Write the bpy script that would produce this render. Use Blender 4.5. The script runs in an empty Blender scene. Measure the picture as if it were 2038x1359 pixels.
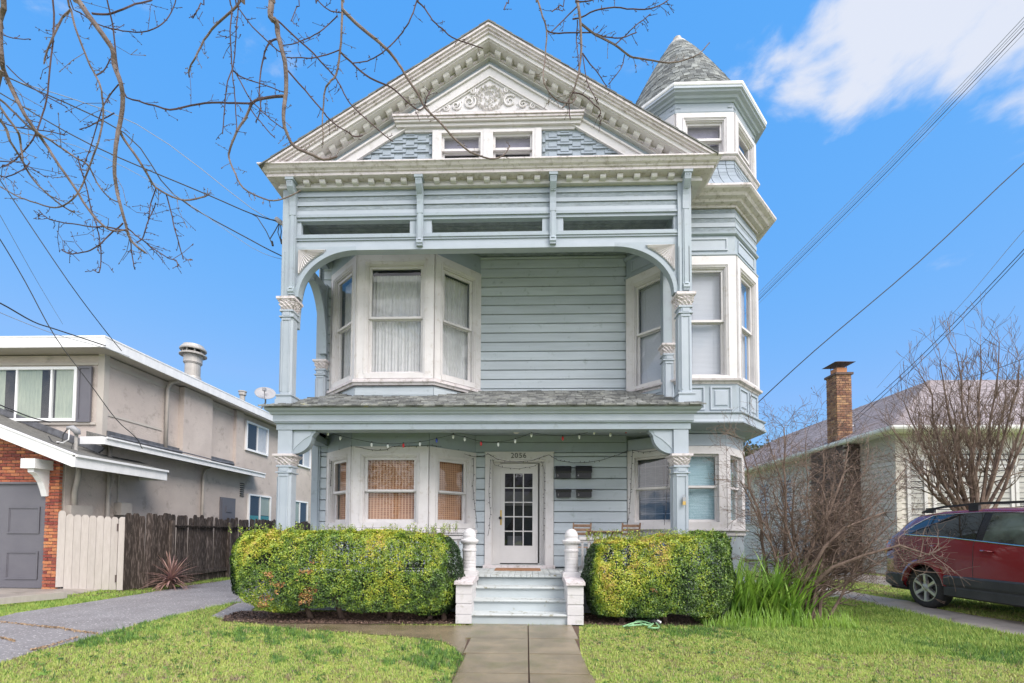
import bpy, bmesh, math, random
import numpy as np
from mathutils import Vector, Matrix
from math import sin, cos, tan, pi, radians, sqrt
random.seed(7); np.random.seed(7)
sc = bpy.context.scene
COL = sc.collection

# ---------------------------------------------------------------- camera
FPX = 917.0; YAW = radians(1.8); PIT = radians(2.2); ROLL = 0.005; EYE = 1.4
PX0, PY0 = 1019.0, 1062.0 - FPX * tan(PIT)
RM = Matrix.Rotation(YAW, 3, 'Z') @ Matrix.Rotation(pi / 2 + PIT, 3, 'X') @ Matrix.Rotation(ROLL, 3, 'Z')
cam_d = bpy.data.cameras.new('camera'); cam = bpy.data.objects.new('camera', cam_d); COL.objects.link(cam)
cam_d.sensor_width = 36.0; cam_d.lens = 36.0 * FPX / 2038.0
cam_d.shift_x = 0.0; cam_d.shift_y = (PY0 - 679.5) / 2038.0
cam_d.clip_start = 0.05; cam_d.clip_end = 2000
cam.matrix_world = Matrix.Translation((0, 0, EYE)) @ RM.to_4x4()
sc.camera = cam

# ---------------------------------------------------------------- sky, sun, exposure
SUN_EL, SUN_AZ = radians(45), radians(136)      # azimuth: clockwise from +Y
world = bpy.data.worlds.new('World'); sc.world = world; world.use_nodes = True
wn = world.node_tree.nodes; wl = world.node_tree.links; wn.clear()
wout = wn.new('ShaderNodeOutputWorld'); wbg = wn.new('ShaderNodeBackground'); wbg.inputs['Strength'].default_value = 0.115
sky = wn.new('ShaderNodeTexSky'); sky.sky_type = 'NISHITA'; sky.sun_disc = False
sky.sun_elevation = SUN_EL; sky.sun_rotation = SUN_AZ; sky.air_density = 1.0; sky.dust_density = 0.1; sky.ozone_density = 2.5; sky.altitude = 200
hs = wn.new('ShaderNodeHueSaturation'); hs.inputs['Saturation'].default_value = 1.2; hs.inputs['Value'].default_value = 2.1; hs.inputs['Hue'].default_value = 0.512
wl.new(sky.outputs[0], hs.inputs['Color'])
tcw = wn.new('ShaderNodeTexCoord')
def wmath(op, a, b=None):
    n = wn.new('ShaderNodeMath'); n.operation = op
    for i, v in enumerate((a, b)):
        if v is None: continue
        if isinstance(v, (int, float)): n.inputs[i].default_value = v
        else: wl.new(v, n.inputs[i])
    return n.outputs[0]
def cloud_blob(d, r0, r1):                       # 1 near direction d, 0 beyond
    v = wn.new('ShaderNodeVectorMath'); v.operation = 'DISTANCE'; wl.new(tcw.outputs['Generated'], v.inputs[0]); v.inputs[1].default_value = d
    m = wn.new('ShaderNodeMapRange'); m.inputs[1].default_value = r0; m.inputs[2].default_value = r1; m.inputs[3].default_value = 1; m.inputs[4].default_value = 0
    m.interpolation_type = 'SMOOTHSTEP'
    wl.new(v.outputs['Value'], m.inputs[0]); return m.outputs[0]
def pdir(px, py):
    d = RM @ Vector(((px - PX0) / FPX, -(py - PY0) / FPX, -1)); return d.normalized()
blob = None
for px, py, a, b in ((1530, 125, .0, .10), (1610, 125, .0, .15), (1720, 90, .0, .17), (1850, 50, .0, .15), (1990, 70, .0, .15), (2110, 40, .0, .17), (1690, 180, -.01, .10), (1930, 170, -.01, .07)):
    o = cloud_blob(pdir(px, py), a, b); blob = o if blob is None else wmath('MAXIMUM', blob, o)
cn = wn.new('ShaderNodeTexNoise'); cn.inputs['Scale'].default_value = 5.0; cn.inputs['Detail'].default_value = 9; cn.inputs['Roughness'].default_value = 0.56
cn.inputs['Distortion'].default_value = 0.25
mpw = wn.new('ShaderNodeMapping'); mpw.inputs['Scale'].default_value = (1, 1, 1.9); mpw.inputs['Location'].default_value = (.3, .15, .4)
wl.new(tcw.outputs['Generated'], mpw.inputs[0]); wl.new(mpw.outputs[0], cn.inputs['Vector'])
# broken cloud deck thickens behind the camera, added unseen and brightened as fill light
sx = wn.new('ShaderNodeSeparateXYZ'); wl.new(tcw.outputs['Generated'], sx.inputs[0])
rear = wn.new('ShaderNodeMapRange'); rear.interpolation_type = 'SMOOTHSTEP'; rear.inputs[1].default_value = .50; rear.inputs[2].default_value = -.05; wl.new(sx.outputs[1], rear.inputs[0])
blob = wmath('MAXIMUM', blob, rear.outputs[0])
mix = wmath('ADD', wmath('MULTIPLY', blob, 0.60), wmath('MULTIPLY', cn.outputs['Fac'], 1.9))
mr = wn.new('ShaderNodeMapRange'); mr.interpolation_type = 'SMOOTHSTEP'
mr.inputs[1].default_value = 1.24; mr.inputs[2].default_value = 1.62; wl.new(mix, mr.inputs[0])
cm = wn.new('ShaderNodeMixRGB')
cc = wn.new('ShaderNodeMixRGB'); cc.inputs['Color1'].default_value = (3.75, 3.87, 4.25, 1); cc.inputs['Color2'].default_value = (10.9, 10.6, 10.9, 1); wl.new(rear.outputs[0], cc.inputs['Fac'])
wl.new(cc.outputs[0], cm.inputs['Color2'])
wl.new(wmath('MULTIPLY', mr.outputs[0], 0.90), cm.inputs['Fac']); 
sr = wn.new('ShaderNodeSeparateColor'); cb_ = wn.new('ShaderNodeCombineColor'); wl.new(hs.outputs[0], sr.inputs[0])   # grade of the blue, channel by channel
for i_, (e_, g_) in enumerate(((.78, .875 / 1.516), (.26, 2.35 / 1.516), (.05, 6.0 / 1.516))): wl.new(wmath('MINIMUM', wmath('MULTIPLY', wmath('POWER', sr.outputs[i_], e_), g_), (1.2, 2.5, 4.6)[i_]), cb_.inputs[i_])
wl.new(cb_.outputs[0], cm.inputs['Color1'])
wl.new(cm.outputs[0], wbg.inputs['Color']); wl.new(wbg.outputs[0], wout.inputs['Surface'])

sun_d = bpy.data.lights.new('sun', 'SUN'); sun_d.energy = 2.1; sun_d.angle = radians(32); sun_d.color = (1.0, 0.93, 0.87)
sun = bpy.data.objects.new('sun', sun_d); COL.objects.link(sun)
sdir = Vector((sin(SUN_AZ) * cos(SUN_EL), cos(SUN_AZ) * cos(SUN_EL), sin(SUN_EL)))
sun.rotation_euler = sdir.to_track_quat('Z', 'Y').to_euler(); sun.location = sdir * 60
sc.view_settings.view_transform = 'Standard'; sc.view_settings.look = 'None'; sc.view_settings.gamma = 1
sc.view_settings.exposure = 0.95; sc.view_settings.use_curve_mapping = False
sc.render.engine = 'CYCLES'; sc.cycles.max_bounces = 7; sc.cycles.transparent_max_bounces = 12; sc.cycles.diffuse_bounces = 4

# ---------------------------------------------------------------- helpers
def ray(px, py): return RM @ Vector(((px - PX0) / FPX, -(py - PY0) / FPX, -1))
def at(px, py, Y):
    d = ray(px, py); t = Y / d.y; return Vector((d.x * t, Y, EYE + d.z * t))
def sst(a, b, x):
    t = max(0, min(1, (x - a) / (b - a))); return t * t * (3 - 2 * t)
def tz(x): return 0.16 * sst(5.1, 6.6, x) + 0.11 * sst(8.6, 10.2, x) + 0.12 * sst(9.4, 10.4, -x)
def atg(px, py):                                  # pixel to the ground
    d = ray(px, py); z = 0.0
    for _ in range(12):
        t = (z - EYE) / d.z; z = tz(d.x * t)
    return (d.x * t, d.y * t)

ORG = {}
class MB:
    def __init__(s): s.v = []; s.f = []; s.c = []; s.val = 0.5; s.T = None
    def add(s, vs, fs, val=None):
        b = len(s.v)
        if s.T is not None: vs = [s.T(p) for p in vs]
        s.v.extend([tuple(p) for p in vs]); s.f.extend([tuple(i + b for i in f) for f in fs])
        s.c.extend([s.val if val is None else val] * len(fs)); return s
    def box(s, x0, x1, y0, y1, z0, z1, val=None):
        return s.add([(x0, y0, z0), (x1, y0, z0), (x1, y1, z0), (x0, y1, z0), (x0, y0, z1), (x1, y0, z1), (x1, y1, z1), (x0, y1, z1)],
              [(0, 3, 2, 1), (4, 5, 6, 7), (0, 1, 5, 4), (1, 2, 6, 5), (2, 3, 7, 6), (3, 0, 4, 7)], val)
    def hull(s, bot, top, val=None):              # two loops of equal length joined by sides and capped
        n = len(bot); f = [(i, (i + 1) % n, n + (i + 1) % n, n + i) for i in range(n)]
        f.append(tuple(range(n - 1, -1, -1))); f.append(tuple(range(n, 2 * n))); return s.add(list(bot) + list(top), f, val)
    def prism_xz(s, poly, y0, y1, val=None): return s.hull([(x, y0, z) for x, z in poly], [(x, y1, z) for x, z in poly], val)
    def prism_yz(s, poly, x0, x1, val=None): return s.hull([(x0, y, z) for y, z in poly], [(x1, y, z) for y, z in poly], val)
    def prism_xy(s, poly, z0, z1, val=None): return s.hull([(x, y, z0) for x, y in poly], [(x, y, z1) for x, y in poly], val)
    def tube(s, pts, r, n=5, val=None, cap=True):
        pts = [Vector(p) for p in pts]; m = len(pts)
        if not isinstance(r, (list, tuple)): r = [r] * m
        vs = []; ref = None
        for i, p in enumerate(pts):
            t = (pts[min(i + 1, m - 1)] - pts[max(i - 1, 0)])
            if t.length < 1e-9: t = Vector((0, 0, 1))
            t.normalize()
            if ref is None: ref = Vector((0, 0, 1)) if abs(t.z) < .9 else Vector((1, 0, 0))
            a = t.cross(ref)
            if a.length < 1e-6: ref = Vector((0, 1, 0)); a = t.cross(ref)
            a.normalize(); b = a.cross(t); ref = b
            for k in range(n):
                w = 2 * pi * k / n; vs.append(p + (a * cos(w) + b * sin(w)) * r[i])
        f = [(i * n + k, i * n + (k + 1) % n, (i + 1) * n + (k + 1) % n, (i + 1) * n + k) for i in range(m - 1) for k in range(n)]
        if cap: f.append(tuple(range(n - 1, -1, -1))); f.append(tuple(range((m - 1) * n, m * n)))
        return s.add(vs, f, val)
    def lathe(s, prof, cx=0, cy=0, n=16, ph=0.0, mod=None, val=None, cap=True):   # prof: (radius, z) from bottom to top
        vs = []
        for r, z in prof:
            for k in range(n):
                a = ph + 2 * pi * k / n; rr = r * (mod(a, z) if mod else 1); vs.append((cx + rr * cos(a), cy + rr * sin(a), z))
        m = len(prof)
        f = [(i * n + k, i * n + (k + 1) % n, (i + 1) * n + (k + 1) % n, (i + 1) * n + k) for i in range(m - 1) for k in range(n)]
        if cap: f.append(tuple(range(n - 1, -1, -1))); f.append(tuple(range((m - 1) * n, m * n)))
        return s.add(vs, f, val)
    def mesh(s, name, mats, o=(0, 0, 0), smooth=False):
        me = bpy.data.meshes.new(name); o = Vector(o)
        me.from_pydata([(p[0] - o[0], p[1] - o[1], p[2] - o[2]) for p in s.v], [], s.f)
        if not isinstance(mats, (list, tuple)): mats = [mats]
        for m in mats: me.materials.append(m)
        at_ = me.attributes.new('rnd', 'FLOAT', 'FACE'); at_.data.foreach_set('value', np.array(s.c, dtype=np.float32))
        if smooth: me.polygons.foreach_set('use_smooth', [True] * len(me.polygons))
        me.update(); return me
    def build(s, name, mat_, parent=None, smooth=False, label=None, kind=None):
        o = ORG[parent] if parent is not None else Vector((0, 0, 0))
        ob = bpy.data.objects.new(name, s.mesh(name, mat_, o, smooth)); COL.objects.link(ob)
        if parent is not None: ob.parent = parent
        ORG[ob] = o
        if label: ob['label'] = label
        if kind: ob['kind'] = kind
        return ob
def inst(name, me, parent, loc, rot=None, scale=None, label=None):
    ob = bpy.data.objects.new(name, me); COL.objects.link(ob); ob.parent = parent
    ob.location = Vector(loc) - ORG[parent]; ORG[ob] = ORG[parent]
    if rot: ob.rotation_euler = rot
    if scale: ob.scale = scale
    if label: ob['label'] = label
    return ob
def tag(o, label, cat, group=None):
    o['label'] = label; o['category'] = cat
    if group: o['group'] = group
    return o
def thing(name, loc, label, cat, group=None):
    o = bpy.data.objects.new(name, None); COL.objects.link(o); o.location = loc; o.empty_display_size = .2
    ORG[o] = Vector(loc); return tag(o, label, cat, group)
def single(name, mb, m, loc, label, cat, group=None, smooth=False):
    ob = bpy.data.objects.new(name, mb.mesh(name, m, loc, smooth)); COL.objects.link(ob); ob.location = loc; ORG[ob] = Vector(loc)
    return tag(ob, label, cat, group)
def copy_tree(o, parent=None):
    c = o.copy(); COL.objects.link(c); c.parent = parent
    for ch in list(o.children): copy_tree(ch, c)
    return c
class FR:                                         # a wall frame: u along, n outwards, z up
    def __init__(s, p, q):
        s.o = Vector((p[0], p[1])); d = Vector((q[0], q[1])) - s.o; s.w = d.length; s.u = d.normalized(); s.n = Vector((s.u.y, -s.u.x))
    def __call__(s, p):
        a = s.o + s.u * p[0] + s.n * p[1]; return Vector((a.x, a.y, p[2]))
def fmb(F):
    m = MB(); m.T = F; return m

# ---------------------------------------------------------------- materials
def mat(name, col, rough=.55, col2=None, ns=4.0, nd=4, stretch=None, thr=None, bump=0., bs=40., bstretch=None, vary=0., attr=0., metal=0., spec=.4, coat=0., dirt=None, dthr=(.6, .75), ds=3., trans=0., attr_col=None, hue=0.):
    m = bpy.data.materials.new(name); m.use_nodes = True; nt = m.node_tree; N = nt.nodes; L = nt.links
    b = N['Principled BSDF']; b.inputs['Roughness'].default_value = rough; b.inputs['Metallic'].default_value = metal
    b.inputs['Specular IOR Level'].default_value = spec; b.inputs['Coat Weight'].default_value = coat
    geo = N.new('ShaderNodeNewGeometry'); pos = geo.outputs['Position']
    def noise(scale, detail=4, st=None, rough_=.55):
        n = N.new('ShaderNodeTexNoise'); n.inputs['Scale'].default_value = scale; n.inputs['Detail'].default_value = detail; n.inputs['Roughness'].default_value = rough_
        if st:
            mp = N.new('ShaderNodeMapping'); mp.inputs['Scale'].default_value = st; L.new(pos, mp.inputs[0]); L.new(mp.outputs[0], n.inputs['Vector'])
        else: L.new(pos, n.inputs['Vector'])
        return n.outputs['Fac']
    def rng(x, a, b_, c=0, d=1):
        r = N.new('ShaderNodeMapRange'); r.inputs[1].default_value = a; r.inputs[2].default_value = b_; r.inputs[3].default_value = c; r.inputs[4].default_value = d; L.new(x, r.inputs[0]); return r.outputs[0]
    def mixc(f, a, c):
        x = N.new('ShaderNodeMixRGB')
        for s_, v in ((0, f), (1, a), (2, c)):
            if isinstance(v, tuple): x.inputs[s_].default_value = v if len(v) == 4 else (*v, 1)
            elif isinstance(v, (int, float)): x.inputs[s_].default_value = v
            else: L.new(v, x.inputs[s_])
        return x.outputs[0]
    c = mixc(0.0, col, col)
    if col2 is not None:
        a, b_ = thr if thr else (.35, .65)
        c = mixc(rng(noise(ns, nd, stretch), a, b_), col, col2)
    if attr_col is not None:
        an = N.new('ShaderNodeAttribute'); an.attribute_name = 'rnd'
        cr = N.new('ShaderNodeValToRGB'); cr.color_ramp.interpolation = 'LINEAR'
        while len(cr.color_ramp.elements) < len(attr_col): cr.color_ramp.elements.new(.5)
        for e, (p, q) in zip(cr.color_ramp.elements, attr_col): e.position = p; e.color = (*q, 1)
        L.new(an.outputs['Fac'], cr.inputs[0]); c = cr.outputs[0]
        if col2 is not None: c = mixc(rng(noise(ns, nd, stretch), *(thr or (.4, .7)), 0, .6), c, col2)
    if dirt is not None:
        c = mixc(rng(noise(ds, 6, None, .65), *dthr), c, dirt)
    v = None
    if vary:
        oi = N.new('ShaderNodeObjectInfo'); v = rng(oi.outputs['Random'], 0, 1, 1 - vary, 1 + vary)
    if attr:
        an = N.new('ShaderNodeAttribute'); an.attribute_name = 'rnd'; w = rng(an.outputs['Fac'], 0, 1, 1 - attr, 1 + attr)
        if v is None: v = w
        else:
            mm = N.new('ShaderNodeMath'); mm.operation = 'MULTIPLY'; L.new(v, mm.inputs[0]); L.new(w, mm.inputs[1]); v = mm.outputs[0]
    if v is not None:
        h = N.new('ShaderNodeHueSaturation'); L.new(c, h.inputs['Color']); L.new(v, h.inputs['Value'])
        if hue:
            oi = N.new('ShaderNodeObjectInfo'); L.new(rng(oi.outputs['Random'], 0, 1, .5 - hue, .5 + hue), h.inputs['Hue'])
        c = h.outputs[0]
    L.new(c, b.inputs['Base Color'])
    if bump:
        bn = N.new('ShaderNodeBump'); bn.inputs['Strength'].default_value = bump; bn.inputs['Distance'].default_value = .02
        L.new(noise(bs, 5, bstretch), bn.inputs['Height']); L.new(bn.outputs[0], b.inputs['Normal'])
    if trans:
        t = N.new('ShaderNodeBsdfTranslucent'); L.new(c, t.inputs[0]); mx = N.new('ShaderNodeMixShader'); mx.inputs[0].default_value = trans
        L.new(b.outputs[0], mx.inputs[1]); L.new(t.outputs[0], mx.inputs[2]); L.new(mx.outputs[0], N['Material Output'].inputs[0])
    return m
def glass_mat(name, tint=(.9, .92, .93), ior=1.6, rough=.01):
    m = bpy.data.materials.new(name); m.use_nodes = True; N = m.node_tree.nodes; L = m.node_tree.links; N.clear()
    o = N.new('ShaderNodeOutputMaterial'); t = N.new('ShaderNodeBsdfTransparent'); t.inputs[0].default_value = (*tint, 1)
    g = N.new('ShaderNodeBsdfGlossy'); g.inputs['Roughness'].default_value = rough; f0 = ((ior - 1) / (ior + 1)) ** 2; lw = N.new('ShaderNodeLayerWeight'); lw.inputs[0].default_value = .5
    pw = N.new('ShaderNodeMath'); pw.operation = 'POWER'; L.new(lw.outputs['Facing'], pw.inputs[0]); pw.inputs[1].default_value = 4.0
    f = N.new('ShaderNodeMapRange'); L.new(pw.outputs[0], f.inputs[0]); f.inputs[3].default_value = f0; f.inputs[4].default_value = .9
    nz = N.new('ShaderNodeTexNoise'); nz.inputs['Scale'].default_value = 2.2; nz.inputs['Detail'].default_value = 2; ge = N.new('ShaderNodeNewGeometry'); L.new(ge.outputs['Position'], nz.inputs['Vector'])
    bp = N.new('ShaderNodeBump'); bp.inputs['Strength'].default_value = .12; bp.inputs['Distance'].default_value = .02; L.new(nz.outputs['Fac'], bp.inputs['Height']); L.new(bp.outputs[0], g.inputs['Normal'])
    x = N.new('ShaderNodeMixShader'); L.new(f.outputs[0], x.inputs[0]); L.new(t.outputs[0], x.inputs[1]); L.new(g.outputs[0], x.inputs[2]); L.new(x.outputs[0], o.inputs[0]); return m
def weave_mat(name, c1, c2, su, sz, c3=None, nz_amt=.55):      # woven bamboo or slatted blind
    m = mat(name, c1, .7); N = m.node_tree.nodes; L = m.node_tree.links; b = N['Principled BSDF']
    ge = N.new('ShaderNodeNewGeometry'); sp = N.new('ShaderNodeSeparateXYZ'); L.new(ge.outputs['Position'], sp.inputs[0])
    def wav(x, s, a, bb):
        k = N.new('ShaderNodeMath'); k.operation = 'MULTIPLY'; L.new(x, k.inputs[0]); k.inputs[1].default_value = s
        q = N.new('ShaderNodeMath'); q.operation = 'SINE'; L.new(k.outputs[0], q.inputs[0])
        r = N.new('ShaderNodeMapRange'); L.new(q.outputs[0], r.inputs[0]); r.inputs[1].default_value = a; r.inputs[2].default_value = bb; return r.outputs[0]
    z = wav(sp.outputs[2], sz, -.6, .8)
    ad = N.new('ShaderNodeMath'); ad.operation = 'ADD'; L.new(sp.outputs[0], ad.inputs[0]); L.new(sp.outputs[1], ad.inputs[1])
    nz = N.new('ShaderNodeTexNoise'); mp = N.new('ShaderNodeMapping'); mp.inputs['Scale'].default_value = (1.5, 1.5, 60); L.new(ge.outputs['Position'], mp.inputs[0]); L.new(mp.outputs[0], nz.inputs['Vector'])
    nz.inputs['Scale'].default_value = 3; nz.inputs['Detail'].default_value = 4
    x1 = N.new('ShaderNodeMixRGB'); x1.inputs[1].default_value = (*c2, 1); x1.inputs[2].default_value = (*c1, 1); L.new(z, x1.inputs[0])
    x0 = N.new('ShaderNodeMixRGB'); x0.blend_type = 'MULTIPLY'; x0.inputs[0].default_value = nz_amt; L.new(x1.outputs[0], x0.inputs[1])
    rr = N.new('ShaderNodeMapRange'); L.new(nz.outputs['Fac'], rr.inputs[0]); rr.inputs[1].default_value = .3; rr.inputs[2].default_value = .6; L.new(rr.outputs[0], x0.inputs[2])
    out = x0.outputs[0]
    if c3:
        u = wav(ad.outputs[0], su, .45, .8); x2 = N.new('ShaderNodeMixRGB'); L.new(u, x2.inputs[0]); L.new(out, x2.inputs[1]); x2.inputs[2].default_value = (*c3, 1); out = x2.outputs[0]
    L.new(out, b.inputs['Base Color']); return m

M = {}
BLUE = (.29, .333, .38); BLUE2 = (.355, .455, .47); CREAM = (.60, .58, .58)
M['blue'] = mat('blue_paint', BLUE, .5, (.305, .36, .40), ns=3, bump=.12, bs=60, dirt=(.20, .23, .23), dthr=(.58, .82), ds=7, vary=.03)
M['blue_board'] = mat('blue_siding_paint', (.435, .485, .525), .5, (.39, .435, .47), ns=2, stretch=(.6, .6, 6), bump=.2, bs=18, bstretch=(1, 1, 14), dirt=(.20, .24, .24), dthr=(.60, .82), ds=6, vary=.07)
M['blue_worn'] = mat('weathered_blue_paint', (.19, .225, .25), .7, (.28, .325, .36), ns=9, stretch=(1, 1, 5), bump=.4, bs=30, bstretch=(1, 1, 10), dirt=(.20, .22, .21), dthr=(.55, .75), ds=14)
M['blue_pale'] = mat('pale_blue_paint', (.36, .405, .455), .5, (.33, .375, .425), ns=3, bump=.1, bs=50, dirt=(.3, .33, .32), dthr=(.68, .85), ds=6)
M['cream'] = mat('cream_paint', CREAM, .5, (.55, .53, .53), ns=3, bump=.12, bs=60, dirt=(.40, .355, .31), dthr=(.56, .82), ds=9, vary=.03)
M['cream_dirty_shade'] = mat('aged_cream_shade_paint', (.54, .495, .505), .6, (.62, .575, .585), ns=5, stretch=(1, 1, 3), bump=.25, bs=40, dirt=(.27, .235, .20), dthr=(.52, .74), ds=13)  # aged, dirty paint; also the painted shade behind the rake modillions
M['white'] = mat('white_paint', (.58, .565, .57), .5, (.53, .515, .52), ns=3, bump=.1, bs=50, dirt=(.36, .35, .30), dthr=(.56, .8), ds=9)
M['step'] = mat('peeling_step_paint', (.47, .50, .50), .6, (.42, .45, .45), ns=4, bump=.3, bs=30, bstretch=(1, 6, 1), dirt=(.20, .19, .13), dthr=(.56, .66), ds=9)
M['riser'] = mat('riser_paint', (.43, .475, .49), .55, (.39, .435, .45), ns=3, bump=.15, bs=40, dirt=(.25, .26, .2), dthr=(.64, .8), ds=8)
M['slate'] = mat('slate_shingle', (.11, .115, .115), .75, (.20, .205, .19), ns=6, bump=.5, bs=50, attr=.45, dirt=(.30, .28, .10), dthr=(.66, .74), ds=3)
M['spire'] = mat('spire_shingle', (.095, .105, .105), .8, (.18, .19, .175), ns=5, bump=.4, bs=50, attr=.6, dirt=(.42, .40, .14), dthr=(.70, .76), ds=2.2)
M['glass'] = glass_mat('window_glass')
M['glass_dark'] = glass_mat('screened_glass', (.62, .62, .63), 1.9)
M['curtain'] = mat('lace_curtain', (.95, .93, .93), .9, (.86, .84, .84), ns=8, bump=.2, bs=90, trans=.35)
M['blind'] = weave_mat('white_slat_blind', (.56, .57, .62), (.42, .43, .48), 1, 2 * pi / .024, None, .08)
M['blind_blue'] = weave_mat('blue_tinted_blind', (.46, .64, .70), (.34, .50, .56), 1, 2 * pi / .03, None, .25)
M['bamboo'] = weave_mat('woven_bamboo_shade', (.60, .31, .17), (.40, .19, .10), 2 * pi / .062, 2 * pi / .042, (.62, .38, .25))
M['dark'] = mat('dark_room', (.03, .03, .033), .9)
M['frost'] = mat('paper_shade', (.22, .20, .28), .8, (.30, .28, .36), ns=6)
M['door'] = mat('door_paint', (.60, .585, .58), .5, (.56, .545, .54), ns=3, bump=.08, bs=50, dirt=(.4, .37, .34), dthr=(.68, .85), ds=6)
M['black'] = mat('black_metal', (.018, .018, .022), .35, bump=.05)
M['rubber'] = mat('black_rubber', (.02, .02, .021), .75, (.03, .03, .03), ns=30, bump=.2, bs=60)
M['brass'] = mat('brass', (.62, .42, .14), .3, metal=1)
M['wood'] = mat('brown_wood', (.22, .13, .085), .65, (.30, .19, .13), ns=4, stretch=(6, 1, 6), bump=.2, vary=.12)
M['mat'] = mat('coir_mat', (.33, .17, .09), .95, (.24, .12, .06), ns=60, bump=.6, bs=150)
M['stucco'] = mat('beige_stucco', (.52, .455, .41), .9, (.44, .38, .345), ns=1.1, bump=.55, bs=26, dirt=(.26, .23, .20), dthr=(.56, .80), ds=3.5)
M['stucco_trim'] = mat('beige_trim', (.47, .43, .385), .7, (.43, .39, .35), ns=2, bump=.1)
M['fascia'] = mat('white_fascia', (.78, .775, .77), .5, (.70, .70, .70), ns=2, stretch=(4, 4, 1), dirt=(.40, .39, .38), dthr=(.64, .84), ds=6, bump=.05)
M['asph_roof'] = mat('asphalt_roofing', (.10, .10, .095), .85, (.17, .165, .15), ns=20, bump=.6, bs=90)
M['flash'] = mat('tar_flashing', (.075, .077, .085), .6, (.13, .135, .15), ns=7, bump=.4, bs=12)
M['garage'] = mat('grey_garage_paint', (.115, .112, .13), .5, (.13, .127, .145), ns=2, bump=.1, bs=30)
M['brick'] = mat('red_brick', (.42, .13, .065), .85, (.30, .10, .06), ns=14, bump=.5, bs=60, vary=.45, hue=.02, dirt=(.12, .09, .085), dthr=(.62, .75), ds=10)
M['brick_old'] = mat('old_chimney_brick', (.32, .165, .09), .9, (.17, .10, .075), ns=12, bump=.5, bs=60, vary=.4, hue=.015)
M['mortar'] = mat('mortar', (.30, .27, .24), .95, (.38, .34, .29), ns=20, bump=.4)
M['fence'] = mat('weathered_fence_wood', (.05, .037, .03), .9, (.24, .19, .165), ns=5, stretch=(7, 7, 1), thr=(.50, .74), bump=.7, bs=18, bstretch=(8, 8, 1), vary=.35)
M['gate'] = mat('greige_gate_paint', (.50, .455, .42), .7, (.45, .405, .37), ns=4, stretch=(5, 5, 1), bump=.25, bs=20, bstretch=(8, 8, 1), vary=.05, dirt=(.16, .13, .11), dthr=(.70, .78), ds=7)
M['vinyl'] = mat('white_vinyl', (.80, .80, .80), .35)
M['clap'] = mat('white_clapboard', (.56, .525, .48), .6, (.50, .465, .425), ns=3, stretch=(1, 1, 5), bump=.15, vary=.04, dirt=(.34, .31, .26), dthr=(.64, .82), ds=4)
M['comp_roof'] = mat('mauve_composition_shingle', (.215, .185, .19), .9, (.30, .265, .27), ns=9, stretch=(2, 2, 9), bump=.5, bs=40, bstretch=(2, 2, 12))
M['galv'] = mat('galvanised_metal', (.42, .40, .375), .5, (.36, .34, .31), ns=5, metal=.25, dirt=(.2, .17, .14), dthr=(.62, .75), ds=9)
M['pipe'] = mat('painted_pipe', (.43, .39, .35), .6, (.38, .345, .31), ns=6)
M['grey'] = mat('grey_plastic', (.30, .30, .31), .5)
M['cable'] = mat('cable', (.045, .045, .048), .7)
M['cable_grey'] = mat('grey_cable', (.25, .26, .28), .7)
M['bark'] = mat('oak_bark', (.115, .085, .075), .9, (.20, .16, .14), ns=9, bump=.6, bs=40)
M['twig'] = mat('dark_twig', (.085, .055, .055), .9)
M['shrubbark'] = mat('shrub_bark', (.10, .068, .052), .9, (.19, .135, .105), ns=7, bump=.4, bs=40)
M['asphalt'] = mat('old_asphalt', (.20, .185, .185), .8, (.26, .245, .245), ns=1.5, bump=.9, bs=70, dirt=(.62, .58, .56), dthr=(.585, .64), ds=26)
M['concrete'] = mat('wet_concrete', (.25, .20, .13), .17, (.155, .125, .08), ns=2.2, bump=.35, bs=110, dirt=(.13, .12, .05), dthr=(.5, .72), ds=1.9, vary=.07, spec=.5)
M['concrete_dry'] = mat('drive_concrete', (.34, .30, .26), .45, (.25, .22, .195), ns=2, bump=.3, bs=80, dirt=(.12, .10, .07), dthr=(.55, .75), ds=3, spec=.5)
M['mulch'] = mat('bark_mulch', (.075, .05, .04), .95, (.13, .085, .06), ns=40, bump=1., bs=60)
M['lawn'] = mat('mossy_lawn', (.38, .44, .09), .95, (.17, .25, .05), ns=2.2, nd=6, bump=.9, bs=120, dirt=(.16, .12, .09), dthr=(.53, .63), ds=4.5)
M['blade'] = mat('grass_blade', (.2, .3, .05), .7, attr_col=[(0, (.14, .105, .055)), (.16, (.40, .33, .19)), (.3, (.45, .47, .14)), (.6, (.34, .45, .10)), (.8, (.16, .29, .05)), (1, (.06, .14, .045))], trans=.25)
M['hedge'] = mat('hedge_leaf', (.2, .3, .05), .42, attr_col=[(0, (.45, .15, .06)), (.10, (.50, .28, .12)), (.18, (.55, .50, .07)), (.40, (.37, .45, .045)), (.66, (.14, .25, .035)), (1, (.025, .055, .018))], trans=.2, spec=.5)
M['litter'] = mat('dead_leaf', (.12, .07, .045), .8, attr_col=[(0, (.05, .035, .03)), (.5, (.12, .075, .055)), (1, (.26, .17, .13))])
M['iris'] = mat('sword_leaf', (.14, .29, .035), .45, (.27, .42, .06), ns=2.5, vary=.3, trans=.2, bump=.1)
M['cordy'] = mat('bronze_strap_leaf', (.30, .17, .17), .5, (.46, .29, .22), ns=5, vary=.3, trans=.15)
M['far_leaf'] = mat('evergreen_leaf', (.06, .08, .03), .7, attr_col=[(0, (.03, .045, .02)), (1, (.13, .13, .06))], trans=.2)
M['car'] = mat('dark_red_car_paint', (.17, .009, .013), .26, metal=.15, coat=1., spec=.5)
M['carglass'] = mat('tinted_car_glass', (.012, .014, .014), .04, spec=.8, coat=.5)
M['carglass2'] = mat('pale_car_glass', (.075, .10, .085), .05, (.02, .025, .022), ns=3, spec=.7, coat=.5)
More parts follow.
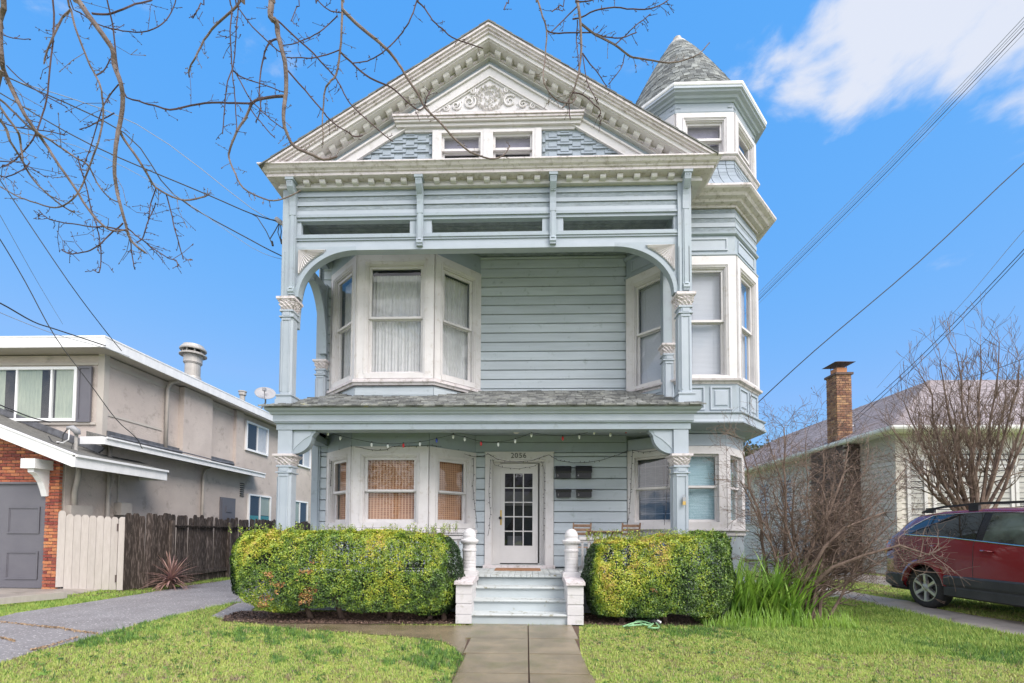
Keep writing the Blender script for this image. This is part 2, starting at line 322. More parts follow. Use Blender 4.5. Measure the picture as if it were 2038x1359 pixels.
M['chrome'] = mat('chrome', (.8, .8, .82), .12, metal=1)
M['alloy'] = mat('alloy_rim', (.55, .55, .57), .3, metal=.85)
M['cladding'] = mat('grey_plastic_cladding', (.025, .027, .03), .5, (.04, .042, .045), ns=4, bump=.1)
M['redlamp'] = mat('red_tail_lamp', (.55, .015, .012), .12, coat=1)
M['bulb_w'] = mat('white_bulb', (.85, .87, .9), .2, coat=.5)
M['bulb_r'] = mat('red_bulb', (.6, .04, .05), .2)
M['bulb_b'] = mat('blue_bulb', (.05, .08, .4), .2)
M['lampglass'] = mat('frosted_lamp_glass', (.72, .70, .62), .4)
M['hose'] = mat('green_hose', (.22, .42, .22), .5)
M['teal'] = mat('teal_curtain', (.05, .26, .25), .8)
M['greencurt'] = mat('pale_green_curtain', (.42, .46, .36), .85, (.32, .36, .30), ns=14, stretch=(6, 6, .3))
M['copper'] = mat('terracotta_flue', (.50, .22, .10), .7)
M['rust'] = mat('rusty_cap', (.09, .065, .06), .7)
M['hall'] = mat('dim_hall_wall', (.09, .08, .075), .9, (.05, .045, .045), ns=5)
M['tan'] = mat('dry_grass', (.42, .30, .18), .9, (.30, .2, .12), ns=30)
M['blue_matte'] = mat('matte_blue_shingle', (.29, .333, .38), .85, (.25, .29, .33), ns=4, bump=.15, bs=40, attr=.1, spec=.1)
# ================================================================= VICTORIAN HOUSE
H = thing('victorian_house', (-0.78, 9.0, 0), 'pale blue two storey Victorian house with cream gable and round turret', 'house')
def window(F, u0, u1, z0, z1, cw=.12, rail=None, cover=None, proud=.03, paint='cream', gm='glass', sash_w=.055, inner=True, top=None, bottom=None, head=None, cov_n=-.16, label=None, lower_drop=0):
    """double hung window filling u0..u1; the frame is the part, sashes, panes and curtain its sub-parts"""
    top = cw if top is None else top; bottom = cw if bottom is None else bottom
    g0, g1, h0, h1 = u0 + cw, u1 - cw, z0 + bottom, z1 - top
    m = fmb(F)
    m.box(u0, g0, -.14, proud, z0, z1); m.box(g1, u1, -.14, proud, z0, z1)
    m.box(g0, g1, -.14, proud, h1, z1); m.box(g0, g1, -.14, proud + .012, z0, h0)
    if inner:
        for k, (a, b) in enumerate(((.018, .022), (.036, .0))):       # stepped inner mouldings
            m.box(g0, g0 + a, -.13, b, h0, h1); m.box(g1 - a, g1, -.13, b, h0, h1); m.box(g0 + a, g1 - a, -.13, b, h1 - a, h1)
        m.box(u0 + .02, u0 + .028, proud, proud + .008, z0, z1); m.box(g0 - .03, g0 - .018, proud, proud + .012, h0, h1 + .018)
        m.box(g1 + .018, g1 + .03, proud, proud + .012, h0, h1 + .018); m.box(g0 - .03, g1 + .03, proud, proud + .012, h1 + .018, h1 + .03)
    w = m.build('window', M[paint], H, label=label)
    e = .036 if inner else 0
    g0 += e; g1 -= e; h1 -= e
    rz = rail if rail is not None else (h0 + h1) / 2
    s = fmb(F); t = sash_w                                              # upper sash in front
    s.box(g0, g0 + t, -.075, -.035, rz, h1); s.box(g1 - t, g1, -.075, -.035, rz, h1); s.box(g0 + t, g1 - t, -.075, -.035, h1 - t, h1); s.box(g0 + t, g1 - t, -.075, -.03, rz - .005, rz + .038)
    s.build('sash', M[paint], w)
    s = fmb(F)
    s.box(g0, g0 + t, -.12, -.08, h0, rz + .02); s.box(g1 - t, g1, -.12, -.08, h0, rz + .02); s.box(g0 + t, g1 - t, -.12, -.08, h0, h0 + t * 1.25); s.box(g0 + t, g1 - t, -.12, -.08, rz - .02, rz + .02)
    s.build('sash', M[paint], w)
    for a, b, n in ((rz + .03, h1 - t, -.055), (h0 + t, rz - .02, -.10)):
        fmb(F).add([(g0 + t - .01, n, a - .01), (g1 - t + .01, n, a - .01), (g1 - t + .01, n, b + .01), (g0 + t - .01, n, b + .01)], [(0, 1, 2, 3)]).build('pane', M[gm], w)
    if cover:
        a, b, c, d = g0 + .02, g1 - .02, h0 + .01, h1 - .01
        q = fmb(F)
        if cover.startswith('curtain'):
            nn = int((b - a) / .012); vs = []; fs = []; ph = random.random() * 9
            d2 = d - (.10 if cover == 'curtain_top' else .02)
            rows = [(d2, 0.35), (d2 - .06, .8), (d2 - .09, .45), (d2 - .4, 1), (c, 1.5)]
            for (zz, amp) in rows:
                for i in range(nn + 1):
                    u = a + (b - a) * i / nn
                    n_ = cov_n - .02 + amp * (.013 * sin(u * 95 + ph) + .009 * sin(u * 41 + 2 * ph + zz * .4) + .006 * sin(u * 190 + zz))
                    vs.append((u, n_, zz + (.012 * sin(u * 130) if zz == d2 else 0)))
            for r in range(len(rows) - 1):
                for i in range(nn): k = r * (nn + 1) + i; fs.append((k + nn + 1, k + nn + 2, k + 1, k))
            q.add(vs, fs); q.build('curtain', M['curtain'], w, smooth=True)
        elif cover == 'bamboo':
            q.box(a, b, cov_n - .006, cov_n, c, d); q.build('bamboo_shade', M['bamboo'], w)
        elif cover in ('blind', 'blind_blue'):
            q.box(a, b, cov_n - .006, cov_n, c, d - .03); q.box(a - .01, b + .01, cov_n - .02, cov_n + .02, d - .03, d + .005)
            for u in (a + .18 * (b - a), a + .8 * (b - a)): q.box(u, u + .003, cov_n, cov_n + .004, c, d)
            q.build('blind', M[cover], w)
        elif cover == 'frost':
            q.box(a, b, cov_n - .004, cov_n, rz, d); q.box(a, b, cov_n - .03, cov_n - .026, c, rz - .06); q.build('paper_shade', M['frost'], w)
        elif cover == 'broken':
            for zz in (.56, .36, .325, .30, .12, .86): q.box(a + .03, b - .03, cov_n, cov_n + .02, c + zz * (d - c), c + zz * (d - c) + .014)
            for u in (.2, .5, .8): q.box(a + u * (b - a), a + u * (b - a) + .004, cov_n, cov_n + .004, c, d)
            q.build('blind', M['blind'], w)
    return w
def ledge(name, pts, prof, z, m, parent=None, label=None):
    """moulding swept along wall corner points (left to right seen from outside); prof = (outwards, height) loop"""
    P = [Vector(p) for p in pts]; rings = []
    for i, p in enumerate(P):
        if 0 < i < len(P) - 1: a = (p - P[i - 1]).normalized(); b = (P[i + 1] - p).normalized()
        elif i == 0: a = b = (P[1] - p).normalized()
        else: a = b = (p - P[i - 1]).normalized()
        na, nb = Vector((a.y, -a.x)), Vector((b.y, -b.x)); n = (na + nb); n = n / (1 + na.dot(nb))
        rings.append([(p.x + n.x * o, p.y + n.y * o, z + h) for o, h in prof])
    mb = MB(); k = len(prof); vs = [v for r in rings for v in r]
    fs = [(i * k + j, (i + 1) * k + j, (i + 1) * k + (j + 1) % k, i * k + (j + 1) % k) for i in range(len(P) - 1) for j in range(k)]
    fs.append(tuple(range(k))); fs.append(tuple(range(len(P) * k - 1, (len(P) - 1) * k - 1, -1)))
    mb.add(vs, fs); return mb.build(name, m, parent or H, label=label)
def octo(ap, cx=3.36, cy=9.92):
    r = ap / cos(pi / 8); return [(cx + r * cos(a), cy + r * sin(a)) for a in [radians(202.5 + 45 * k) for k in range(4)]]
def siding(F, u0, u1, z0, z1, pitch, name='siding_board', m='blue_board', worn=None, holes=()):
    """each board a part, chamfered, with a dark joint behind"""
    cache = {}; z = z0
    while z < z1 - .02:
        h = min(pitch, z1 - z)
        segs = [(u0, u1)]
        for a, b, c, d in holes:
            if z + h > c + .01 and z < d - .01:
                segs = [t for s in segs for t in ((s[0], min(s[1], a)), (max(s[0], b), s[1])) if t[1] - t[0] > .01]
        for a, b in segs:
            q = fmb(F); t = .022
            q.hull([F_(a, p, z + zz) for p, zz in ((0, .008), (t * .3, .008), (t, .018), (t, h - .012), (t * .5, h - .003), (0, h - .003))],
                   [F_(b, p, z + zz) for p, zz in ((0, .008), (t * .3, .008), (t, .018), (t, h - .012), (t * .5, h - .003), (0, h - .003))])
            q.build(name, M[m], H)
        z += pitch
F_ = lambda a, b, c: (a, b, c)

WL, WR, YB, YF = -4.30, 2.04, 9.45, 7.95
# main body core (behind the boards)
c = MB(); c.box(-4.4, -.85, YB + .05, 20, 0, 7.6); c.box(.55, 3.1, YB + .05, 20, 0, 7.6); c.box(-.85, .55, 9.95, 20, 0, 7.6); c.box(-.85, .55, YB + .05, 9.95, 3.05, 7.6); c.box(-.85, .55, YB + .05, 9.95, 0, .74)
c.build('wall', M['blue_worn'], H)
F0 = FR((WL, YB), (WR, YB)); fx = lambda X: X - WL
siding(F0, 0, F0.w, .72, 3.07, .2265, holes=((fx(-4.15), fx(-1.05), 0, 9), (fx(-.86), fx(.56), 0, 3.08)))
siding(F0, 0, F0.w, 4.2, 7.2, .196, holes=((fx(-4.13), fx(-.98), 0, 9),))
for a, b, c_, d_, e_ in ((0, fx(-4.15), .03, 3.075, 3.42), (fx(-1.05), F0.w, .03, 3.075, 3.27), (fx(-1.05), F0.w, .024, 3.28, 3.42)): q = fmb(F0); q.box(a, b, 0, c_, d_, e_); q.build('frieze_board', M['blue'], H)
FL = FR((-4.4, 20), (-4.4, YB)); siding(FL, 0, FL.w, .3, 7.5, .4)
# corner pilaster on the left
q = MB(); q.box(-4.47, -4.30, 9.40, 9.62, .1, 3.6); q.box(-4.44, -4.33, 9.385, 9.40, .3, 3.2); q.build('corner_board', M['blue'], H)

# ---- bays
def bay(xl, xfl, xfr, xr, yf, z0, zc0, zc1, z1, rail, cov, covside, cw, lower):
    P = [(xl, YB), (xfl, yf), (xfr, yf), (xr, YB)]
    faces = [FR(P[i], P[i + 1]) for i in range(3)]
    for i, F in enumerate(faces):
        cwu = cw if i == 1 else cw * .82
        window(F, .003, F.w - .003, zc0, zc1, cw=cwu, rail=rail, cover=(cov if i == 1 else covside[0 if i == 0 else 1]), top=.16 if lower else .17, bottom=.10, gm='glass' if lower or i == 1 else 'glass', paint='cream')
        zz = z0; hgt = .155
        q = fmb(F); q.box(0, F.w, -.1, 0, z0, zc0 - .15); q.build('bay_panel', M['blue'], H)
        while zz < zc0 - .16:
            q = fmb(F); h = min(hgt, zc0 - .15 - zz); q.box(0, F.w, 0, .016, zz + .004, zz + h - .006); q.build('siding_board', M['blue_board'], H); zz += hgt
        q = fmb(F); q.box(0, F.w, -.1, .012, zc1 + .001, z1); q.box(0, F.w, .012, .02, zc1 + .001, zc1 + (z1 - zc1) * .52); q.build('frieze_board', M['blue'], H)
    ledge('sill', P, [(-.02, 0), (.05, 0), (.06, .04), (.09, .05), (.09, .10), (.03, .13), (-.02, .13)], zc0 - .135, M['cream_dirty_shade' if not lower else 'white'])
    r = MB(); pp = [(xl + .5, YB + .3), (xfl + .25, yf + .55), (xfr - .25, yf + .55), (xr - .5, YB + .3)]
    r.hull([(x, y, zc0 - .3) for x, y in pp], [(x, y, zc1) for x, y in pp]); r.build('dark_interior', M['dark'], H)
bay(-4.15, -3.36, -1.87, -1.06, 8.72, .72, 1.50, 3.06, 3.42, 2.20, 'bamboo', ('bamboo', 'bamboo'), .20, True)
bay(-4.13, -3.32, -1.80, -.98, 8.72, 3.9, 4.38, 6.83, 7.2, 5.58, 'curtain_top', ('curtain', 'curtain'), .185, False)

# ---- porch floor, steps, walls
q = MB(); q.box(-4.42, 2.72, 7.95, YB, .64, .66); q.build('porch_base', M['riser'], H)
x = -4.42
while x < 2.7:
    q = MB(); q.box(x + .003, x + .10, 7.90, YB, .66, .70 + random.uniform(-.002, .002)); q.build('floor_board', M['step'], H); x += .103
for k, (y, z) in enumerate(((7.12, .17), (7.40, .345), (7.68, .52), (7.96, .665))):
    q = MB(); q.box(-.835, .63, y, y + .02, z - .18 if k else 0, z - .033); q.build('riser', M['riser'], H)
    if k < 3:
        q = MB(); q.prism_yz([(y - .035, z - .026), (y - .028, z - .033), (y + .28, z - .033), (y + .28, z), (y - .028, z), (y - .037, z - .01)], -.845, .64); q.build('tread', M['step'], H)
        q = MB(); q.box(-.835, .63, y - .012, y, z - .05, z - .034); q.build('tread_moulding', M['riser'], H)
for sx in (-1, 1):
    a, b = (-1.07, -.84) if sx < 0 else (.635, .865)
    q = MB(); q.box(a, b, 7.08, 7.86, 0.03, .62)
    for z in (.02, .165, .33, .47): q.box(a - .007, b + .007, 7.070, 7.86, z + .004, z + .138)
    q.build('cheek_wall', M['white'], H)
    q = MB(); q.prism_yz([(7.03, .62), (7.86, .62), (7.86, .70), (7.40, .70), (7.03, .665)], a - .03, b + .03); q.build('cheek_cap', M['cream_dirty_shade'], H)
    cx = (a + b) / 2
    q = MB(); q.box(cx - .15, cx + .15, 7.57, 7.88, .70, .755); q.box(cx - .135, cx + .135, 7.59, 7.86, .755, .775)
    prof = [(.115, .775), (.118, .80), (.112, .82)] + [p for k in range(4) for p in ((.112, .83 + k * .055), (.108, .835 + k * .055), (.108, .84 + k * .055), (.112, .845 + k * .055))] + \
           [(.112, 1.10), (.122, 1.11), (.122, 1.135), (.112, 1.145), (.112, 1.22), (.135, 1.235), (.152, 1.26), (.155, 1.285), (.14, 1.30), (.118, 1.305), (.11, 1.33), (.112, 1.37), (.10, 1.42), (.072, 1.46), (.035, 1.482), (.004, 1.488)]
    q.lathe(prof, cx, 7.725, 28); q.build('newel_post', M['white'], H, smooth=False)
for a, b in ((-4.1, -1.1), (.9, 2.55)):
    q = MB(); q.box(a, b, 7.90, 7.98, 1.30, 1.355); q.box(a, b, 7.915, 7.965, 1.26, 1.30); q.box(a, b, 7.91, 7.97, .80, .86)
    q.build('rail', M['white'], H)
    n = int((b - a) / .11); base = None
    for i in range(n):
        if base is None:
            m_ = MB(); m_.box(-.018, .018, -.018, .018, 0, .40); base = m_.mesh('baluster', M['white'])
        inst('baluster', base, H, (a + .06 + i * .11, 7.94, .86))
    q = MB(); q.box(a - .3, b + .2, 7.99, 8.03, .05, .63)
    q.build('skirt_panel', M['blue_worn'], H)
# ---- door
q = MB(); y0, y1 = 9.40, YB + .05
q.box(-.852, -.722, y0, y1, .76, 3.08); q.box(.385, .552, y0, y1, .76, 3.08); q.box(-.722, .385, y0, y1, 2.92, 3.08)
q.box(-.862, .562, y0 - .012, y0, 3.055, 3.082)
q.build('door_casing', M['cream'], H)
q = MB(); q.box(-.88, .58, 9.33, 9.72, .70, .76); q.build('door_sill', M['cream_dirty_shade'], H)
q = MB()
for i in range(14): q.box(-.715 + i * .078, -.715 + i * .078 + .07, 9.44, 9.60, .761, .768)
q.build('threshold_tiles', M['step'], H)
q = MB(); q.box(-.722, -.705, 9.45, 9.85, .76, 2.92); q.box(.36, .385, 9.45, 9.85, .76, 2.92); q.box(-.705, .36, 9.45, 9.85, 2.89, 2.92); q.box(-.705, -.55, 9.58, 9.62, .76, 2.89); q.box(.24, .36, 9.60, 9.62, .76, 2.89)
q.build('door_frame', M['door'], H)
d = MB(); dx0, dx1, dz0, dz1 = -.60, .27, .79, 2.87; gx0, gx1, gz0, gz1 = -.455, .125, 1.15, 2.66; ya, yb = 9.60, 9.645
d.box(dx0, gx0, ya, yb, dz0, dz1); d.box(gx1, dx1, ya, yb, dz0, dz1); d.box(gx0, gx1, ya, yb, dz0, gz0); d.box(gx0, gx1, ya, yb, gz1, dz1)
cw_, rh = (gx1 - gx0) / 3, (gz1 - gz0) / 5
for i in (1, 2): d.box(gx0 + i * cw_ - .011, gx0 + i * cw_ + .011, ya + .004, yb - .004, gz0, gz1)
for i in (1, 2, 3, 4):
    for j in range(3): d.box(gx0 + j * cw_ + (.011 if j else 0), gx0 + (j + 1) * cw_ - (.011 if j < 2 else 0), ya + .005, yb - .005, gz0 + i * rh - .011, gz0 + i * rh + .011)
d.box(dx0 + .02, dx1 - .02, ya - .008, ya, 2.885, 2.89)
dr = d.build('door', M['door'], H)
for i in range(3):
    for j in range(5):
        q = MB(); e = random.uniform(-.004, .004); x0_, z0_ = gx0 + i * cw_, gz0 + j * rh
        q.add([(x0_, 9.622 + e, z0_), (x0_ + cw_, 9.622 - e, z0_), (x0_ + cw_, 9.622, z0_ + rh), (x0_, 9.622, z0_ + rh)], [(0, 1, 2, 3)]); q.build('pane', M['glass_dark'], dr)
q = MB(); q.box(-.575, -.515, 9.592, 9.60, 1.58, 1.89); q.build('lock_plate', M['brass'], dr)
q = MB(); T = lambda p: (p[0] - .545, 9.592 - p[2], p[1] + 1.725); q.T = T; q.lathe([(.014, 0), (.014, .03), (.028, .04), (.032, .055), (.024, .07), (.002, .075)], 0, 0, 14); q.build('door_knob', M['black'], dr, smooth=True)
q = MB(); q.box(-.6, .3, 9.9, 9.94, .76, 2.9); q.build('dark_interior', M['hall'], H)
q = MB(); q.box(-.4, -.1, 9.8, 9.84, .8, 1.35); q.box(-.5, .2, 9.84, 9.86, 2.0, 2.3); q.build('hall_things', M['grey'], H)
# house number, flat digits in metal
def text_obj(s, size, loc, m, parent, depth=.004, name='lettering', F=None):
    cu = bpy.data.curves.new('t', 'FONT'); cu.body = s; cu.size = size; cu.extrude = depth; cu.align_x = 'CENTER'; cu.align_y = 'CENTER'; cu.resolution_u = 3; cu.offset = -.006 * size
    cu.space_character = 1.08
    tmp = bpy.data.objects.new('t', cu); COL.objects.link(tmp); bpy.context.view_layer.update()
    me = bpy.data.meshes.new_from_object(tmp); bpy.data.objects.remove(tmp); bpy.data.curves.remove(cu)
    R = Matrix.Rotation(pi / 2, 4, 'X'); me.transform(R); me.transform(Matrix.Translation(Vector(loc) - ORG[parent]))
    me.name = name; me.materials.clear(); me.materials.append(M[m])
    ob = bpy.data.objects.new(name, me); COL.objects.link(ob); ob.parent = parent; ORG[ob] = ORG[parent]; return ob
for s, x in zip('2056', (-.292, -.212, -.124, -.040)): text_obj(s, .15, (x, 9.394, 3.0), 'black', H, name='house_number')

# ---- lower porch columns, capitals, brackets, fascia, roof
def capital(cx, cy, z0, z1, w, parent=H):
    h = z1 - z0; q = MB()
    q.box(cx - w * .5, cx + w * .5, cy - w * .5, cy + w * .5, z1 - h * .2, z1); q.box(cx - w * .46, cx + w * .46, cy - w * .46, cy + w * .46, z1 - h * .28, z1 - h * .2)
    n = 48; sq = lambda a: 1 / max(abs(cos(a)), abs(sin(a))) ** .75
    lobes = lambda a, z: sq(a) * (1 + .07 * sin(12 * a + z * 90) + .05 * sin(23 * a - z * 140))
    pr = [(w * .33, z0), (w * .35, z0 + .01)] + [(w * (.33 + .11 * sin(t * pi / 2 * 1.05)), z0 + .012 + t * h * .70) for t in [i / 10 for i in range(11)]]
    q.lathe(pr, cx, cy, n, mod=lobes)
    rnd = random.Random(int(cx * 100 + z0 * 10))
    for k in range(46):
        a = rnd.random() * 2 * pi; t = rnd.uniform(.1, .95); r = w * (.33 + .11 * t) * sq(a); s_ = w * rnd.uniform(.03, .06)
        x_, y_, z_ = cx + r * cos(a), cy + r * sin(a), z0 + .012 + t * h * .68
        q.add([(x_ - s_, y_, z_), (x_ + s_, y_, z_), (x_, y_ - s_, z_), (x_, y_ + s_, z_), (x_, y_, z_ - s_), (x_, y_, z_ + s_)], [(0, 2, 5), (2, 1, 5), (1, 3, 5), (3, 0, 5), (2, 0, 4), (1, 2, 4), (3, 1, 4), (0, 3, 4)])
    return q.build('capital', M['cream_dirty_shade'], parent)
def shaft(cx, cy, z0, z1, w, name='column'):
    q = MB(); h = w / 2; c_ = w * .16
    oc = lambda k: [(cx - k + c_, cy - k), (cx + k - c_, cy - k), (cx + k, cy - k + c_), (cx + k, cy + k - c_), (cx + k - c_, cy + k), (cx - k + c_, cy + k), (cx - k, cy + k - c_), (cx - k, cy - k + c_)]
    q.prism_xy(oc(h), z0, z1)
    for k in (-1, 1):                                                  # raised side fillets leave a sunk panel
        q.box(cx + k * (h * .62) - w * .05, cx + k * (h * .62) + w * .05, cy - h - .012, cy - h, z0 + .06, z1 - .20)
        q.box(cx - h - .012, cx - h, cy + k * (h * .62) - w * .05, cy + k * (h * .62) + w * .05, z0 + .06, z1 - .20)
    q.box(cx - h * .75, cx + h * .75, cy - h - .012, cy - h, z1 - .19, z1 - .16)
    q.box(cx - h - .018, cx + h + .018, cy - h - .018, cy + h + .018, z1 - .135, z1 - .115)
    q.box(cx - h - .012, cx + h + .012, cy - h - .012, cy + h + .012, z1 - .03, z1)
    q.box(cx - h * .5, cx + h * .5, cy - h - .010, cy - h, z1 - .105, z1 - .045)
    return q.build(name, M['blue_pale'], H)
for cx, w in ((-4.25, .245), (2.64, .245)):
    shaft(cx, 8.02, .70, 2.58, w); capital(cx, 8.02, 2.58, 2.775, .36)
    q = MB(); q.box(cx - .125, cx + .125, 7.912, 8.14, 2.775, 3.204); q.build('column_block', M['blue_pale'], H)
    s = 1 if cx < 0 else -1                                             # scroll bracket
    pts = [(.125, 3.205), (.53, 3.205), (.53, 3.165), (.50, 3.15), (.47, 3.10)]
    for i in range(9): t = i / 8 * pi / 2; pts.append((.155 + .31 * cos(t) ** 1.1 if i < 8 else .155, 3.10 - .31 * sin(t)))
    pts += [(.125, 2.785)]
    q = MB(); q.prism_xz([(cx + s * a, b) for a, b in pts], 7.95, 8.09); q.build('bracket', M['blue'], H)
    inn = [(.14, 3.19), (.47, 3.19), (.44, 3.11), (.32, 3.04), (.2, 2.93), (.14, 2.86)]
    q = MB(); q.prism_xz([(cx + s * a, b) for a, b in inn], 7.942, 7.95); q.build('bracket_inset', M['blue_pale'], H)
P = [(-4.40, YB), (-4.40, 7.90), (2.80, 7.90), (2.80, 9.0)]
ledge('porch_beam', P, [(-.26, 0), (0, 0), (0, .10), (.03, .115), (.03, .135), (-.26, .135)], 3.205, M['blue'])
ledge('porch_fascia', P, [(-.2, 0), (.045, 0), (.045, .115), (.075, .125), (.085, .15), (.13, .175), (.15, .20), (.15, .235), (-.2, .235)], 3.341, M['blue_pale'])
q = MB(); q.box(-4.2, 2.6, 8.16, YB - .02, 3.425, 3.45); q.box(-4.3, -4.2, 8.2, YB, 3.2, 3.43)
q.build('porch_ceiling', M['blue'], H)
xs = 0
sl = MB()                                                              # porch roof deck
zE, zW = 3.585, 4.36
sl.hull([(-4.52, 7.72, zE - .03), (2.92, 7.72, zE - .03), (2.92, YB, zE - .03), (-4.52, YB, zE - .03)], [(-4.52, 7.72, zE), (2.92, 7.72, zE), (1.9, YB, zW), (-3.5, YB, zW)])
sl.build('porch_roof', M['slate'], H)
q = MB(); rows = 13
for r in range(rows):
    y = 7.70 + r * .135; z = zE + (y - 7.72) * (zW - zE) / (YB - 7.72)
    xa = -4.53 + (y - 7.72) * .59; xb = 2.93 - (y - 7.72) * .59; x = xa + random.uniform(-.1, 0)
    while x < xb:
        w = random.uniform(.12, .2); t = random.uniform(.012, .03); e = random.uniform(-.02, .015)
        q.hull([(x + .004, y + e, z - .005), (x + w - .004, y + e, z - .005), (x + w - .004, y + .17, z + .07), (x + .004, y + .17, z + .07)],
               [(x + .004, y + e, z + t), (x + w - .004, y + e, z + t + random.uniform(-.004, .004)), (x + w - .004, y + .17, z + .078), (x + .004, y + .17, z + .078)], random.random()); x += w
q.build('roof_shingles', M['slate'], H, kind='stuff')
# ---- upper porch
posts = ((-4.265, 8.0), (2.73, 8.0))
for cx, cy in posts:
    q = MB(); q.box(cx - .15, cx + .15, cy - .15, cy + .15, 3.60, 3.74); q.box(cx - .135, cx + .135, cy - .135, cy + .135, 3.74, 3.80); q.box(cx - .15, cx + .15, cy - .15, cy + .15, 3.80, 3.825); q.build('column_base', M['blue_pale'], H)
    shaft(cx, cy, 3.825, 5.35, .215); capital(cx, cy, 5.35, 5.57, .33)
    q = MB(); q.box(cx - .115, cx + .115, cy - .10, cy + .12, 5.57, 7.6); q.box(cx - .10, cx - .06, cy - .115, cy - .10, 5.6, 6.4); q.box(cx + .06, cx + .10, cy - .115, cy - .10, 5.6, 6.4); q.build('post', M['blue'], H)
for cx, cy in ((-4.29, 9.40), (2.67, 8.72)):
    shaft(cx, cy, 3.9, 4.80, .20, 'pilaster'); capital(cx, cy, 4.80, 4.985, .29)
    q = MB(); q.box(cx - .10, cx + .10, cy - .08, cy + .1, 4.985, 6.6); q.build('post', M['blue'], H)
def arch(F, uc, r_u, zc, r_z, s, side=False):
    """quarter elliptic band, spandrel plate and sunburst; F frame, s=+1 opens to the right of the post"""
    out = []; inn = []; n = 20
    for i in range(n + 1):
        t = i / n * pi / 2; out.append((uc - s * r_u * cos(t), zc + r_z * sin(t))); inn.append((uc - s * (r_u - .075) * cos(t), zc + (r_z - .07) * sin(t)))
    q = MB()
    for i in range(n):
        a, b, c_, d_ = inn[i], inn[i + 1], out[i + 1], out[i]
        q.hull([F((p[0], .03, p[1])) for p in (a, b, c_, d_)], [F((p[0], -.12, p[1])) for p in (a, b, c_, d_)])
    q.build('arch_band', M['blue'], H)
    zt = zc + r_z + .015; ue = uc - s * (r_u + .02)
    q = MB()
    for i in range(n):
        a, b = out[i], out[i + 1]
        q.hull([F((p[0], 0, p[1])) for p in ((a[0], a[1]), (b[0], b[1]), (b[0], zt), (a[0], zt))], [F((p[0], -.05, p[1])) for p in ((a[0], a[1]), (b[0], b[1]), (b[0], zt), (a[0], zt))])
    q.build('spandrel', M['blue'], H)
    if side: return
    k = 9; hub = Vector((uc - s * (r_u - .05), zt - .055)); q = MB()     # sunburst in the corner
    top = hub + Vector((s * .50, 0)); bot = hub + Vector((0, -.46))
    curve = []
    for i in range(33):
        t = i / 32 * pi / 2; px_, pz_ = uc - s * (r_u + .045) * cos(t), zc + (r_z + .035) * sin(t)
        curve.append(Vector((px_, pz_)))
    curve = [p for p in curve if (p.x - hub.x) * s > -.001 and (p.x - top.x) * s < .0 and p.y > bot.y and p.y < hub.y]
    poly = [bot] + curve + [top]
    for i in range(len(poly) - 1):
        a, b = poly[i], poly[i + 1]; m_ = (a + b) / 2
        q.add([F((hub.x, .02, hub.y)), F((a.x, .012, a.y)), F((m_.x, .05, m_.y)), F((b.x, .012, b.y))], [(0, 1, 2), (0, 2, 3)] if s < 0 else [(0, 2, 1), (0, 3, 2)])
        q.add([F((hub.x, 0, hub.y)), F((a.x, .0, a.y)), F((b.x, .0, b.y)), F((a.x, .012, a.y)), F((m_.x, .05, m_.y)), F((b.x, .012, b.y))], [(1, 2, 4), (1, 4, 3), (2, 5, 4)])
    q.build('sunburst', M['cream'], H)
FF = FR((-4.15, YF), (2.62, YF)); W = FF.w
arch(FF, 1.10, 1.10, 5.60, .90, 1); arch(FF, W - 1.10, 1.10, 5.60, .90, -1)
FS = FR((-4.27, YB - .1), (-4.27, YF + .12)); arch(FS, FS.w / 2 + .02, FS.w / 2, 5.1, 1.3, 1, True); arch(FS, FS.w / 2 - .02, FS.w / 2, 5.1, 1.3, -1, True)
for t_ in ((-4.33, -4.21, 8.1, 9.4, 6.42, 6.56), (-4.34, -4.2, 8.1, 9.45, 6.98, 7.6), (2.62, 2.74, 8.1, 8.7, 6.42, 6.56), (2.6, 2.72, 8.1, 8.8, 6.98, 7.6)): q = MB(); q.box(*t_); q.build('side_beam', M['blue'], H)
q = fmb(FF)
q.box(1.10, W - 1.10, -.12, .03, 6.43, 6.50)
q.box(0, W, -.10, 0, 6.515, 6.62); q.build('beam', M['blue_pale'], H)
q = fmb(FF)
for a, b, p in ((6.62, 6.655, .02), (6.655, 6.69, .035), (6.69, 6.73, .022)): q.box(0, W, -.10, p, a, b)
q.build('beam_moulding', M['blue'], H)
for a, b in ((-4.16, -2.04), (-1.80, .32), (.54, 2.62)):                 # slot frames
    for c_, d_ in ((a, a + .09), (b - .06, b)): q = MB(); q.box(c_, d_, 7.96, 8.03, 6.73, 6.99); q.build('slot_frame', M['blue_pale'], H)
for a, b in ((-2.04, -1.80), (.32, .54)): q = MB(); q.box(a, b, 7.96, 8.05, 6.73, 6.99); q.build('stud', M['blue'], H)
q = fmb(FF)
for a, b, p in ((6.985, 7.04, 0.01), (7.04, 7.075, .035), (7.075, 7.10, .022)): q.box(0, W, -.10, p, a, b)
q.build('beam_moulding', M['blue'], H)
z = 7.10
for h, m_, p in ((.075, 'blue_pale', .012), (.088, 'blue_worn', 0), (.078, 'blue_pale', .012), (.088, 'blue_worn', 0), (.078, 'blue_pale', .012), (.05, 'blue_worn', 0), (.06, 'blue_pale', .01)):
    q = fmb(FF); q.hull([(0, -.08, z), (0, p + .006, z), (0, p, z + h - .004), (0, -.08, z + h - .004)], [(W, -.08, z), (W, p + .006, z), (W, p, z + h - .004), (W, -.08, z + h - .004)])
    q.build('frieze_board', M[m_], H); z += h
q = MB(); y = 8.08
while y < YB - .02:
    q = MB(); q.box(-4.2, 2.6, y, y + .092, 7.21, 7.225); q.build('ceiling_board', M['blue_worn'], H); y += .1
q = MB(); q.box(-4.3, 2.7, 8.05, YB, 7.228, 7.25); q.build('porch_ceiling', M['blue_worn'], H)
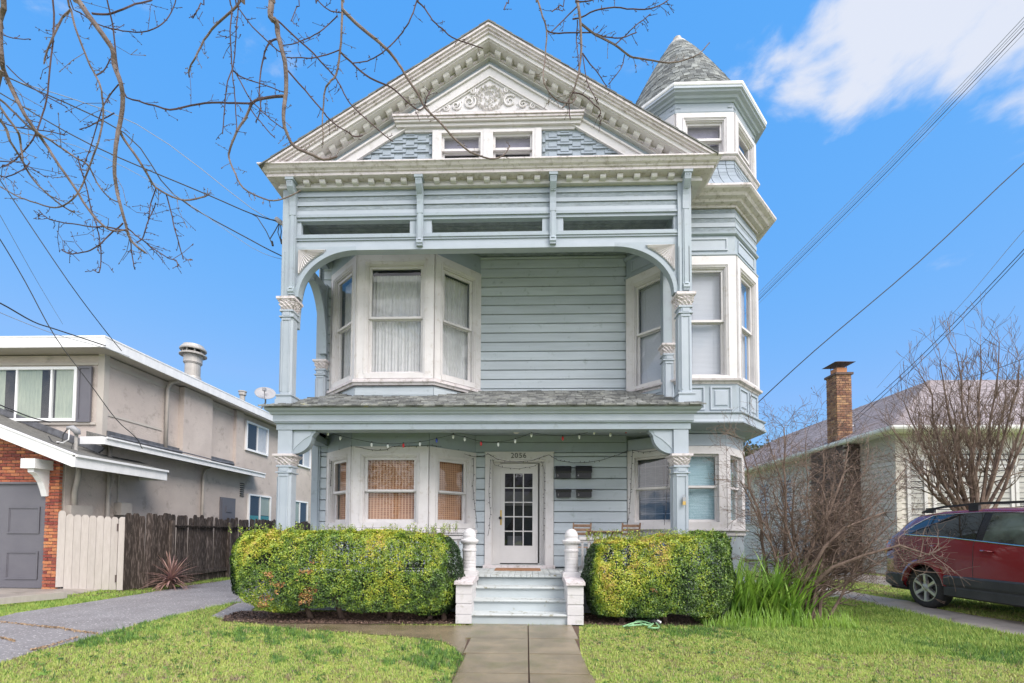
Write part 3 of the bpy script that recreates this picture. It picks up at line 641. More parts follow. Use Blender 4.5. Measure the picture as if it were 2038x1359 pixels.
for bx, zb in ((-4.19, 5.62), (-1.905, 6.47), (.445, 6.47), (2.745, 5.62)):   # long frieze brackets
    q = MB(); pr = [(7.96, zb), (7.90, zb), (7.86, zb + .05), (7.865, zb + .10), (7.885, zb + .14), (7.885, 7.05), (7.875, 7.06), (7.875, 7.2), (7.865, 7.30), (7.84, 7.38), (7.79, 7.45), (7.755, 7.50), (7.74, 7.57), (7.74, 7.64), (7.96, 7.64)]
    q.prism_yz(pr, bx - .055, bx + .055)
    q.prism_yz([(p[0] - .012 if p[0] < 7.95 else p[0], p[1]) for p in pr[3:6]] + [(7.96, 7.05), (7.96, zb + .1)], bx - .03, bx + .03)
    for k in range(3): q.box(bx - .05, bx + .05, 7.872, 7.90, zb + .0 + k * .03, zb + .018 + k * .03)
    q.box(bx - .075, bx + .075, 7.725, 7.96, 7.60, 7.645)
    for k in range(7):
        z_ = 7.38 + k * .03; s_ = .018; yy = 7.84 - k * .014
        for sx in (-1, 1): q.add([(bx + sx * .022, yy - .03, z_), (bx + sx * .045, yy - .01, z_ + .02), (bx + sx * .022, yy, z_ + .04), (bx, yy - .01, z_ + .015)], [(0, 1, 2, 3)])
    q.build('long_bracket', M['blue'], H)
# ---- main cornice
CX = -.69
P = [(-4.42, 9.3), (-4.42, 7.90), (3.0, 7.90), (3.0, 8.9)]
ledge('dentil_board', P, [(-.1, 0), (.03, 0), (.03, .045), (.012, .055), (.012, .115), (-.1, .115)], 7.545, M['cream'])
ledge('cornice', [(-4.42, 20), (-4.42, 7.90), (3.0, 7.90), (3.0, 8.62)], [(-.3, 0), (.14, 0), (.17, .005), (.17, .055), (.19, .06), (.20, .08), (.235, .10), (.26, .135), (.285, .15), (.285, .172), (-.3, .172)], 7.65, M['cream_dirty_shade'])
dm = MB(); dm.prism_yz([(.0, 0), (.035, 0), (.035, .075), (-.055, .075), (-.06, .03), (-.045, .008), (-.02, .0)], -.05, .05); dmm = dm.mesh('modillion', M['cream'])
def modrow(x0, x1, n):
    for i in range(n): inst('modillion', dmm, H, (x0 + (x1 - x0) * i / (n - 1), 7.85, 7.57))
modrow(-3.92, -2.18, 7); modrow(-1.60, .165, 7); modrow(.72, 2.48, 7)
# ---- gable
s_ = .63; zt = lambda x, top: top - s_ * abs(x - CX)
def rake(name, top, h, y0, y1, m, zb=7.80, sides=(-1, 1), hmin=None):
    for s in sides:
        lo = top - h; x_in = (lo - zb) / s_; x_out = (top - zb) / s_
        poly = [(CX, lo), (CX, top), (CX + s * x_out, zb), (CX + s * x_in, zb)]
        q = MB(); q.prism_xz(poly, y0, y1); q.build(name, M[m], H)
gz_ = lambda x: 10.11 - s_ * abs(x - CX)
q = MB(); q.prism_xz([(CX - 3.75, 7.75), (-1.62, 7.75), (-1.62, gz_(-1.62))], 7.98, 8.1); q.prism_xz([(.16, 7.75), (CX + 3.75, 7.75), (.16, gz_(.16))], 7.98, 8.1); q.prism_xz([(-1.62, 8.6), (.16, 8.6), (.16, gz_(.16)), (CX, 10.11), (-1.62, gz_(-1.62))], 7.98, 8.1); q.build('gable_wall', M['blue'], H)
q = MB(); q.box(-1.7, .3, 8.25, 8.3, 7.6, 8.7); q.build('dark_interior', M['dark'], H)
rake('rake_crown', 10.235, .045, 7.60, 8.0, 'cream_dirty_shade'); rake('rake_crown', 10.19, .04, 7.63, 8.0, 'cream_dirty_shade'); rake('rake_crown', 10.15, .04, 7.66, 8.0, 'cream_dirty_shade'); rake('rake_fascia', 10.11, .07, 7.69, 8.0, 'cream')
rake('rake_soffit', 10.04, .02, 7.72, 8.0, 'cream')
rake('rake_board', 10.06, .05, 7.935, 7.99, 'cream_dirty_shade'); rake('rake_board', 10.02, .03, 7.90, 7.99, 'cream', 7.75)  # darker upper board paints in the shade between the modillions
rake('rake_moulding', 9.985, .03, 7.885, 7.98, 'cream_dirty_shade'); rake('rake_moulding', 9.955, .028, 7.91, 7.98, 'cream')
th = math.atan(s_)
for s in (-1, 1):
    for i in range(16):
        dx = .14 + i * .202; inst('modillion', dmm, H, (CX + s * dx, 7.865, 10.04 - s_ * dx - .094), rot=(0, s * th, 0), scale=(1.15, 1.3, 1.25))
# blue band between, then the inner cream pediment
rake('pediment_board', 9.775, .17, 7.925, 7.98, 'white'); rake('pediment_moulding', 9.785, .035, 7.895, 7.98, 'cream'); rake('pediment_moulding', 9.60, .025, 7.91, 7.98, 'cream')
q = MB(); q.prism_xz([(CX - 1.42, 8.72), (CX + 1.42, 8.72), (CX, 9.62)], 7.955, 7.985); q.build('tympanum', M['white'], H)
def inner_tri(top, z0, w, y0, name):
    for s in (-1, 1):
        q = MB(); lo = top - w; q.prism_xz([(CX, lo), (CX, top), (CX + s * (top - z0) / s_, z0), (CX + s * (lo - z0) / s_, z0)], y0, 7.98); q.build(name, M['cream'], H)
inner_tri(9.575, 8.80, .03, 7.93, 'pediment_moulding')
for a, b, c_, y0 in ((-2.40, .985, 8.775, 7.80), (-2.385, .97, 8.735, 7.82), (-2.365, .95, 8.70, 7.84), (-2.35, .93, 8.645, 7.88)):
    q = MB(); q.box(a, b, y0, 7.98, c_, c_ + (.035 if c_ > 8.7 else .05)); q.build('pediment_shelf', M['cream_dirty_shade' if c_ > 8.72 else 'cream'], H)
q = MB(); q.box(-2.21, .83, 7.93, 7.975, 8.585, 8.645); q.build('head_board', M['white'], H)
# ornament: wreath and scrolls
q = MB(); wc = (CX, 9.19)
Tq = lambda p: (wc[0] + p[0], 7.955 - p[2], wc[1] + p[1])
rr = random.Random(3); q.T = Tq
def blob_(x, y, s, h=.03):
    q.add([(x - s, y, 0), (x, y - s * .8, 0), (x + s, y, 0), (x, y + s * .8, 0), (x, y, h), (x + s * .3, y + s * .3, h * .8)], [(0, 1, 4), (1, 2, 4), (2, 5, 4), (2, 3, 5), (3, 4, 5), (3, 0, 4)])
for i in range(90):
    a = 2 * pi * i / 90; r_ = .235 + rr.uniform(-.03, .03); blob_(r_ * cos(a), r_ * .86 * sin(a), rr.uniform(.02, .04), rr.uniform(.03, .06))
for i in range(60):
    a = rr.random() * 6.28; r_ = .18 * sqrt(rr.random()); blob_(r_ * cos(a), r_ * .86 * sin(a), rr.uniform(.012, .03), rr.uniform(.02, .05))
def spiral(x, y, r0, turns, dirn, w):
    pts = []; ws = []
    for i in range(26):
        t = i / 25; a = dirn * t * turns * 2 * pi + .7; r_ = r0 * (1 - .85 * t); pts.append((x + r_ * cos(a), y + r_ * sin(a), .012)); ws.append(w * (1 - .5 * t))
    q.tube(pts, ws, 5)
for s in (-1, 1):
    for x, y, r0 in ((.36, -.06, .12), (.60, -.12, .085), (.78, -.16, .06), (.93, -.185, .04), (.30, .14, .05)):
        spiral(s * x, y, r0, 1.5, s, .02)
        for k in range(7): blob_(s * x + rr.uniform(-1, 1) * r0 * 1.2, y + rr.uniform(-1, 1) * r0, rr.uniform(.012, .028), .03)
for i in range(64): x = -1.02 + i * .0325; blob_(x, -.265, .014, .02)
q.box(-1.12, 1.12, -.235, -.228, 0, .012); q.box(-1.12, 1.12, -.30, -.292, 0, .012)
q.T = None; q.build('carved_ornament', M['cream'], H)
q = MB(); q.prism_xz([(CX - 1.19, 8.87), (CX + 1.19, 8.87), (CX + 1.15, 8.96), (CX - 1.15, 8.96)], 7.945, 7.955); q.build('ornament_band', M['cream'], H)
# gable windows
FG = FR((-1.70, 7.925), (.24, 7.925))
window(FG, .11, .91, 7.7, 8.585, cw=.05, rail=8.245, cover='frost', top=.05, proud=.02, sash_w=.04, inner=False, cov_n=-.135)
window(FG, 1.03, 1.83, 7.7, 8.585, cw=.05, rail=8.245, cover='frost', top=.05, proud=.02, sash_w=.04, inner=False, cov_n=-.135)
for a, b in ((0, .11), (.91, 1.03), (1.83, 1.94)): q = fmb(FG); q.box(a, b, -.05, .03, 7.7, 8.585); q.build('window_mullion', M['white'], H)
# stepped gable shingles, one by one
shb = {}
def shingle(w, h):
    k = (round(w, 2), h)
    if k not in shb:
        m_ = MB(); m_.hull([(-w / 2 + .002, 0, 0), (w / 2 - .002, 0, 0), (w / 2 - .002, .02, h), (-w / 2 + .002, .02, h)], [(-w / 2 + .002, -.018, 0), (w / 2 - .002, -.018, 0), (w / 2 - .002, .010, h), (-w / 2 + .002, .010, h)])
        shb[k] = m_.mesh('shingle', M['blue_matte'])
    return shb[k]
for side in (-1, 1):
    for r in range(10):
        z0_ = 7.79 + r * .088; x = -.10 if r % 2 else .11; k = 0
        while x < 1.75:
            w = .27 if k % 2 else .15; z_ = z0_ - (0 if k % 2 else .042); xa_, xb_ = max(x, 0), x + w
            if xb_ - xa_ > .02:
                lo, hi = (CX - 1.03 - xb_, CX - 1.03 - xa_) if side < 0 else (CX + .95 + xa_, CX + .95 + xb_)
                far = lo if side < 0 else hi; near = hi if side < 0 else lo
                edge = 9.61 - s_ * abs(far - CX); e2 = 9.61 - s_ * abs(near - CX)
                if z_ < 8.57 and e2 > z_ + .02:
                    if edge < z_ + .09:                                   # trim the outer end under the sloping board
                        cut = max(.02, (e2 - z_ - .02) / s_); w2 = min(hi - lo, cut)
                        lo, hi = (hi - w2, hi) if side < 0 else (lo, lo + w2)
                    hh = min(.125, 8.60 - z_)
                    inst('shingle', shingle(hi - lo, round(hh, 3)), H, ((lo + hi) / 2, 7.962, z_))
            x += w; k += 1
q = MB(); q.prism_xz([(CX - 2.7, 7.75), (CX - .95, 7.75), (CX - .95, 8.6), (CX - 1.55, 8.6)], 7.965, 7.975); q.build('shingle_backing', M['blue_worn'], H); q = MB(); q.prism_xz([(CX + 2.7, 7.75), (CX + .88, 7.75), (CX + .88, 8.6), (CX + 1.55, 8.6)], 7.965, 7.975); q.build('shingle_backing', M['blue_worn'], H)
# main roof
q = MB()
for s in (-1, 1):
    xo = 3.88
    q.hull([(CX, 7.64, 10.235), (CX + s * xo, 7.64, 10.235 - s_ * xo), (CX + s * xo, 20.4, 10.235 - s_ * xo), (CX, 20.4, 10.235)], [(CX, 7.64, 10.29), (CX + s * xo, 7.64, 10.29 - s_ * xo), (CX + s * xo, 20.4, 10.29 - s_ * xo), (CX, 20.4, 10.29)])
q.build('roof', M['slate'], H)
q = MB()
for s in (-1, 1):
    x = 0
    while x < 3.78:
        w = random.uniform(.12, .2); t = random.uniform(.012, .026); zz = 10.237 - s_ * x
        q.hull([(CX + s * x, 7.585, zz), (CX + s * (x + w), 7.585, zz - s_ * w), (CX + s * (x + w), 8.4, zz - s_ * w), (CX + s * x, 8.4, zz)], [(CX + s * x, 7.585, zz + t), (CX + s * (x + w), 7.585, zz - s_ * w + t + .012), (CX + s * (x + w), 8.4, zz - s_ * w + t), (CX + s * x, 8.4, zz + t)], random.random() * .5); x += w
q.build('roof_shingles', M['slate'], H, kind='stuff')

# ---- turret
TX, TY = 3.36, 9.92; ph = pi / 8; A = 1 / cos(pi / 8)
def tower(name, prof, m, smooth=False):
    q = MB(); q.lathe([(r * A, z) for r, z in prof], TX, TY, 8, ph); return q.build(name, M[m], H, smooth=smooth)
tower('turret_wall', [(1.02, 0), (1.02, 1.40), (.6, 1.42), (.6, 3.0), (1.03, 3.10), (1.03, 3.33)], 'blue')
def faces(ap): P = octo(ap); return [FR(P[i], P[i + 1]) for i in range(3)]
def ring(name, ap, prof, z, m):
    r = ap / cos(pi / 8); P = [(TX + r * cos(a), TY + r * sin(a)) for a in [radians(157.5 + 45 * k) for k in range(7)]]
    return ledge(name, P, prof, z, M[m])
covl = ('broken', 'blind_blue', 'blind_blue')
LOW = [(2.07, 9.46), (2.90, 8.86), (3.79, 8.86), (4.41, 9.49)]
for i, F in enumerate([FR(LOW[k], LOW[k + 1]) for k in range(3)]):
    window(F, .003, F.w - .003, 1.50, 3.09, cw=.135 if i == 1 else .15, rail=2.30, cover=covl[i], top=.15, bottom=.14, gm='glass' if i else 'glass_dark', sash_w=.04, inner=False)
    q = fmb(F); q.box(0, F.w, -.1, .0, .2, 1.39)
    q.build('turret_panel', M['blue'], H)
    q = fmb(F); q.box(0, F.w, -.04, .012, 3.10, 3.32); q.build('frieze_board', M['blue_pale'], H)
ring('sill', 1.05, [(-.1, 0), (.03, 0), (.03, .08), (.08, .09), (.08, .115), (-.1, .115)], 1.385, 'white')
ring('turret_base_moulding', 1.05, [(-.1, 0), (.03, .02), (.05, .05), (.12, .07), (.26, .10), (.36, .115), (.395, .135), (.395, .16), (.375, .20), (.36, .30), (.39, .32), (.39, .34), (-.1, .34)], 3.32, 'blue')
tower('turret_wall', [(1.25, 3.6), (1.29, 3.62), (1.29, 4.24), (1.0, 4.25), (1.0, 6.55), (1.29, 6.62), (1.29, 7.5), (1.24, 7.6), (1.24, 8.5), (1.0, 8.55), (1.0, 9.35), (1.29, 9.42), (1.29, 9.7)], 'blue')
F3 = faces(1.32)
for i, F in enumerate(F3):
    q = fmb(F); q.box(0, F.w, -.03, 0, 3.665, 4.21); q.build('turret_panel', M['blue'], H)
    for a, b in ((.10, F.w / 2 - .05), (F.w / 2 + .05, F.w - .10)):
        q = fmb(F)
        q.box(a, a + .03, 0, .02, 3.72, 4.16); q.box(b - .03, b, 0, .02, 3.72, 4.16); q.box(a + .03, b - .03, 0, .02, 3.72, 3.75); q.box(a + .03, b - .03, 0, .02, 4.13, 4.16)
        q.hull([(a + .07, 0, 3.79), (b - .07, 0, 3.79), (b - .07, 0, 4.09), (a + .07, 0, 4.09)], [(a + .09, .018, 3.81), (b - .09, .018, 3.81), (b - .09, .018, 4.07), (a + .09, .018, 4.07)])
        q.build('raised_panel', M['blue_pale'], H)
    window(F, .003, F.w - .003, 4.30, 6.63, cw=.17, rail=5.40, cover='blind', top=.19, bottom=.06, gm='glass', sash_w=.045)
    q = fmb(F); q.box(0, F.w, -.03, 0, 6.69, 7.035); q.build('turret_panel', M['blue'], H)
    a, b = .12, F.w - .14; q = fmb(F)
    q.box(a, a + .03, 0, .02, 6.745, 6.985); q.box(b - .03, b, 0, .02, 6.745, 6.985); q.box(a + .03, b - .03, 0, .02, 6.745, 6.775); q.box(a + .03, b - .03, 0, .02, 6.955, 6.985); q.box(a + .03, b - .03, 0, .006, 6.775, 6.955); q.build('raised_panel', M['blue_pale'], H)
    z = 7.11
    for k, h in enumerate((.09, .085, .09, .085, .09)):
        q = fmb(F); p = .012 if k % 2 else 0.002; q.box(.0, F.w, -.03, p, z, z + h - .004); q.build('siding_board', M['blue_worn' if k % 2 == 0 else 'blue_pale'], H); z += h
    window(F, .003, F.w - .003, 8.60, 9.42, cw=.16, rail=8.925, cover='frost', top=.12, bottom=.03, gm='glass', sash_w=.04)
    q = fmb(F); q.box(0, F.w, -.03, .0, 9.45, 9.63); q.build('frieze_board', M['blue_pale'], H)
    for sx in (.06, F.w - .06):
        q = fmb(F)
        for k in range(9): a_ = k / 9 * pi; q.add([(sx, 0, 9.53), (sx + .05 * cos(a_), .012, 9.53 + .05 * sin(a_)), (sx + .05 * cos(a_ + .3), .012, 9.53 + .05 * sin(a_ + .3)), (sx, .012, 9.53)], [(0, 1, 3), (1, 2, 3)])
        q.build('carved_ornament', M['blue_pale'], H)
ring('sill', 1.32, [(-.05, 0), (.01, 0), (.02, .03), (.07, .05), (.08, .085), (.02, .095), (-.05, .095)], 4.207, 'cream_dirty_shade')
ring('turret_moulding', 1.32, [(-.05, 0), (.01, 0), (.035, .02), (.035, .05), (-.05, .06)], 6.632, 'blue')
ring('turret_moulding', 1.32, [(-.05, 0), (.015, 0), (.04, .02), (.045, .05), (.02, .07), (-.05, .075)], 7.035, 'blue')
ring('turret_cornice', 1.32, [(-.05, 0), (.03, 0), (.04, .04), (.12, .05), (.14, .09), (.22, .10), (.25, .14), (.32, .17), (.345, .20), (.345, .235), (-.05, .26)], 7.56, 'cream_dirty_shade')
q = MB()                                                                # flared shingle skirt
for i in range(-1, 5):
    pass
def skirt_r(t): return 1.60 - .28 * (1 - (1 - t) ** 2.2)
for k in range(8):
    t0, t1 = k / 8, (k + 1) / 8
    r = skirt_r(t0); r1 = skirt_r(t1); z0_, z1_ = 7.80 + .70 * t0, 7.80 + .70 * t1
    for f in range(8):
        a0, a1 = radians(-22.5 + 45 * f), radians(22.5 + 45 * f)
        for j in range(7):
            def P_(rr_, t_, z_):
                A0 = Vector((cos(a0), sin(a0))) * rr_ * A; A1 = Vector((cos(a1), sin(a1))) * rr_ * A; p = A0.lerp(A1, t_); return (TX + p.x, TY + p.y, z_)
            ta, tb = j / 7, (j + 1) / 7 - .01; dz = -.006 * ((j + k) % 2)
            q.hull([P_(r, ta, z0_ + dz), P_(r, tb, z0_ + dz), P_(r1 - .01, tb, z1_), P_(r1 - .01, ta, z1_)], [P_(r + .014, ta, z0_ + dz), P_(r + .014, tb, z0_ + dz), P_(r1 + .002, tb, z1_ + .02), P_(r1 + .002, ta, z1_ + .02)], random.random())
q.build('skirt_shingles', M['blue_matte'], H, kind='stuff')
ring('sill', 1.32, [(-.05, 0), (.03, 0), (.05, .03), (.05, .06), (.085, .075), (.085, .105), (-.05, .115)], 8.488, 'cream_dirty_shade')
ring('turret_moulding', 1.32, [(-.05, 0), (.02, 0), (.03, .025), (-.05, .03)], 9.421, 'blue')
ring('turret_crown', 1.32, [(-.05, 0), (.02, 0), (.04, .03), (.08, .035), (.10, .07), (.16, .085), (.17, .11), (.20, .12), (.20, .165), (.15, .17), (-.05, .18)], 9.63, 'blue_pale')
ring('gutter', 1.32, [(.12, 0), (.205, 0), (.215, .02), (.215, .055), (.195, .055), (.19, .02), (.12, .02)], 9.796, 'fascia')
q = MB(); cz0, cz1 = 9.80, 12.32; NR = 34
def cone_r(t): return .075 + 1.39 * (1 - t) ** .85
lean = lambda t: (TX - .05 * t, TY + .02 * t)
for k in range(NR):
    t0, t1 = k / NR, (k + 1) / NR; r0, r1 = cone_r(t0), cone_r(t1); z0_, z1_ = cz0 + (cz1 - cz0) * t0, cz0 + (cz1 - cz0) * min(1, t1 + .012)
    n = max(8, int(2 * pi * r0 / .125)); off = random.random()
    cx_, cy_ = lean(t0)
    for j in range(n):
        a0 = 2 * pi * (j + off) / n; a1 = a0 + 2 * pi / n * .94; e = random.uniform(-.016, .01); th_ = random.uniform(.008, .024)
        g = lambda a, r_, z_: (cx_ + r_ * cos(a), cy_ + r_ * sin(a), z_)
        q.hull([g(a0, r0 - .01, z0_ + e), g(a1, r0 - .01, z0_ + e), g(a1, r1 - .012, z1_), g(a0, r1 - .012, z1_)], [g(a0, r0 + th_, z0_ + e), g(a1, r0 + th_, z0_ + e * .5), g(a1, r1 + .002, z1_), g(a0, r1 + .002, z1_)], random.random())
q.build('spire_shingles', M['spire'], H, kind='stuff')
q = MB(); q.lathe([(1.38, 9.79)] + [(cone_r(t) - .02, cz0 + (cz1 - cz0) * t) for t in (0, .25, .5, .75, 1)], TX - .02, TY, 24); q.build('spire_core', M['slate'], H)
q = MB()
for k in range(5): z_ = 12.12 + k * .05; r_ = cone_r((z_ - cz0) / (cz1 - cz0)) + .012; q.lathe([(r_, z_), (r_ - .012, z_ + .045)], TX - .05, TY + .02, 16)
q.lathe([(.085, 12.36), (.09, 12.40), (.06, 12.43), (.01, 12.44)], TX - .05, TY + .02, 16)
q.build('spire_cap', M['galv'], H)
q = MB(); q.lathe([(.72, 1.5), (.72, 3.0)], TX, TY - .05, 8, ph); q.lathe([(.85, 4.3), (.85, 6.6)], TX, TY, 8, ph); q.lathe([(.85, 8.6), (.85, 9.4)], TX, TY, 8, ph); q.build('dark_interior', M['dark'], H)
# ================================================================= GROUND
def struct(o, label=None):
    o['kind'] = 'structure'
    if label: o['label'] = label
    return o
def ground_sheet(name, poly, off, m, thick=0., label=None):
    bm = bmesh.new(); vs = [bm.verts.new((x, y, 0)) for x, y in poly]; bm.faces.new(vs)
    xs = [p[0] for p in poly]; lo, hi = min(xs), max(xs)
    cuts = [x for x in [5.1 + .15 * i for i in range(36)] + [-9.4 - .1 * i for i in range(11)] if lo < x < hi]
    for x in cuts: bmesh.ops.bisect_plane(bm, geom=bm.verts[:] + bm.edges[:] + bm.faces[:], plane_co=(x, 0, 0), plane_no=(1, 0, 0))
    for v in bm.verts: v.co.z = tz(v.co.x) + off
    bmesh.ops.recalc_face_normals(bm, faces=bm.faces[:])
    for f in bm.faces:
        if f.normal.z < 0: f.normal_flip()
    me = bpy.data.meshes.new(name); bm.to_mesh(me); bm.free(); me.materials.append(M[m])
    ob = bpy.data.objects.new(name, me); COL.objects.link(ob); ORG[ob] = Vector((0, 0, 0)); return struct(ob, label)
q = MB(); GX = [-90, -40, -20, -12] + [-10.4 + .1 * i for i in range(11)] + [-8, -5, 0, 4, 5.1] + [5.25 + .15 * i for i in range(36)] + [12, 20, 40, 90]
GX = sorted(set(round(x, 3) for x in GX)); GY = [-30, -5, 0, 5, 8, 12, 20, 45, 150]
vs = [(x, y, tz(x)) for y in GY for x in GX]; n = len(GX)
q.add(vs, [(j * n + i, j * n + i + 1, (j + 1) * n + i + 1, (j + 1) * n + i) for j in range(len(GY) - 1) for i in range(n - 1)])
struct(q.build('lawn', M['lawn']), 'mossy front lawn around the walk')
px_poly = lambda L: [atg(x, y) for x, y in L]
DRIVE_IN = [(0, 1321), (66, 1298), (165, 1274), (259, 1248), (330, 1229.5), (412, 1210.7), (470, 1199)]
DRIVE_OUT = [(0, 1228), (33, 1220), (153, 1202), (282, 1182), (377, 1165), (447, 1156)]
a = px_poly(DRIVE_IN); b = px_poly(DRIVE_OUT)
drive = [(-6.2, -3), (-6.1, 3.2)] + a + [(-5.0, 8.6), (-4.9, 20), (-8.6, 20), (-8.75, 13)] + b[::-1] + [(-9.2, 3), (-9.2, -3)]
ground_sheet('driveway', drive, .006, 'asphalt', label='old grey asphalt driveway left of the Victorian')
sp_lo = [(419, 1228), (455, 1235), (510, 1242), (592, 1253), (675, 1258), (757, 1265), (829, 1270), (881, 1278), (905, 1290), (914, 1302), (921, 1303)]
sp_up = [(940, 1245), (914, 1246), (730, 1244), (592, 1239), (530, 1233), (500, 1222), (506, 1209), (518, 1203), (466, 1201)]
side_path = px_poly(sp_lo + sp_up); ground_sheet('side_path', side_path, .010, 'concrete', label='curved wet concrete path to the driveway')
ground_sheet('apron_path', px_poly([(419, 1228), (455, 1235), (505, 1228), (500, 1215), (518, 1203), (480, 1198)]), .014, 'asphalt')
bedL = [(-5.0, 7.55), (-4.75, 7.12), (-4.2, 7.0), (-3.4, 6.98), (-2.4, 7.0), (-1.08, 7.08), (-1.08, 8.05), (-5.0, 8.05)]
bedR = [(.87, 7.2), (1.5, 7.12), (2.6, 7.2), (3.6, 7.25), (4.6, 7.0), (5.0, 7.6), (4.8, 9.6), (2.7, 8.2), (.87, 8.05)]
ground_sheet('planting_bed_left', bedL, .016, 'mulch'); ground_sheet('planting_bed_right', bedR, .012, 'mulch')
S_IN = [(1581, 1165), (1597, 1177), (1658, 1188.6), (1724, 1200), (1794, 1217), (1865, 1233), (1935, 1249.6), (2038, 1267)]
S_OUT = [(1595, 1160.5), (1677, 1174.5), (1747, 1187.5), (1806, 1195.7), (1876, 1214), (1958, 1228.5), (2038, 1239)]
s1 = px_poly(S_IN) + [(6.35, 2), (6.35, -3), (7.1, -3), (7.1, 3)] + px_poly(S_OUT[::-1]) + [(6.3, 13), (5.6, 13)]
ground_sheet('drive_strip', s1, .008, 'concrete_dry', label='wet concrete wheel strip beside the lawn')
S2 = [(1611, 1153.5), (1677, 1156), (1759, 1165), (1883, 1186), (2038, 1207)]
s2 = px_poly(S2) + [(8.1, 3), (8.1, -3), (9.9, -3), (9.9, 20), (7.4, 20)]
ground_sheet('drive_strip', s2, .008, 'concrete_dry', label='second wheel strip under the parked car')
ground_sheet('garage_apron', [(-9.75, 9.85), (-9.9, 8.9), (-10.3, 7.9), (-10.9, 6.6), (-11.2, -3), (-16, -3), (-16, 10.2), (-10.3, 10.6), (-9.8, 10.5)], .008, 'concrete_dry', label='wet concrete apron before the grey garage door')
lerp_ = lambda tab, x: next((b + (d - b) * (x - a) / (c - a) for (a, b), (c, d) in zip(tab, tab[1:]) if x <= c), tab[-1][1])
# slab walk: every slab a part
wk = ground_sheet('front_walk', px_poly([(1152, 1245), (1154, 1286), (1157, 1311), (1171, 1332), (1182, 1359), (1200, 1440), (1260, 1700), (760, 1700), (870, 1440), (899, 1359), (906, 1330), (914, 1304), (905, 1290), (921, 1278), (938, 1245)]), .003, 'mulch', label='wet concrete slab walk from the steps'); ys = [7.09, 6.13, 5.36, 4.60, 3.84, 3.08, 2.3, 1.5]
for j in range(7):
    for xa, xb in ((-.83, .03), (.03, .96)):
        if j > 2: xa -= .0; 
        q = MB(); g = .008; e = [random.uniform(0, .004) for _ in range(4)]
        y1_, y0_ = ys[j] - g, ys[j + 1] + g
        eL = lambda y: lerp_([(1, -.62), (4.3, -.70), (5.2, -.68), (5.6, -.80), (7.1, -.83)], y); eR = lambda y: lerp_([(1, .62), (4.3, .66), (4.9, .62), (6, .68), (7.1, .82)], y)
        xl = max(xa, eL(y0_)) + g if xa < -.5 else xa + g; xr = min(xb, eR(y0_)) - g if xb > .5 else xb - g
        q.hull([(xl, y0_, -.01), (xr, y0_, -.01), (xr, y1_, -.01), (xl, y1_, -.01)], [(xl, y0_, .020 + e[0]), (xr, y0_, .020 + e[1]), (xr, y1_, .020 + e[2]), (xl, y1_, .020 + e[3])])
        q.build('slab', M['concrete'], wk)

# ================================================================= LEFT APARTMENT HOUSE
LX = -10.42
A_ = thing('apartment_house', (-13, 12, 0), 'beige stucco two storey house with brick garage front on the left', 'house')
q = MB(); q.box(-22, LX, 10.9, 24, 3.0, 5.75); q.box(-22, LX, 10.95, 24, 0, 3.0); q.box(-16, LX, 10.05, 10.95, 0, 2.99)
q.box(LX, LX + .16, 13.35, 14.6, 3.6, 5.75); q.box(LX, LX + .10, 15.95, 16.35, 3.6, 5.75)
q.build('wall', M['stucco'], A_)
q = MB()                                                                # roof with deep fascia
q.hull([(-22.4, 10.42, 5.78), (-9.98, 10.42, 5.78), (-9.98, 24.4, 5.78), (-22.4, 24.4, 5.78)], [(-22.4, 10.42, 5.86), (-9.98, 10.42, 5.86), (-9.98, 24.4, 5.86), (-22.4, 24.4, 5.86)]); q.build('soffit', M['stucco_trim'], A_)
q = MB(); q.hull([(-22.4, 10.44, 5.86), (-10.0, 10.44, 5.86), (-10.0, 24.4, 5.86), (-22.4, 24.4, 5.86)], [(-18, 14.5, 6.75), (-14.4, 14.5, 6.75), (-14.4, 20.4, 6.75), (-18, 20.4, 6.75)]); q.build('roof', M['asph_roof'], A_)
ledge('fascia', [(-22.4, 10.42), (-9.98, 10.42), (-9.98, 24.4)], [(-.02, 0), (.02, 0), (.02, .23), (.03, .235), (.03, .27), (-.02, .27)], 5.76, M['fascia'], A_)
q = MB(); q.hull([(-16.6, 12.5, 6.1), (-13.6, 12.5, 6.1), (-13.6, 15, 6.1), (-16.6, 15, 6.1)], [(-15.3, 13.6, 7.42), (-15.1, 13.6, 7.42), (-15.1, 13.9, 7.42), (-15.3, 13.9, 7.42)]); q.build('roof_cap', M['fascia'], A_)
# trims on stucco
q = MB(); q.box(LX - .14, LX + .02, 10.88, 10.905, 3.1, 5.78); q.box(LX, LX + .02, 10.905, 11.02, 3.7, 5.78); q.box(LX, LX + .018, 11.02, 15.9, 5.52, 5.6); q.box(LX, LX + .018, 11.02, 12.72, 4.28, 4.34); q.box(-22, LX - .14, 10.87, 10.9, 5.5, 5.56); q.box(-22, LX - .14, 10.86, 10.9, 4.02, 4.08)
q.build('trim', M['stucco_trim'], A_)
def downpipe(pts, r, m='pipe', parent=A_): q = MB(); q.tube(pts, r, 8); return q.build('downpipe', M[m], parent, smooth=True)
downpipe([(-10.05, 12.9, 5.78), (-10.3, 12.85, 5.7), (-10.34, 12.8, 5.5), (-10.34, 12.8, 3.75)], .05)
downpipe([(-10.34, 11.05, 3.6), (-10.34, 11.05, .1)], .045)
downpipe([(-10.1, 14.75, 3.6), (-10.33, 14.45, 3.4), (-10.36, 14.4, 3.2), (-10.36, 14.4, .1)], .045)
downpipe([(-10.25, 10.2, 2.9), (-10.3, 10.22, 2.6), (-10.36, 10.22, 2.3), (-10.36, 10.22, 1.95)], .055)
q = MB(); q.box(LX, -10.30, 10.1, 10.62, .9, 2.0); q.box(LX, -10.26, 10.25, 10.8, .9, 1.75); q.build('meter_box', M['pipe'], A_)
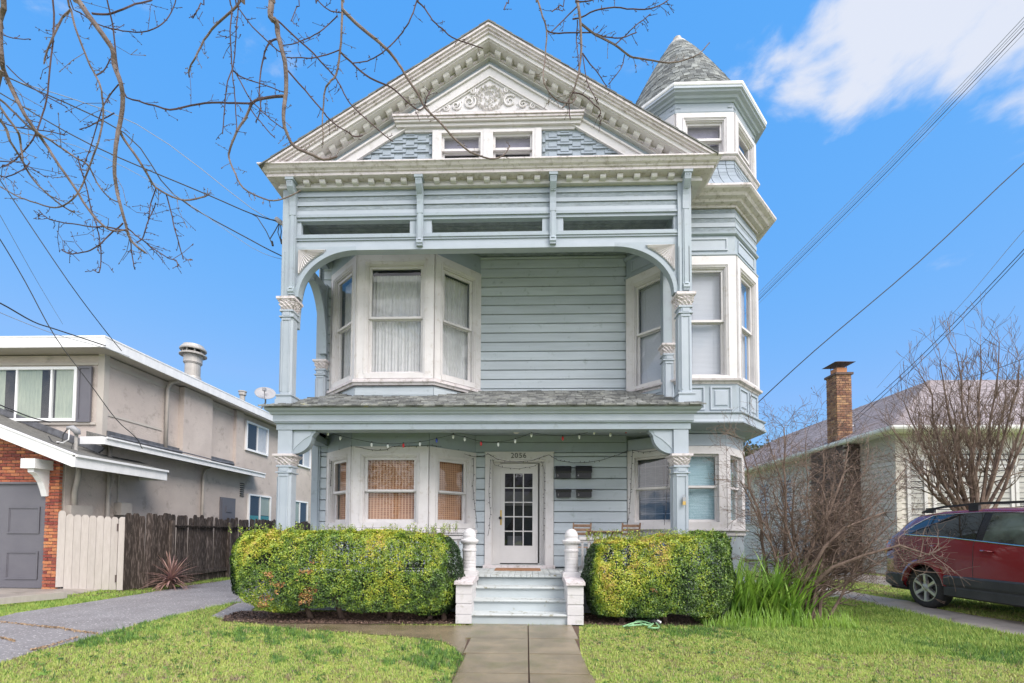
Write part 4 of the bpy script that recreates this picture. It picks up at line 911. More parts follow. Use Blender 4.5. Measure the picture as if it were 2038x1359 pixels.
q = MB(); q.box(LX, -10.22, 11.3, 11.62, 1.82, 2.14); q.build('meter_box', M['pipe'], A_)
q = MB(); q.tube([(-10.36, 11.35, 3.3), (-10.36, 11.35, 2.14)], .02, 6); q.tube([(-10.33, 11.3, 3.2), (-10.25, 11.1, 2.7), (-10.33, 11.0, 2.2), (-10.34, 11.4, 1.75)], .009, 5); q.build('conduit', M['pipe'], A_)
# skirt roof
SX = -9.95
q = MB(); q.hull([(LX, 10.5, 3.62), (SX, 10.5, 3.45), (SX, 17.1, 3.45), (LX, 17.1, 3.62)], [(LX, 10.5, 3.78), (SX, 10.5, 3.62), (SX, 17.1, 3.62), (LX, 17.1, 3.78)]); q.build('skirt_roof', M['asph_roof'], A_)
q = MB(); q.box(SX - .02, SX + .02, 10.46, 17.14, 3.46, 3.63); q.box(SX + .02, SX + .06, 10.5, 17.12, 3.60, 3.64); q.box(LX - .1, SX - .02, 10.45, 10.49, 3.46, 3.64); q.build('fascia', M['fascia'], A_)
q = MB(); q.box(LX - .01, LX + .06, 11.0, 15.9, 3.76, 3.90); q.tube([(-10.3, 11 + i * .8, 3.76 + random.uniform(-.02, .03)) for i in range(7)], .05, 6); q.build('flashing', M['flash'], A_)
# upper front window with shutter
def slider(F, u0, u1, z0, z1, panes, parent=A_, t=.05, cur=None, name='window'):
    q = fmb(F); q.box(u0, u0 + t, -.05, .04, z0, z1); q.box(u1 - t, u1, -.05, .04, z0, z1); q.box(u0 + t, u1 - t, -.05, .04, z0, z0 + t); q.box(u0 + t, u1 - t, -.05, .04, z1 - t, z1)
    for p in panes: u = u0 + (u1 - u0) * p; q.box(u - .022, u + .022, -.04, .03, z0 + t, z1 - t)
    w = q.build(name, M['vinyl'], parent); ed = [0] + list(panes) + [1]
    for i in range(len(ed) - 1):
        a, b = u0 + (u1 - u0) * ed[i], u0 + (u1 - u0) * ed[i + 1]
        fmb(F).add([(a + .02, .012, z0 + .03), (b - .02, .012, z0 + .03), (b - .02, .012, z1 - .03), (a + .02, .012, z1 - .03)], [(0, 1, 2, 3)]).build('pane', M['glass'], w)
    if cur:
        for a, b, c_, d_, m in cur:
            q = fmb(F); vs = []; fs = []; n_ = max(4, int((b - a) * (u1 - u0) / .03))
            for i in range(n_ + 1):
                u = u0 + (u1 - u0) * (a + (b - a) * i / n_); k = .006 * sin(u * 60) - .012
                vs += [(u, k, z0 + (z1 - z0) * c_), (u, k, z0 + (z1 - z0) * d_)]
                if i: fs.append((2 * i - 2, 2 * i, 2 * i + 1, 2 * i - 1))
            q.add(vs, fs).build('curtain', M[m], w, smooth=True)
    q = fmb(F); q.box(u0 + .03, u1 - .03, -.026, -.022, z0 + .02, z1 - .02); q.build('dark_interior', M['dark'], w); return w
FA = FR((-22, 10.9), (LX, 10.9)); W_ = FA.w
slider(FR((-22, 10.86), (LX, 10.86)), W_ - 2.95, W_ - .62, 4.1, 5.45, (.34, .72), t=.07, cur=[(.0, .2, 0.02, .98, 'greencurt'), (.34, .60, .02, .98, 'greencurt'), (.76, .98, .02, .98, 'greencurt')])
q = fmb(FA); a, b = W_ - .60, W_ - .26
q.box(a, b, .03, .06, 4.08, 5.46); q.box(a, a + .05, .06, .075, 4.08, 5.46); q.box(b - .05, b, .06, .075, 4.08, 5.46); q.box(a + .05, b - .05, .06, .075, 4.08, 4.14); q.box(a + .05, b - .05, .06, .075, 5.40, 5.46)
q.build('shutter', M['garage'], A_)
FSd = FR((LX, 10.9), (LX, 24)); yy = lambda y: y - 10.9
slider(FR((LX + .03, 10.9), (LX + .03, 24)), yy(16.6), yy(18.05), 4.45, 5.55, (.5,), t=.07, cur=[(.5, .97, .03, .97, 'curtain')])
slider(FR((LX + .03, 10.9), (LX + .03, 24)), yy(20.3), yy(21.7), 4.45, 5.55, (.5,), t=.07, cur=[(.5, .97, .03, .97, 'curtain')])
slider(FR((LX + .03, 10.9), (LX + .03, 24)), yy(16.86), yy(18.35), 1.5, 2.85, (.5,), t=.06, cur=[(.03, .48, .0, .4, 'teal'), (.5, .97, .0, .4, 'teal'), (.5, .97, .42, .98, 'greencurt')])
slider(FR((LX + .03, 10.9), (LX + .03, 24)), yy(20.0), yy(21.5), 1.5, 2.85, (.5,), t=.06, cur=[(.03, .48, .0, .98, 'greencurt')])
q = MB(); q.box(LX, LX + .04, 15.3, 16.1, 1.5, 2.6); q.box(LX + .04, LX + .06, 15.36, 16.04, 1.56, 2.54); q.box(LX + .06, LX + .08, 15.55, 15.85, 2.1, 2.32); q.build('meter_cabinet', M['garage'], A_)
for i in range(7): q = MB(); q.box(LX + .002, LX + .035, 16.38, 16.6, 2.72 + i * .075, 2.745 + i * .075); q.build('louvre', M['dark'], A_)
# garage: brick front, door, gable fascia
GY0 = 9.95
q = MB(); q.prism_xz([(-10.74, .1), (-10.44, .1), (-10.44, 3.05), (-13.0, 4.05), (-13.0, 2.5), (-10.74, 2.5)], GY0 + .01, GY0 + .12); q.build('mortar_bed', M['mortar'], A_)
bm_ = MB(); bm_.box(-.098, .098, -.022, .05, 0, .058); bme = bm_.mesh('brick', M['brick']); bm2 = MB(); bm2.box(-.046, .046, -.022, .05, 0, .058); bme2 = bm2.mesh('brick', M['brick'])
z = .10; r = 0
while z < 3.5:
    if z < 2.48:
        if r % 2: xs_ = [(-10.52, bme), (-10.675, bme2)]
        else: xs_ = [(-10.63, bme), (-10.475, bme2)]
    else:
        xs_ = [(-10.525 - i * .207 - (.10 if r % 2 else 0), bme) for i in range(8)] + ([(-10.475, bme2)] if r % 2 else [])
    for x, me in xs_:
        if z + .06 < 3.0 + (-10.4 - x) * .38 and x > -12.2: inst('brick', me, A_, (x, GY0 + random.uniform(-.004, .004), z), rot=(0, 0, random.uniform(-.01, .01)))
    z += .0725; r += 1
q = MB(); q.box(-13.5, -10.74, GY0 + .02, GY0 + .07, .14, 2.46); q.box(-13.5, -10.73, GY0 - .03, GY0 + .1, 2.46, 2.50); gd = q.build('garage_door', M['garage'], A_)
for z0_, z1_ in ((.33, .95), (1.35, 1.95)):
    for x0_ in (-11.62, -12.75):
        q = MB(); a, b = x0_, x0_ + .74
        for w_, p in ((.03, .018), (.05, .008)):
            q.box(a, a + w_, GY0 + .02 - p, GY0 + .02, z0_, z1_); q.box(b - w_, b, GY0 + .02 - p, GY0 + .02, z0_, z1_); q.box(a + w_, b - w_, GY0 + .02 - p, GY0 + .02, z0_, z0_ + w_); q.box(a + w_, b - w_, GY0 + .02 - p, GY0 + .02, z1_ - w_, z1_)
        q.build('door_panel', M['garage'], gd)
zr = lambda x: 3.04 + (-9.69 - x) * .38
q = MB(); q.prism_xz([(-9.69, 2.78), (-9.69, 3.04), (-14, zr(-14)), (-14, zr(-14) - .26)], 9.48, 9.52); q.prism_xz([(-9.66, 3.03), (-9.66, 3.06), (-14, zr(-14) + .02), (-14, zr(-14) - .02)], 9.46, 9.54); q.build('rake_fascia', M['fascia'], A_)
q = MB(); q.hull([(-9.69, 9.52, 2.82), (-9.69, 12.0, 2.82), (-14, 12.0, zr(-14) - .22), (-14, 9.52, zr(-14) - .22)], [(-9.69, 9.52, 3.02), (-9.69, 12.0, 3.02), (-14, 12.0, zr(-14) - .02), (-14, 9.52, zr(-14) - .02)]); q.build('garage_roof', M['asph_roof'], A_)
q = MB(); q.box(-9.69, -9.65, 9.5, 12.03, 2.78, 3.03); q.box(-9.70, -9.60, 9.5, 12.03, 3.0, 3.05); q.box(-10.4, -9.69, 12.0, 12.04, 2.78, 3.03); q.build('fascia', M['fascia'], A_)
q = MB(); q.hull([(LX - .02, 10.84, zr(LX) + .0), (LX - .02, 10.9, zr(LX)), (-14, 10.9, zr(-14)), (-14, 10.84, zr(-14))], [(LX + .12, 10.84, zr(LX) + .13), (LX + .12, 10.9, zr(LX) + .13), (-14, 10.9, zr(-14) + .13), (-14, 10.84, zr(-14) + .13)]); q.build('flashing', M['flash'], A_)
q = MB(); q.prism_yz([(9.60, 2.757), (9.95, 2.757), (9.95, 2.2), (9.90, 2.18), (9.86, 2.32), (9.80, 2.48), (9.70, 2.62), (9.60, 2.68)], -10.80, -10.66); q.box(-10.90, -10.58, 9.54, 9.94, 2.76, 2.97); q.build('eave_bracket', M['fascia'], A_)
# roof vents, dish
V = thing('roof_vent', (-10.9, 14.5, 5.95), 'tall round metal chimney vent with a slotted cap', 'vent')
q = MB(); q.lathe([(.33, 5.9), (.30, 6.2), (.235, 6.45), (.22, 6.46), (.22, 6.86), (.245, 6.87), (.245, 6.89), (.265, 6.90), (.265, 7.18)], -10.9, 14.5, 24); q.build('flue_pipe', M['galv'], V, smooth=False)
q = MB(); q.lathe([(.27, 7.16), (.385, 7.14), (.39, 7.17), (.29, 7.24), (.28, 7.24)], -10.9, 14.5, 24); q.build('collar', M['galv'], V)
q = MB(); q.lathe([(.22, 7.2), (.22, 7.36)], -10.9, 14.5, 16); q.build('flue_core', M['dark'], V)
for k in range(8): a = k * pi / 4; q = MB(); q.box(-10.9 + .27 * cos(a) - .02, -10.9 + .27 * cos(a) + .02, 14.5 + .27 * sin(a) - .02, 14.5 + .27 * sin(a) + .02, 7.2, 7.36); q.build('strut', M['galv'], V)
q = MB(); q.lathe([(.28, 7.33), (.375, 7.31), (.38, 7.35), (.33, 7.42), (.30, 7.44), (.29, 7.48), (.01, 7.52)], -10.9, 14.5, 24); q.build('cap', M['galv'], V)
V = thing('vent_pipe', (-11.0, 17.4, 5.95), 'thin grey vent pipe on the roof edge', 'vent')
q = MB(); q.lathe([(.10, 5.9), (.09, 6.7)], -11.0, 17.3, 12); q.lathe([(.13, 6.7), (.13, 6.82)], -11.0, 17.3, 12); q.build('pipe', M['galv'], V)
q = MB(); q.lathe([(.15, 6.82), (.15, 6.86), (.02, 6.88)], -11.0, 17.3, 12); q.build('cap', M['galv'], V)
Dp = at(528, 783, 17.0); V = thing('satellite_dish', (Dp.x - .3, 17.1, 6.0), 'round grey satellite dish on the neighbour roof edge', 'satellite dish')
q = MB(); ax = Vector((.35, -.75, .56)).normalized(); e1 = ax.cross(Vector((0, 0, 1))).normalized(); e2 = ax.cross(e1)
def dish(r_, h, s=1): return [Dp + e1 * (r_ * cos(2 * pi * k / 28)) + e2 * (r_ * .92 * sin(2 * pi * k / 28)) + ax * h for k in range(28)]
rings = [dish(.02, -.07), dish(.15, -.055), dish(.27, -.02), dish(.36, .03), dish(.36, .015), dish(.27, -.035), dish(.15, -.07), dish(.02, -.085)]
vs = [v for r_ in rings for v in r_]; fs = [(i * 28 + k, i * 28 + (k + 1) % 28, (i + 1) * 28 + (k + 1) % 28, (i + 1) * 28 + k) for i in range(7) for k in range(28)]
q.add(vs, fs + [tuple(range(28)), tuple(range(7 * 28, 8 * 28))[::-1]]); q.build('reflector', M['grey'], V, smooth=True)
q = MB(); q.tube([Dp - ax * .06, Dp - ax * .2 - Vector((0, 0, .2)), Vector((Dp.x - .3, 17.1, 6.0))], .03, 6); q.tube([Dp - e2 * .3 * (1 if e2.z > 0 else -1), Dp + ax * .38 - Vector((0, 0, .18))], .014, 5); q.build('arm', M['grey'], V)
q = MB(); c_ = Dp + ax * .38 - Vector((0, 0, .16)); q.box(c_.x - .05, c_.x + .05, c_.y - .08, c_.y + .05, c_.z - .05, c_.z + .06); q.build('feed_horn', M['grey'], V)
# service mast on the garage roof
c_ = at(152, 870, 10.2)
V = thing('service_mast', (c_.x, 10.2, 3.2), 'pale electric service mast with curved grey weatherhead on garage roof', 'service mast')
q = MB(); q.tube([(c_.x, 10.2, 3.1), (c_.x, 10.2, 3.62)], .035, 10); q.lathe([(.09, 3.12), (.045, 3.25)], c_.x, 10.2, 10); q.build('pipe', M['galv'], V)
q = MB(); pts = [(c_.x + .05, 10.18, 3.62), (c_.x + .04, 10.16, 3.70), (c_.x - .02, 10.12, 3.76), (c_.x - .11, 10.08, 3.755)]; q.tube(pts, [.055, .075, .07, .035], 10); q.build('weatherhead', M['grey'], V, smooth=True)
q = MB(); q.tube([(c_.x - .05, 10.08, 3.72), (c_.x - .02, 10.05, 3.6), (c_.x - .03, 10.05, 3.48), (c_.x - .15, 10.05, 3.41), (c_.x - .3, 10.05, 3.43)], .013, 6); q.build('white_cable', M['vinyl'], V)
q = MB(); q.tube([(c_.x - .08, 10.06, 3.72), (c_.x - .16, 10.05, 3.6), (c_.x - .17, 10.05, 3.45), (c_.x - .3, 10.05, 3.38), (c_.x - .42, 10.05, 3.44), (c_.x - .5, 10.05, 3.56)], .012, 6); q.tube([(c_.x - .17, 10.05, 3.5), (c_.x + .02, 10.1, 3.4), (c_.x, 10.1, 3.28)], .008, 5); q.build('black_cable', M['cable'], V)
# timber edging
e0, e1_ = atg(32, 1211), atg(128, 1186)
q = MB(); q.hull([(e0[0] - .35, e0[1] - .5, .09), (e1_[0], e1_[1], .03), (e1_[0], e1_[1] + .06, .03), (e0[0] - .37, e0[1] - .42, .09)], [(e0[0] - .35, e0[1] - .5, .20), (e1_[0], e1_[1], .16), (e1_[0], e1_[1] + .06, .16), (e0[0] - .37, e0[1] - .42, .20)])
single('timber_edging', q, M['gate'], (e0[0], e0[1], .1), 'weathered timber edging board beside the apron', 'edging board')

# ================================================================= GATE AND FENCE
def picket_mesh(w, h, t, m, name='picket'):
    q = MB(); q.hull([(-w / 2, 0, 0), (w / 2, 0, 0), (w / 2, 0, h - .05), (w / 2 - .03, 0, h), (-w / 2 + .03, 0, h), (-w / 2, 0, h - .05)], [(-w / 2, t, 0), (w / 2, t, 0), (w / 2, t, h - .05), (w / 2 - .03, t, h), (-w / 2 + .03, t, h), (-w / 2, t, h - .05)])
    return q.mesh(name, M[m])
G0, G1 = Vector((-10.42, 9.93)), Vector((-9.60, 10.55)); gw = (G1 - G0).length; ga = math.atan2(G1.y - G0.y, G1.x - G0.x)
G = thing('garden_gate', (-10.0, 10.24, .05), 'pale greige wooden board gate between brick pillar and dark fence', 'gate')
n = 8; pw = gw / n
for i in range(n):
    p = G0.lerp(G1, (i + .5) / n); z0_ = .10 - .06 * i / n; inst('gate_board', picket_mesh(pw - .004, 1.70 - .0 * i, .02, 'gate', 'gate_board'), G, (p.x, p.y, z0_ + (.06 if i == 0 else 0) + random.uniform(-.006, .006)), rot=(0, 0, ga))
q = MB(); nrm = Vector((-sin(ga), cos(ga)))
for z_ in (.35, 1.5): a, b = G0 + nrm * .02, G1 + nrm * .02; q.hull([(a.x, a.y, z_), (b.x, b.y, z_), (b.x + nrm.x * .04, b.y + nrm.y * .04, z_), (a.x + nrm.x * .04, a.y + nrm.y * .04, z_)], [(a.x, a.y, z_ + .09), (b.x, b.y, z_ + .09), (b.x + nrm.x * .04, b.y + nrm.y * .04, z_ + .09), (a.x + nrm.x * .04, a.y + nrm.y * .04, z_ + .09)])
q.build('gate_rail', M['gate'], G)
for z_ in (1.42, .22): q = MB(); p = G1 - nrm * .012; q.box(p.x - .015, p.x + .02, p.y - .02, p.y + .01, z_, z_ + .17); q.build('hinge', M['rust'], G)
FN = thing('dark_fence', (-9.5, 13, 0), 'dark weathered dog eared picket fence beside the asphalt driveway', 'fence')
pm = [picket_mesh(w, h, .02, 'fence') for w, h in ((.135, 1.78), (.14, 1.84), (.13, 1.82), (.145, 1.80))]
inst('picket', picket_mesh(.13, 1.72, .025, 'gate'), FN, (G1.x + .08, G1.y + .02, .03), rot=(0, 0, ga), label='pale gate post board')
p = Vector((G1.x + .17, G1.y + .09)); pts = []
d = Vector((.42, .9)).normalized()
for i in range(7): pts.append((p.x, p.y, math.atan2(d.y, d.x))); p = p + d * .142; d = (d * .8 + Vector((.02, 1)) * .2).normalized()
pe = p.copy()
for i in range(62): pts.append((pe.x + .0 * i + random.uniform(-.006, .006), pe.y + i * .145, pi / 2))
for i, (x, y, a) in enumerate(pts): inst('picket', random.choice(pm), FN, (x, y, random.uniform(.0, .05)), rot=(random.uniform(-.012, .012), random.uniform(-.012, .012), a + random.uniform(-.05, .05)))
fx0 = pe.x
for y in (pe.y, pe.y + 2.3, pe.y + 4.7, pe.y + 7): q = MB(); q.box(fx0 + .01, fx0 + .10, y - .045, y + .045, -.05, 1.70); q.build('fence_post', M['fence'], FN)
q = MB(); q.box(fx0 + .01, fx0 + .06, pe.y + .05, pe.y + 9, 1.52, 1.56); q.box(fx0 + .01, fx0 + .09, pe.y + .05, pe.y + 9, 1.56, 1.585); q.box(fx0 + .01, fx0 + .06, pe.y + .05, pe.y + 9, .24, .33); q.build('fence_rail', M['fence'], FN)

# ================================================================= RIGHT HOUSE
RX, RY = 10.4, 13.25
B_ = thing('white_bungalow', (14, 16, .25), 'white clapboard bungalow with mauve hipped roof behind bare trees', 'house')
q = MB(); q.box(RX, 26, RY, 30, .2, 4.35); q.build('wall', M['clap'], B_)
def lap(F, z0, z1, pitch, u0=0, u1=None):
    u1 = F.w if u1 is None else u1; z = z0; me = None
    while z < z1 - .02:
        q = fmb(F); h = min(pitch, z1 - z); q.hull([(u0, 0, z), (u0, .028, z), (u0, .006, z + h), (u0, 0, z + h)], [(u1, 0, z), (u1, .028, z), (u1, .006, z + h), (u1, 0, z + h)]); q.build('clapboard', M['clap'], B_); z += pitch
FRs = FR((RX, 30), (RX, RY)); lap(FRs, .3, 4.3, .155)
FRf = FR((RX, RY), (26, RY)); lap(FRf, .3, 4.3, .155)
q = MB(); q.box(RX - .04, RX + .1, RY - .04, RY + .1, .3, 4.3); q.build('corner_board', M['clap'], B_)
ex, ey, ze = 9.95, 12.75, 4.36
q = MB(); t_ = 7.3; zp = 8.0
# left slope, front slope
q.hull([(ex, ey, ze), (ex, 32, ze), (ex + t_, 32, zp), (ex + t_, ey + t_, zp)], [(ex, ey, ze + .06), (ex, 32, ze + .06), (ex + t_, 32, zp + .06), (ex + t_, ey + t_, zp + .06)])
q.hull([(ex, ey, ze), (ex + t_, ey + t_, zp), (36, ey + t_, zp), (36, ey, ze)], [(ex, ey, ze + .06), (ex + t_, ey + t_, zp + .06), (36, ey + t_, zp + .06), (36, ey, ze + .06)])
q.build('roof', M['comp_roof'], B_)
q = MB(); nrow = 44
rs = random.Random(5)
for k in range(nrow):                                                   # shingle courses on the two seen slopes
    t0 = k / nrow; z0_ = ze + .062 + (zp - ze) * t0; dd = t_ * t0; w_ = t_ / nrow; dz = (zp - ze) / nrow
    y = ey + dd
    while y < 31.5:
        L_ = rs.uniform(.25, .45); q.hull([(ex + dd, y, z0_), (ex + dd, y + L_ - .01, z0_), (ex + dd + w_, y + L_ - .01, z0_ + dz), (ex + dd + w_, y, z0_ + dz)], [(ex + dd, y, z0_ + .016), (ex + dd, y + L_ - .01, z0_ + .016), (ex + dd + w_, y + L_ - .01, z0_ + dz + .002), (ex + dd + w_, y, z0_ + dz + .002)], rs.random()); y += L_
    x = ex + dd
    while x < 27:
        L_ = rs.uniform(.25, .45); q.hull([(x, ey + dd, z0_), (x + L_ - .01, ey + dd, z0_), (x + L_ - .01, ey + dd + w_, z0_ + dz), (x, ey + dd + w_, z0_ + dz)], [(x, ey + dd, z0_ + .016), (x + L_ - .01, ey + dd, z0_ + .016), (x + L_ - .01, ey + dd + w_, z0_ + dz + .002), (x, ey + dd + w_, z0_ + dz + .002)], rs.random()); x += L_
M['comp_sh'] = mat('mauve_roof_shingle', (.225, .19, .195), .9, (.31, .275, .28), ns=9, bump=.4, bs=40, attr=.3)
q.build('roof_shingles', M['comp_sh'], B_, kind='stuff')
ledge('gutter', [(ex, 32), (ex, ey), (30, ey)], [(-.02, 0), (.06, 0), (.11, .03), (.13, .08), (.13, .13), (.11, .13), (.10, .05), (-.02, .03)], ze - .11, M['fascia'], B_)
q = MB(); q.box(ex, RX, ey, 30, 4.27, 4.30); q.box(RX, 26, ey, RY, 4.27, 4.30); q.build('soffit', M['fascia'], B_)
def fixed(F, u0, u1, z0, z1, tr=None, slats=True):
    q = fmb(F); t = .09; q.box(u0, u0 + t, 0, .06, z0, z1); q.box(u1 - t, u1, 0, .06, z0, z1); q.box(u0 + t, u1 - t, 0, .06, z0, z0 + t); q.box(u0 + t, u1 - t, 0, .06, z1 - t, z1)
    if tr: q.box(u0 + t, u1 - t, 0, .05, tr, tr + .07)
    w = q.build('window', M['white'], B_); q = fmb(F); q.box(u0 + t, u1 - t, .002, .012, z0 + t, z1 - t); q.build('dark_interior', M['dark'], w)
    if slats:
        q = fmb(F); z = z0 + t + .03; top = (tr or z1 - t) - .02
        while z < top: q.box(u0 + t, u1 - t, .014, .03, z, z + .022); z += .055
        q.build('blind', M['clap'], w, kind='stuff')
    fmb(F).add([(u0 + t, .045, z0 + t), (u1 - t, .045, z0 + t), (u1 - t, .045, z1 - t), (u0 + t, .045, z1 - t)], [(0, 1, 2, 3)]).build('pane', M['glass'], w)
fixed(FRf, .25, .80, 1.6, 3.6, None); fixed(FRf, .95, 1.62, 1.2, 3.85, 3.3); fixed(FRf, 1.66, 3.15, 1.2, 3.85, 3.3); fixed(FRf, 3.19, 3.86, 1.2, 3.85, 3.3); fixed(FRf, 4.2, 5.6, 1.2, 3.85, 3.3)
for y in (18.2, 19.9, 21.6): fixed(FRs, 30 - y - .9, 30 - y, 1.9, 3.7, None, False)
q = MB(); q.box(RX - .03, RX + .02, 15.6 + 1.5, 15.6 + 2.1, .35, .95); q.build('crawl_vent', M['dark'], B_)
# brick chimney
CHY = 15.0
CH = thing('brick_chimney', (10.2, CHY + .2, .2), 'tall brick chimney with metal hood on bungalow side wall', 'chimney')
q = MB(); q.box(9.98, 10.44, CHY + .01, CHY + .49, 4.2, 6.62); q.box(9.93, 10.42, 14.62, 16.35, .2, 4.25); q.build('mortar_core', M['mortar'], CH)
bms = {}
for nm_, L_ in (('f', .18), ('h', .09), ('q', .105)):
    b_ = MB(); b_.box(0, L_, -.012, .03, 0, .062); bms[nm_] = b_.mesh('brick', M['brick_old']); b_ = MB(); b_.box(-.012, .03, 0, L_, 0, .062); bms[nm_ + 's'] = b_.mesh('brick', M['brick_old'])
z = 4.45; r = 0; jit = lambda: random.uniform(-.005, .005)
while z < 6.55:
    for nm_, x in ((('f', 9.97), ('f', 10.16), ('h', 10.35)) if r % 2 else (('h', 9.97), ('f', 10.07), ('f', 10.26))): inst('brick', bms[nm_], CH, (x, CHY + jit(), z))
    for nm_, y in ((('fs', .02), ('fs', .21), ('hs', .40)) if r % 2 else (('hs', .02), ('fs', .12), ('fs', .31))): inst('brick', bms[nm_], CH, (9.975 + jit(), CHY + y, z))
    z += .077; r += 1
q = MB()
z = .25; r = 0
while z < 4.2:
    x = 9.93 + (.1 if r % 2 else 0)
    while x < 10.4: q.box(x, min(10.42, x + .19), 14.60 + jit(), 14.65, z, z + .062, random.random()); x += .2
    y = 14.62 + (.1 if r % 2 else 0)
    while y < 16.3: q.box(9.905 + jit(), 9.95, y, y + .19, z, z + .062, random.random()); y += .2
    z += .077; r += 1
M['brick_dark'] = mat('sooty_brick', (.13, .085, .07), .9, (.085, .065, .06), ns=8, bump=.5, bs=50, attr=.5)
q.build('brick_base', M['brick_dark'], CH, kind='stuff')
q = MB(); q.box(9.93, 10.49, CHY - .05, CHY + .54, 6.58, 6.65); q.build('chimney_cap', M['brick_dark'], CH)
q = MB(); q.box(10.05, 10.37, CHY + .08, CHY + .4, 6.65, 6.84); q.build('flue', M['copper'], CH)
q = MB(); q.hull([(9.88, CHY - .1, 6.97), (10.54, CHY - .1, 6.97), (10.54, CHY + .58, 6.97), (9.88, CHY + .58, 6.97)], [(10.16, CHY + .18, 7.09), (10.26, CHY + .18, 7.09), (10.26, CHY + .3, 7.09), (10.16, CHY + .3, 7.09)])
for x in (10.06, 10.36):
    for y in (CHY + .09, CHY + .39): q.tube([(x, y, 6.8), (x, y, 6.98)], .012, 4)
q.build('hood', M['rust'], CH)
# rear roof vent
q = MB(); q.box(11.5, 11.9, 17.0, 17.5, 5.3, 5.42); q.build('roof_vent', M['fascia'], B_)
# bungalow far left neighbour brick stub and distant tree handled with plants
# ================================================================= CAR
CYR, CXL, GZ = 9.30, 6.85, .16                    # rear end, near side, ground
K = thing('parked_car', (7.76, 6.9, GZ), 'dark red station wagon parked with black roof rails and silver wheels', 'car')
def lerp_tab(tab, x):
    if x <= tab[0][0]: return tab[0][1]
    for (a, b), (c_, d_) in zip(tab, tab[1:]):
        if x <= c_: return b + (d_ - b) * (x - a) / (c_ - a)
    return tab[-1][1]
CL = 4.8; RA, FA_ = 1.08, 3.84
halfw = lambda l: lerp_tab([(0, .62), (.06, .74), (.18, .83), (.45, .895), (.9, .91), (3.9, .91), (4.4, .86), (4.65, .74), (4.8, .5)], l)
topz = lambda l: lerp_tab([(0, .86), (.04, 1.04), (.12, 1.20), (.28, 1.36), (.50, 1.54), (.68, 1.62), (1.2, 1.675), (2.0, 1.685), (2.7, 1.65), (3.0, 1.58), (3.35, 1.34), (3.72, 1.08), (4.3, .97), (4.65, .86), (4.8, .68)], l)
beltz = lambda l: min(topz(l) - .01, lerp_tab([(0, .84), (.1, 1.12), (.3, 1.22), (.8, 1.245), (1.5, 1.21), (2.6, 1.10), (3.6, 1.03), (4.8, .70)], l))
roofw = lambda l: lerp_tab([(0, .55), (.2, .66), (.5, .66), (1.0, .66), (2.6, .67), (3.0, .66), (3.5, .74), (3.8, .78), (4.8, .5)], l)
def lowz(l):
    z = lerp_tab([(0, .48), (.06, .34), (.3, .30), (4.5, .28), (4.8, .42)], l)
    for a in (RA, FA_):
        if abs(l - a) < .415: z = max(z, .35 + sqrt(max(0, .415 ** 2 - (l - a) ** 2)))
    return z
sect = lambda l: [(halfw(l) - .06, lowz(l)), (halfw(l) - .015, max(lowz(l) + .012, .40)), (halfw(l), max(lowz(l) + .03, .62)), (halfw(l) - .005, max(lowz(l) + .045, .80)), (halfw(l) - .02, max(beltz(l) - .075, lowz(l) + .06)), (halfw(l) - .05, beltz(l))] + \
    [(halfw(l) - .05 - (halfw(l) - .05 - roofw(l)) * t ** 1.1, beltz(l) + (topz(l) - .06 - beltz(l)) * t if topz(l) - beltz(l) > .08 else beltz(l) + .01 * t) for t in (.33, .66, 1)] + \
    [(roofw(l) - .06, topz(l) - .02), (roofw(l) * .6, topz(l)), (0, topz(l) + .012)]
ls = sorted(set([0, .03, .06, .1, .14, .2, .25, .3, .4, .5, .56, .62] + [round(RA - .43 + .043 * i, 3) for i in range(21)] + [1.6 + .2 * i for i in range(9)] + [round(FA_ - .43 + .043 * i, 3) for i in range(21)] + [4.35, 4.5, 4.6, 4.7, 4.76, 4.8]))
def carp(side, w, l, z): return (7.76 + side * w, CYR - l, GZ + z)
q = MB(); k = None; vs = []
for l in ls:
    s_r = sect(l); ring = [carp(-1, w, l, z) for w, z in s_r] + [carp(1, w, l, z) for w, z in s_r[-2::-1]]; k = len(ring); vs += ring
fs = [(i * k + j, i * k + j + 1, (i + 1) * k + j + 1, (i + 1) * k + j) for i in range(len(ls) - 1) for j in range(k - 1)]
fs.append(tuple(range(k))); fs.append(tuple(range(len(ls) * k - 1, (len(ls) - 1) * k - 1, -1)))
q.add(vs, fs); body = q.build('body', M['car'], K, smooth=True)
body.modifiers.new('e', 'EDGE_SPLIT').split_angle = radians(38)
q = MB(); q.box(7.0, 8.5, CYR - 4.6, CYR - .2, GZ + .25, GZ + .5); q.box(7.05, 8.45, CYR - 4.4, CYR - .3, GZ + .4, GZ + .85); q.build('underbody', M['rubber'], K)
def side_pt(side, l, t, off=.008):                # t: 0 belt, 1 roof edge
    hb = halfw(l) - .05; w = hb - (hb - roofw(l)) * t ** 1.1; z = beltz(l) + (topz(l) - .06 - beltz(l)) * t
    return carp(side, w + off, l, z + off * .3)
def glasspane(l0, l1, shape, m, side, name='side_window', off=.008, n=10):
    q = MB(); vs = []
    for i in range(n + 1):
        l = l0 + (l1 - l0) * i / n; a, b = shape(l)
        for t in (a, a + (b - a) * .33, a + (b - a) * .66, b): vs.append(side_pt(side, l, t, off))
    q.add(vs, [(i * 4 + j, i * 4 + j + 1, (i + 1) * 4 + j + 1, (i + 1) * 4 + j) for i in range(n) for j in range(3)]); return q.build(name, M[m], K, smooth=True)
tt = lambda l: max(.04, min(.93, .04 + 1.05 * ((l - .58) / .62) ** .62 if l > .58 else .04)) if l < 1.3 else (.93 if l < 3.0 else .93 - (l - 3.0) * 1.6)
bot = lambda l: .03 + (.12 * (1 - (l - .56) / .35) ** 2 if l < .91 else 0)
M['pillar'] = mat('black_pillar_trim', (.012, .012, .014), .25, spec=.6)
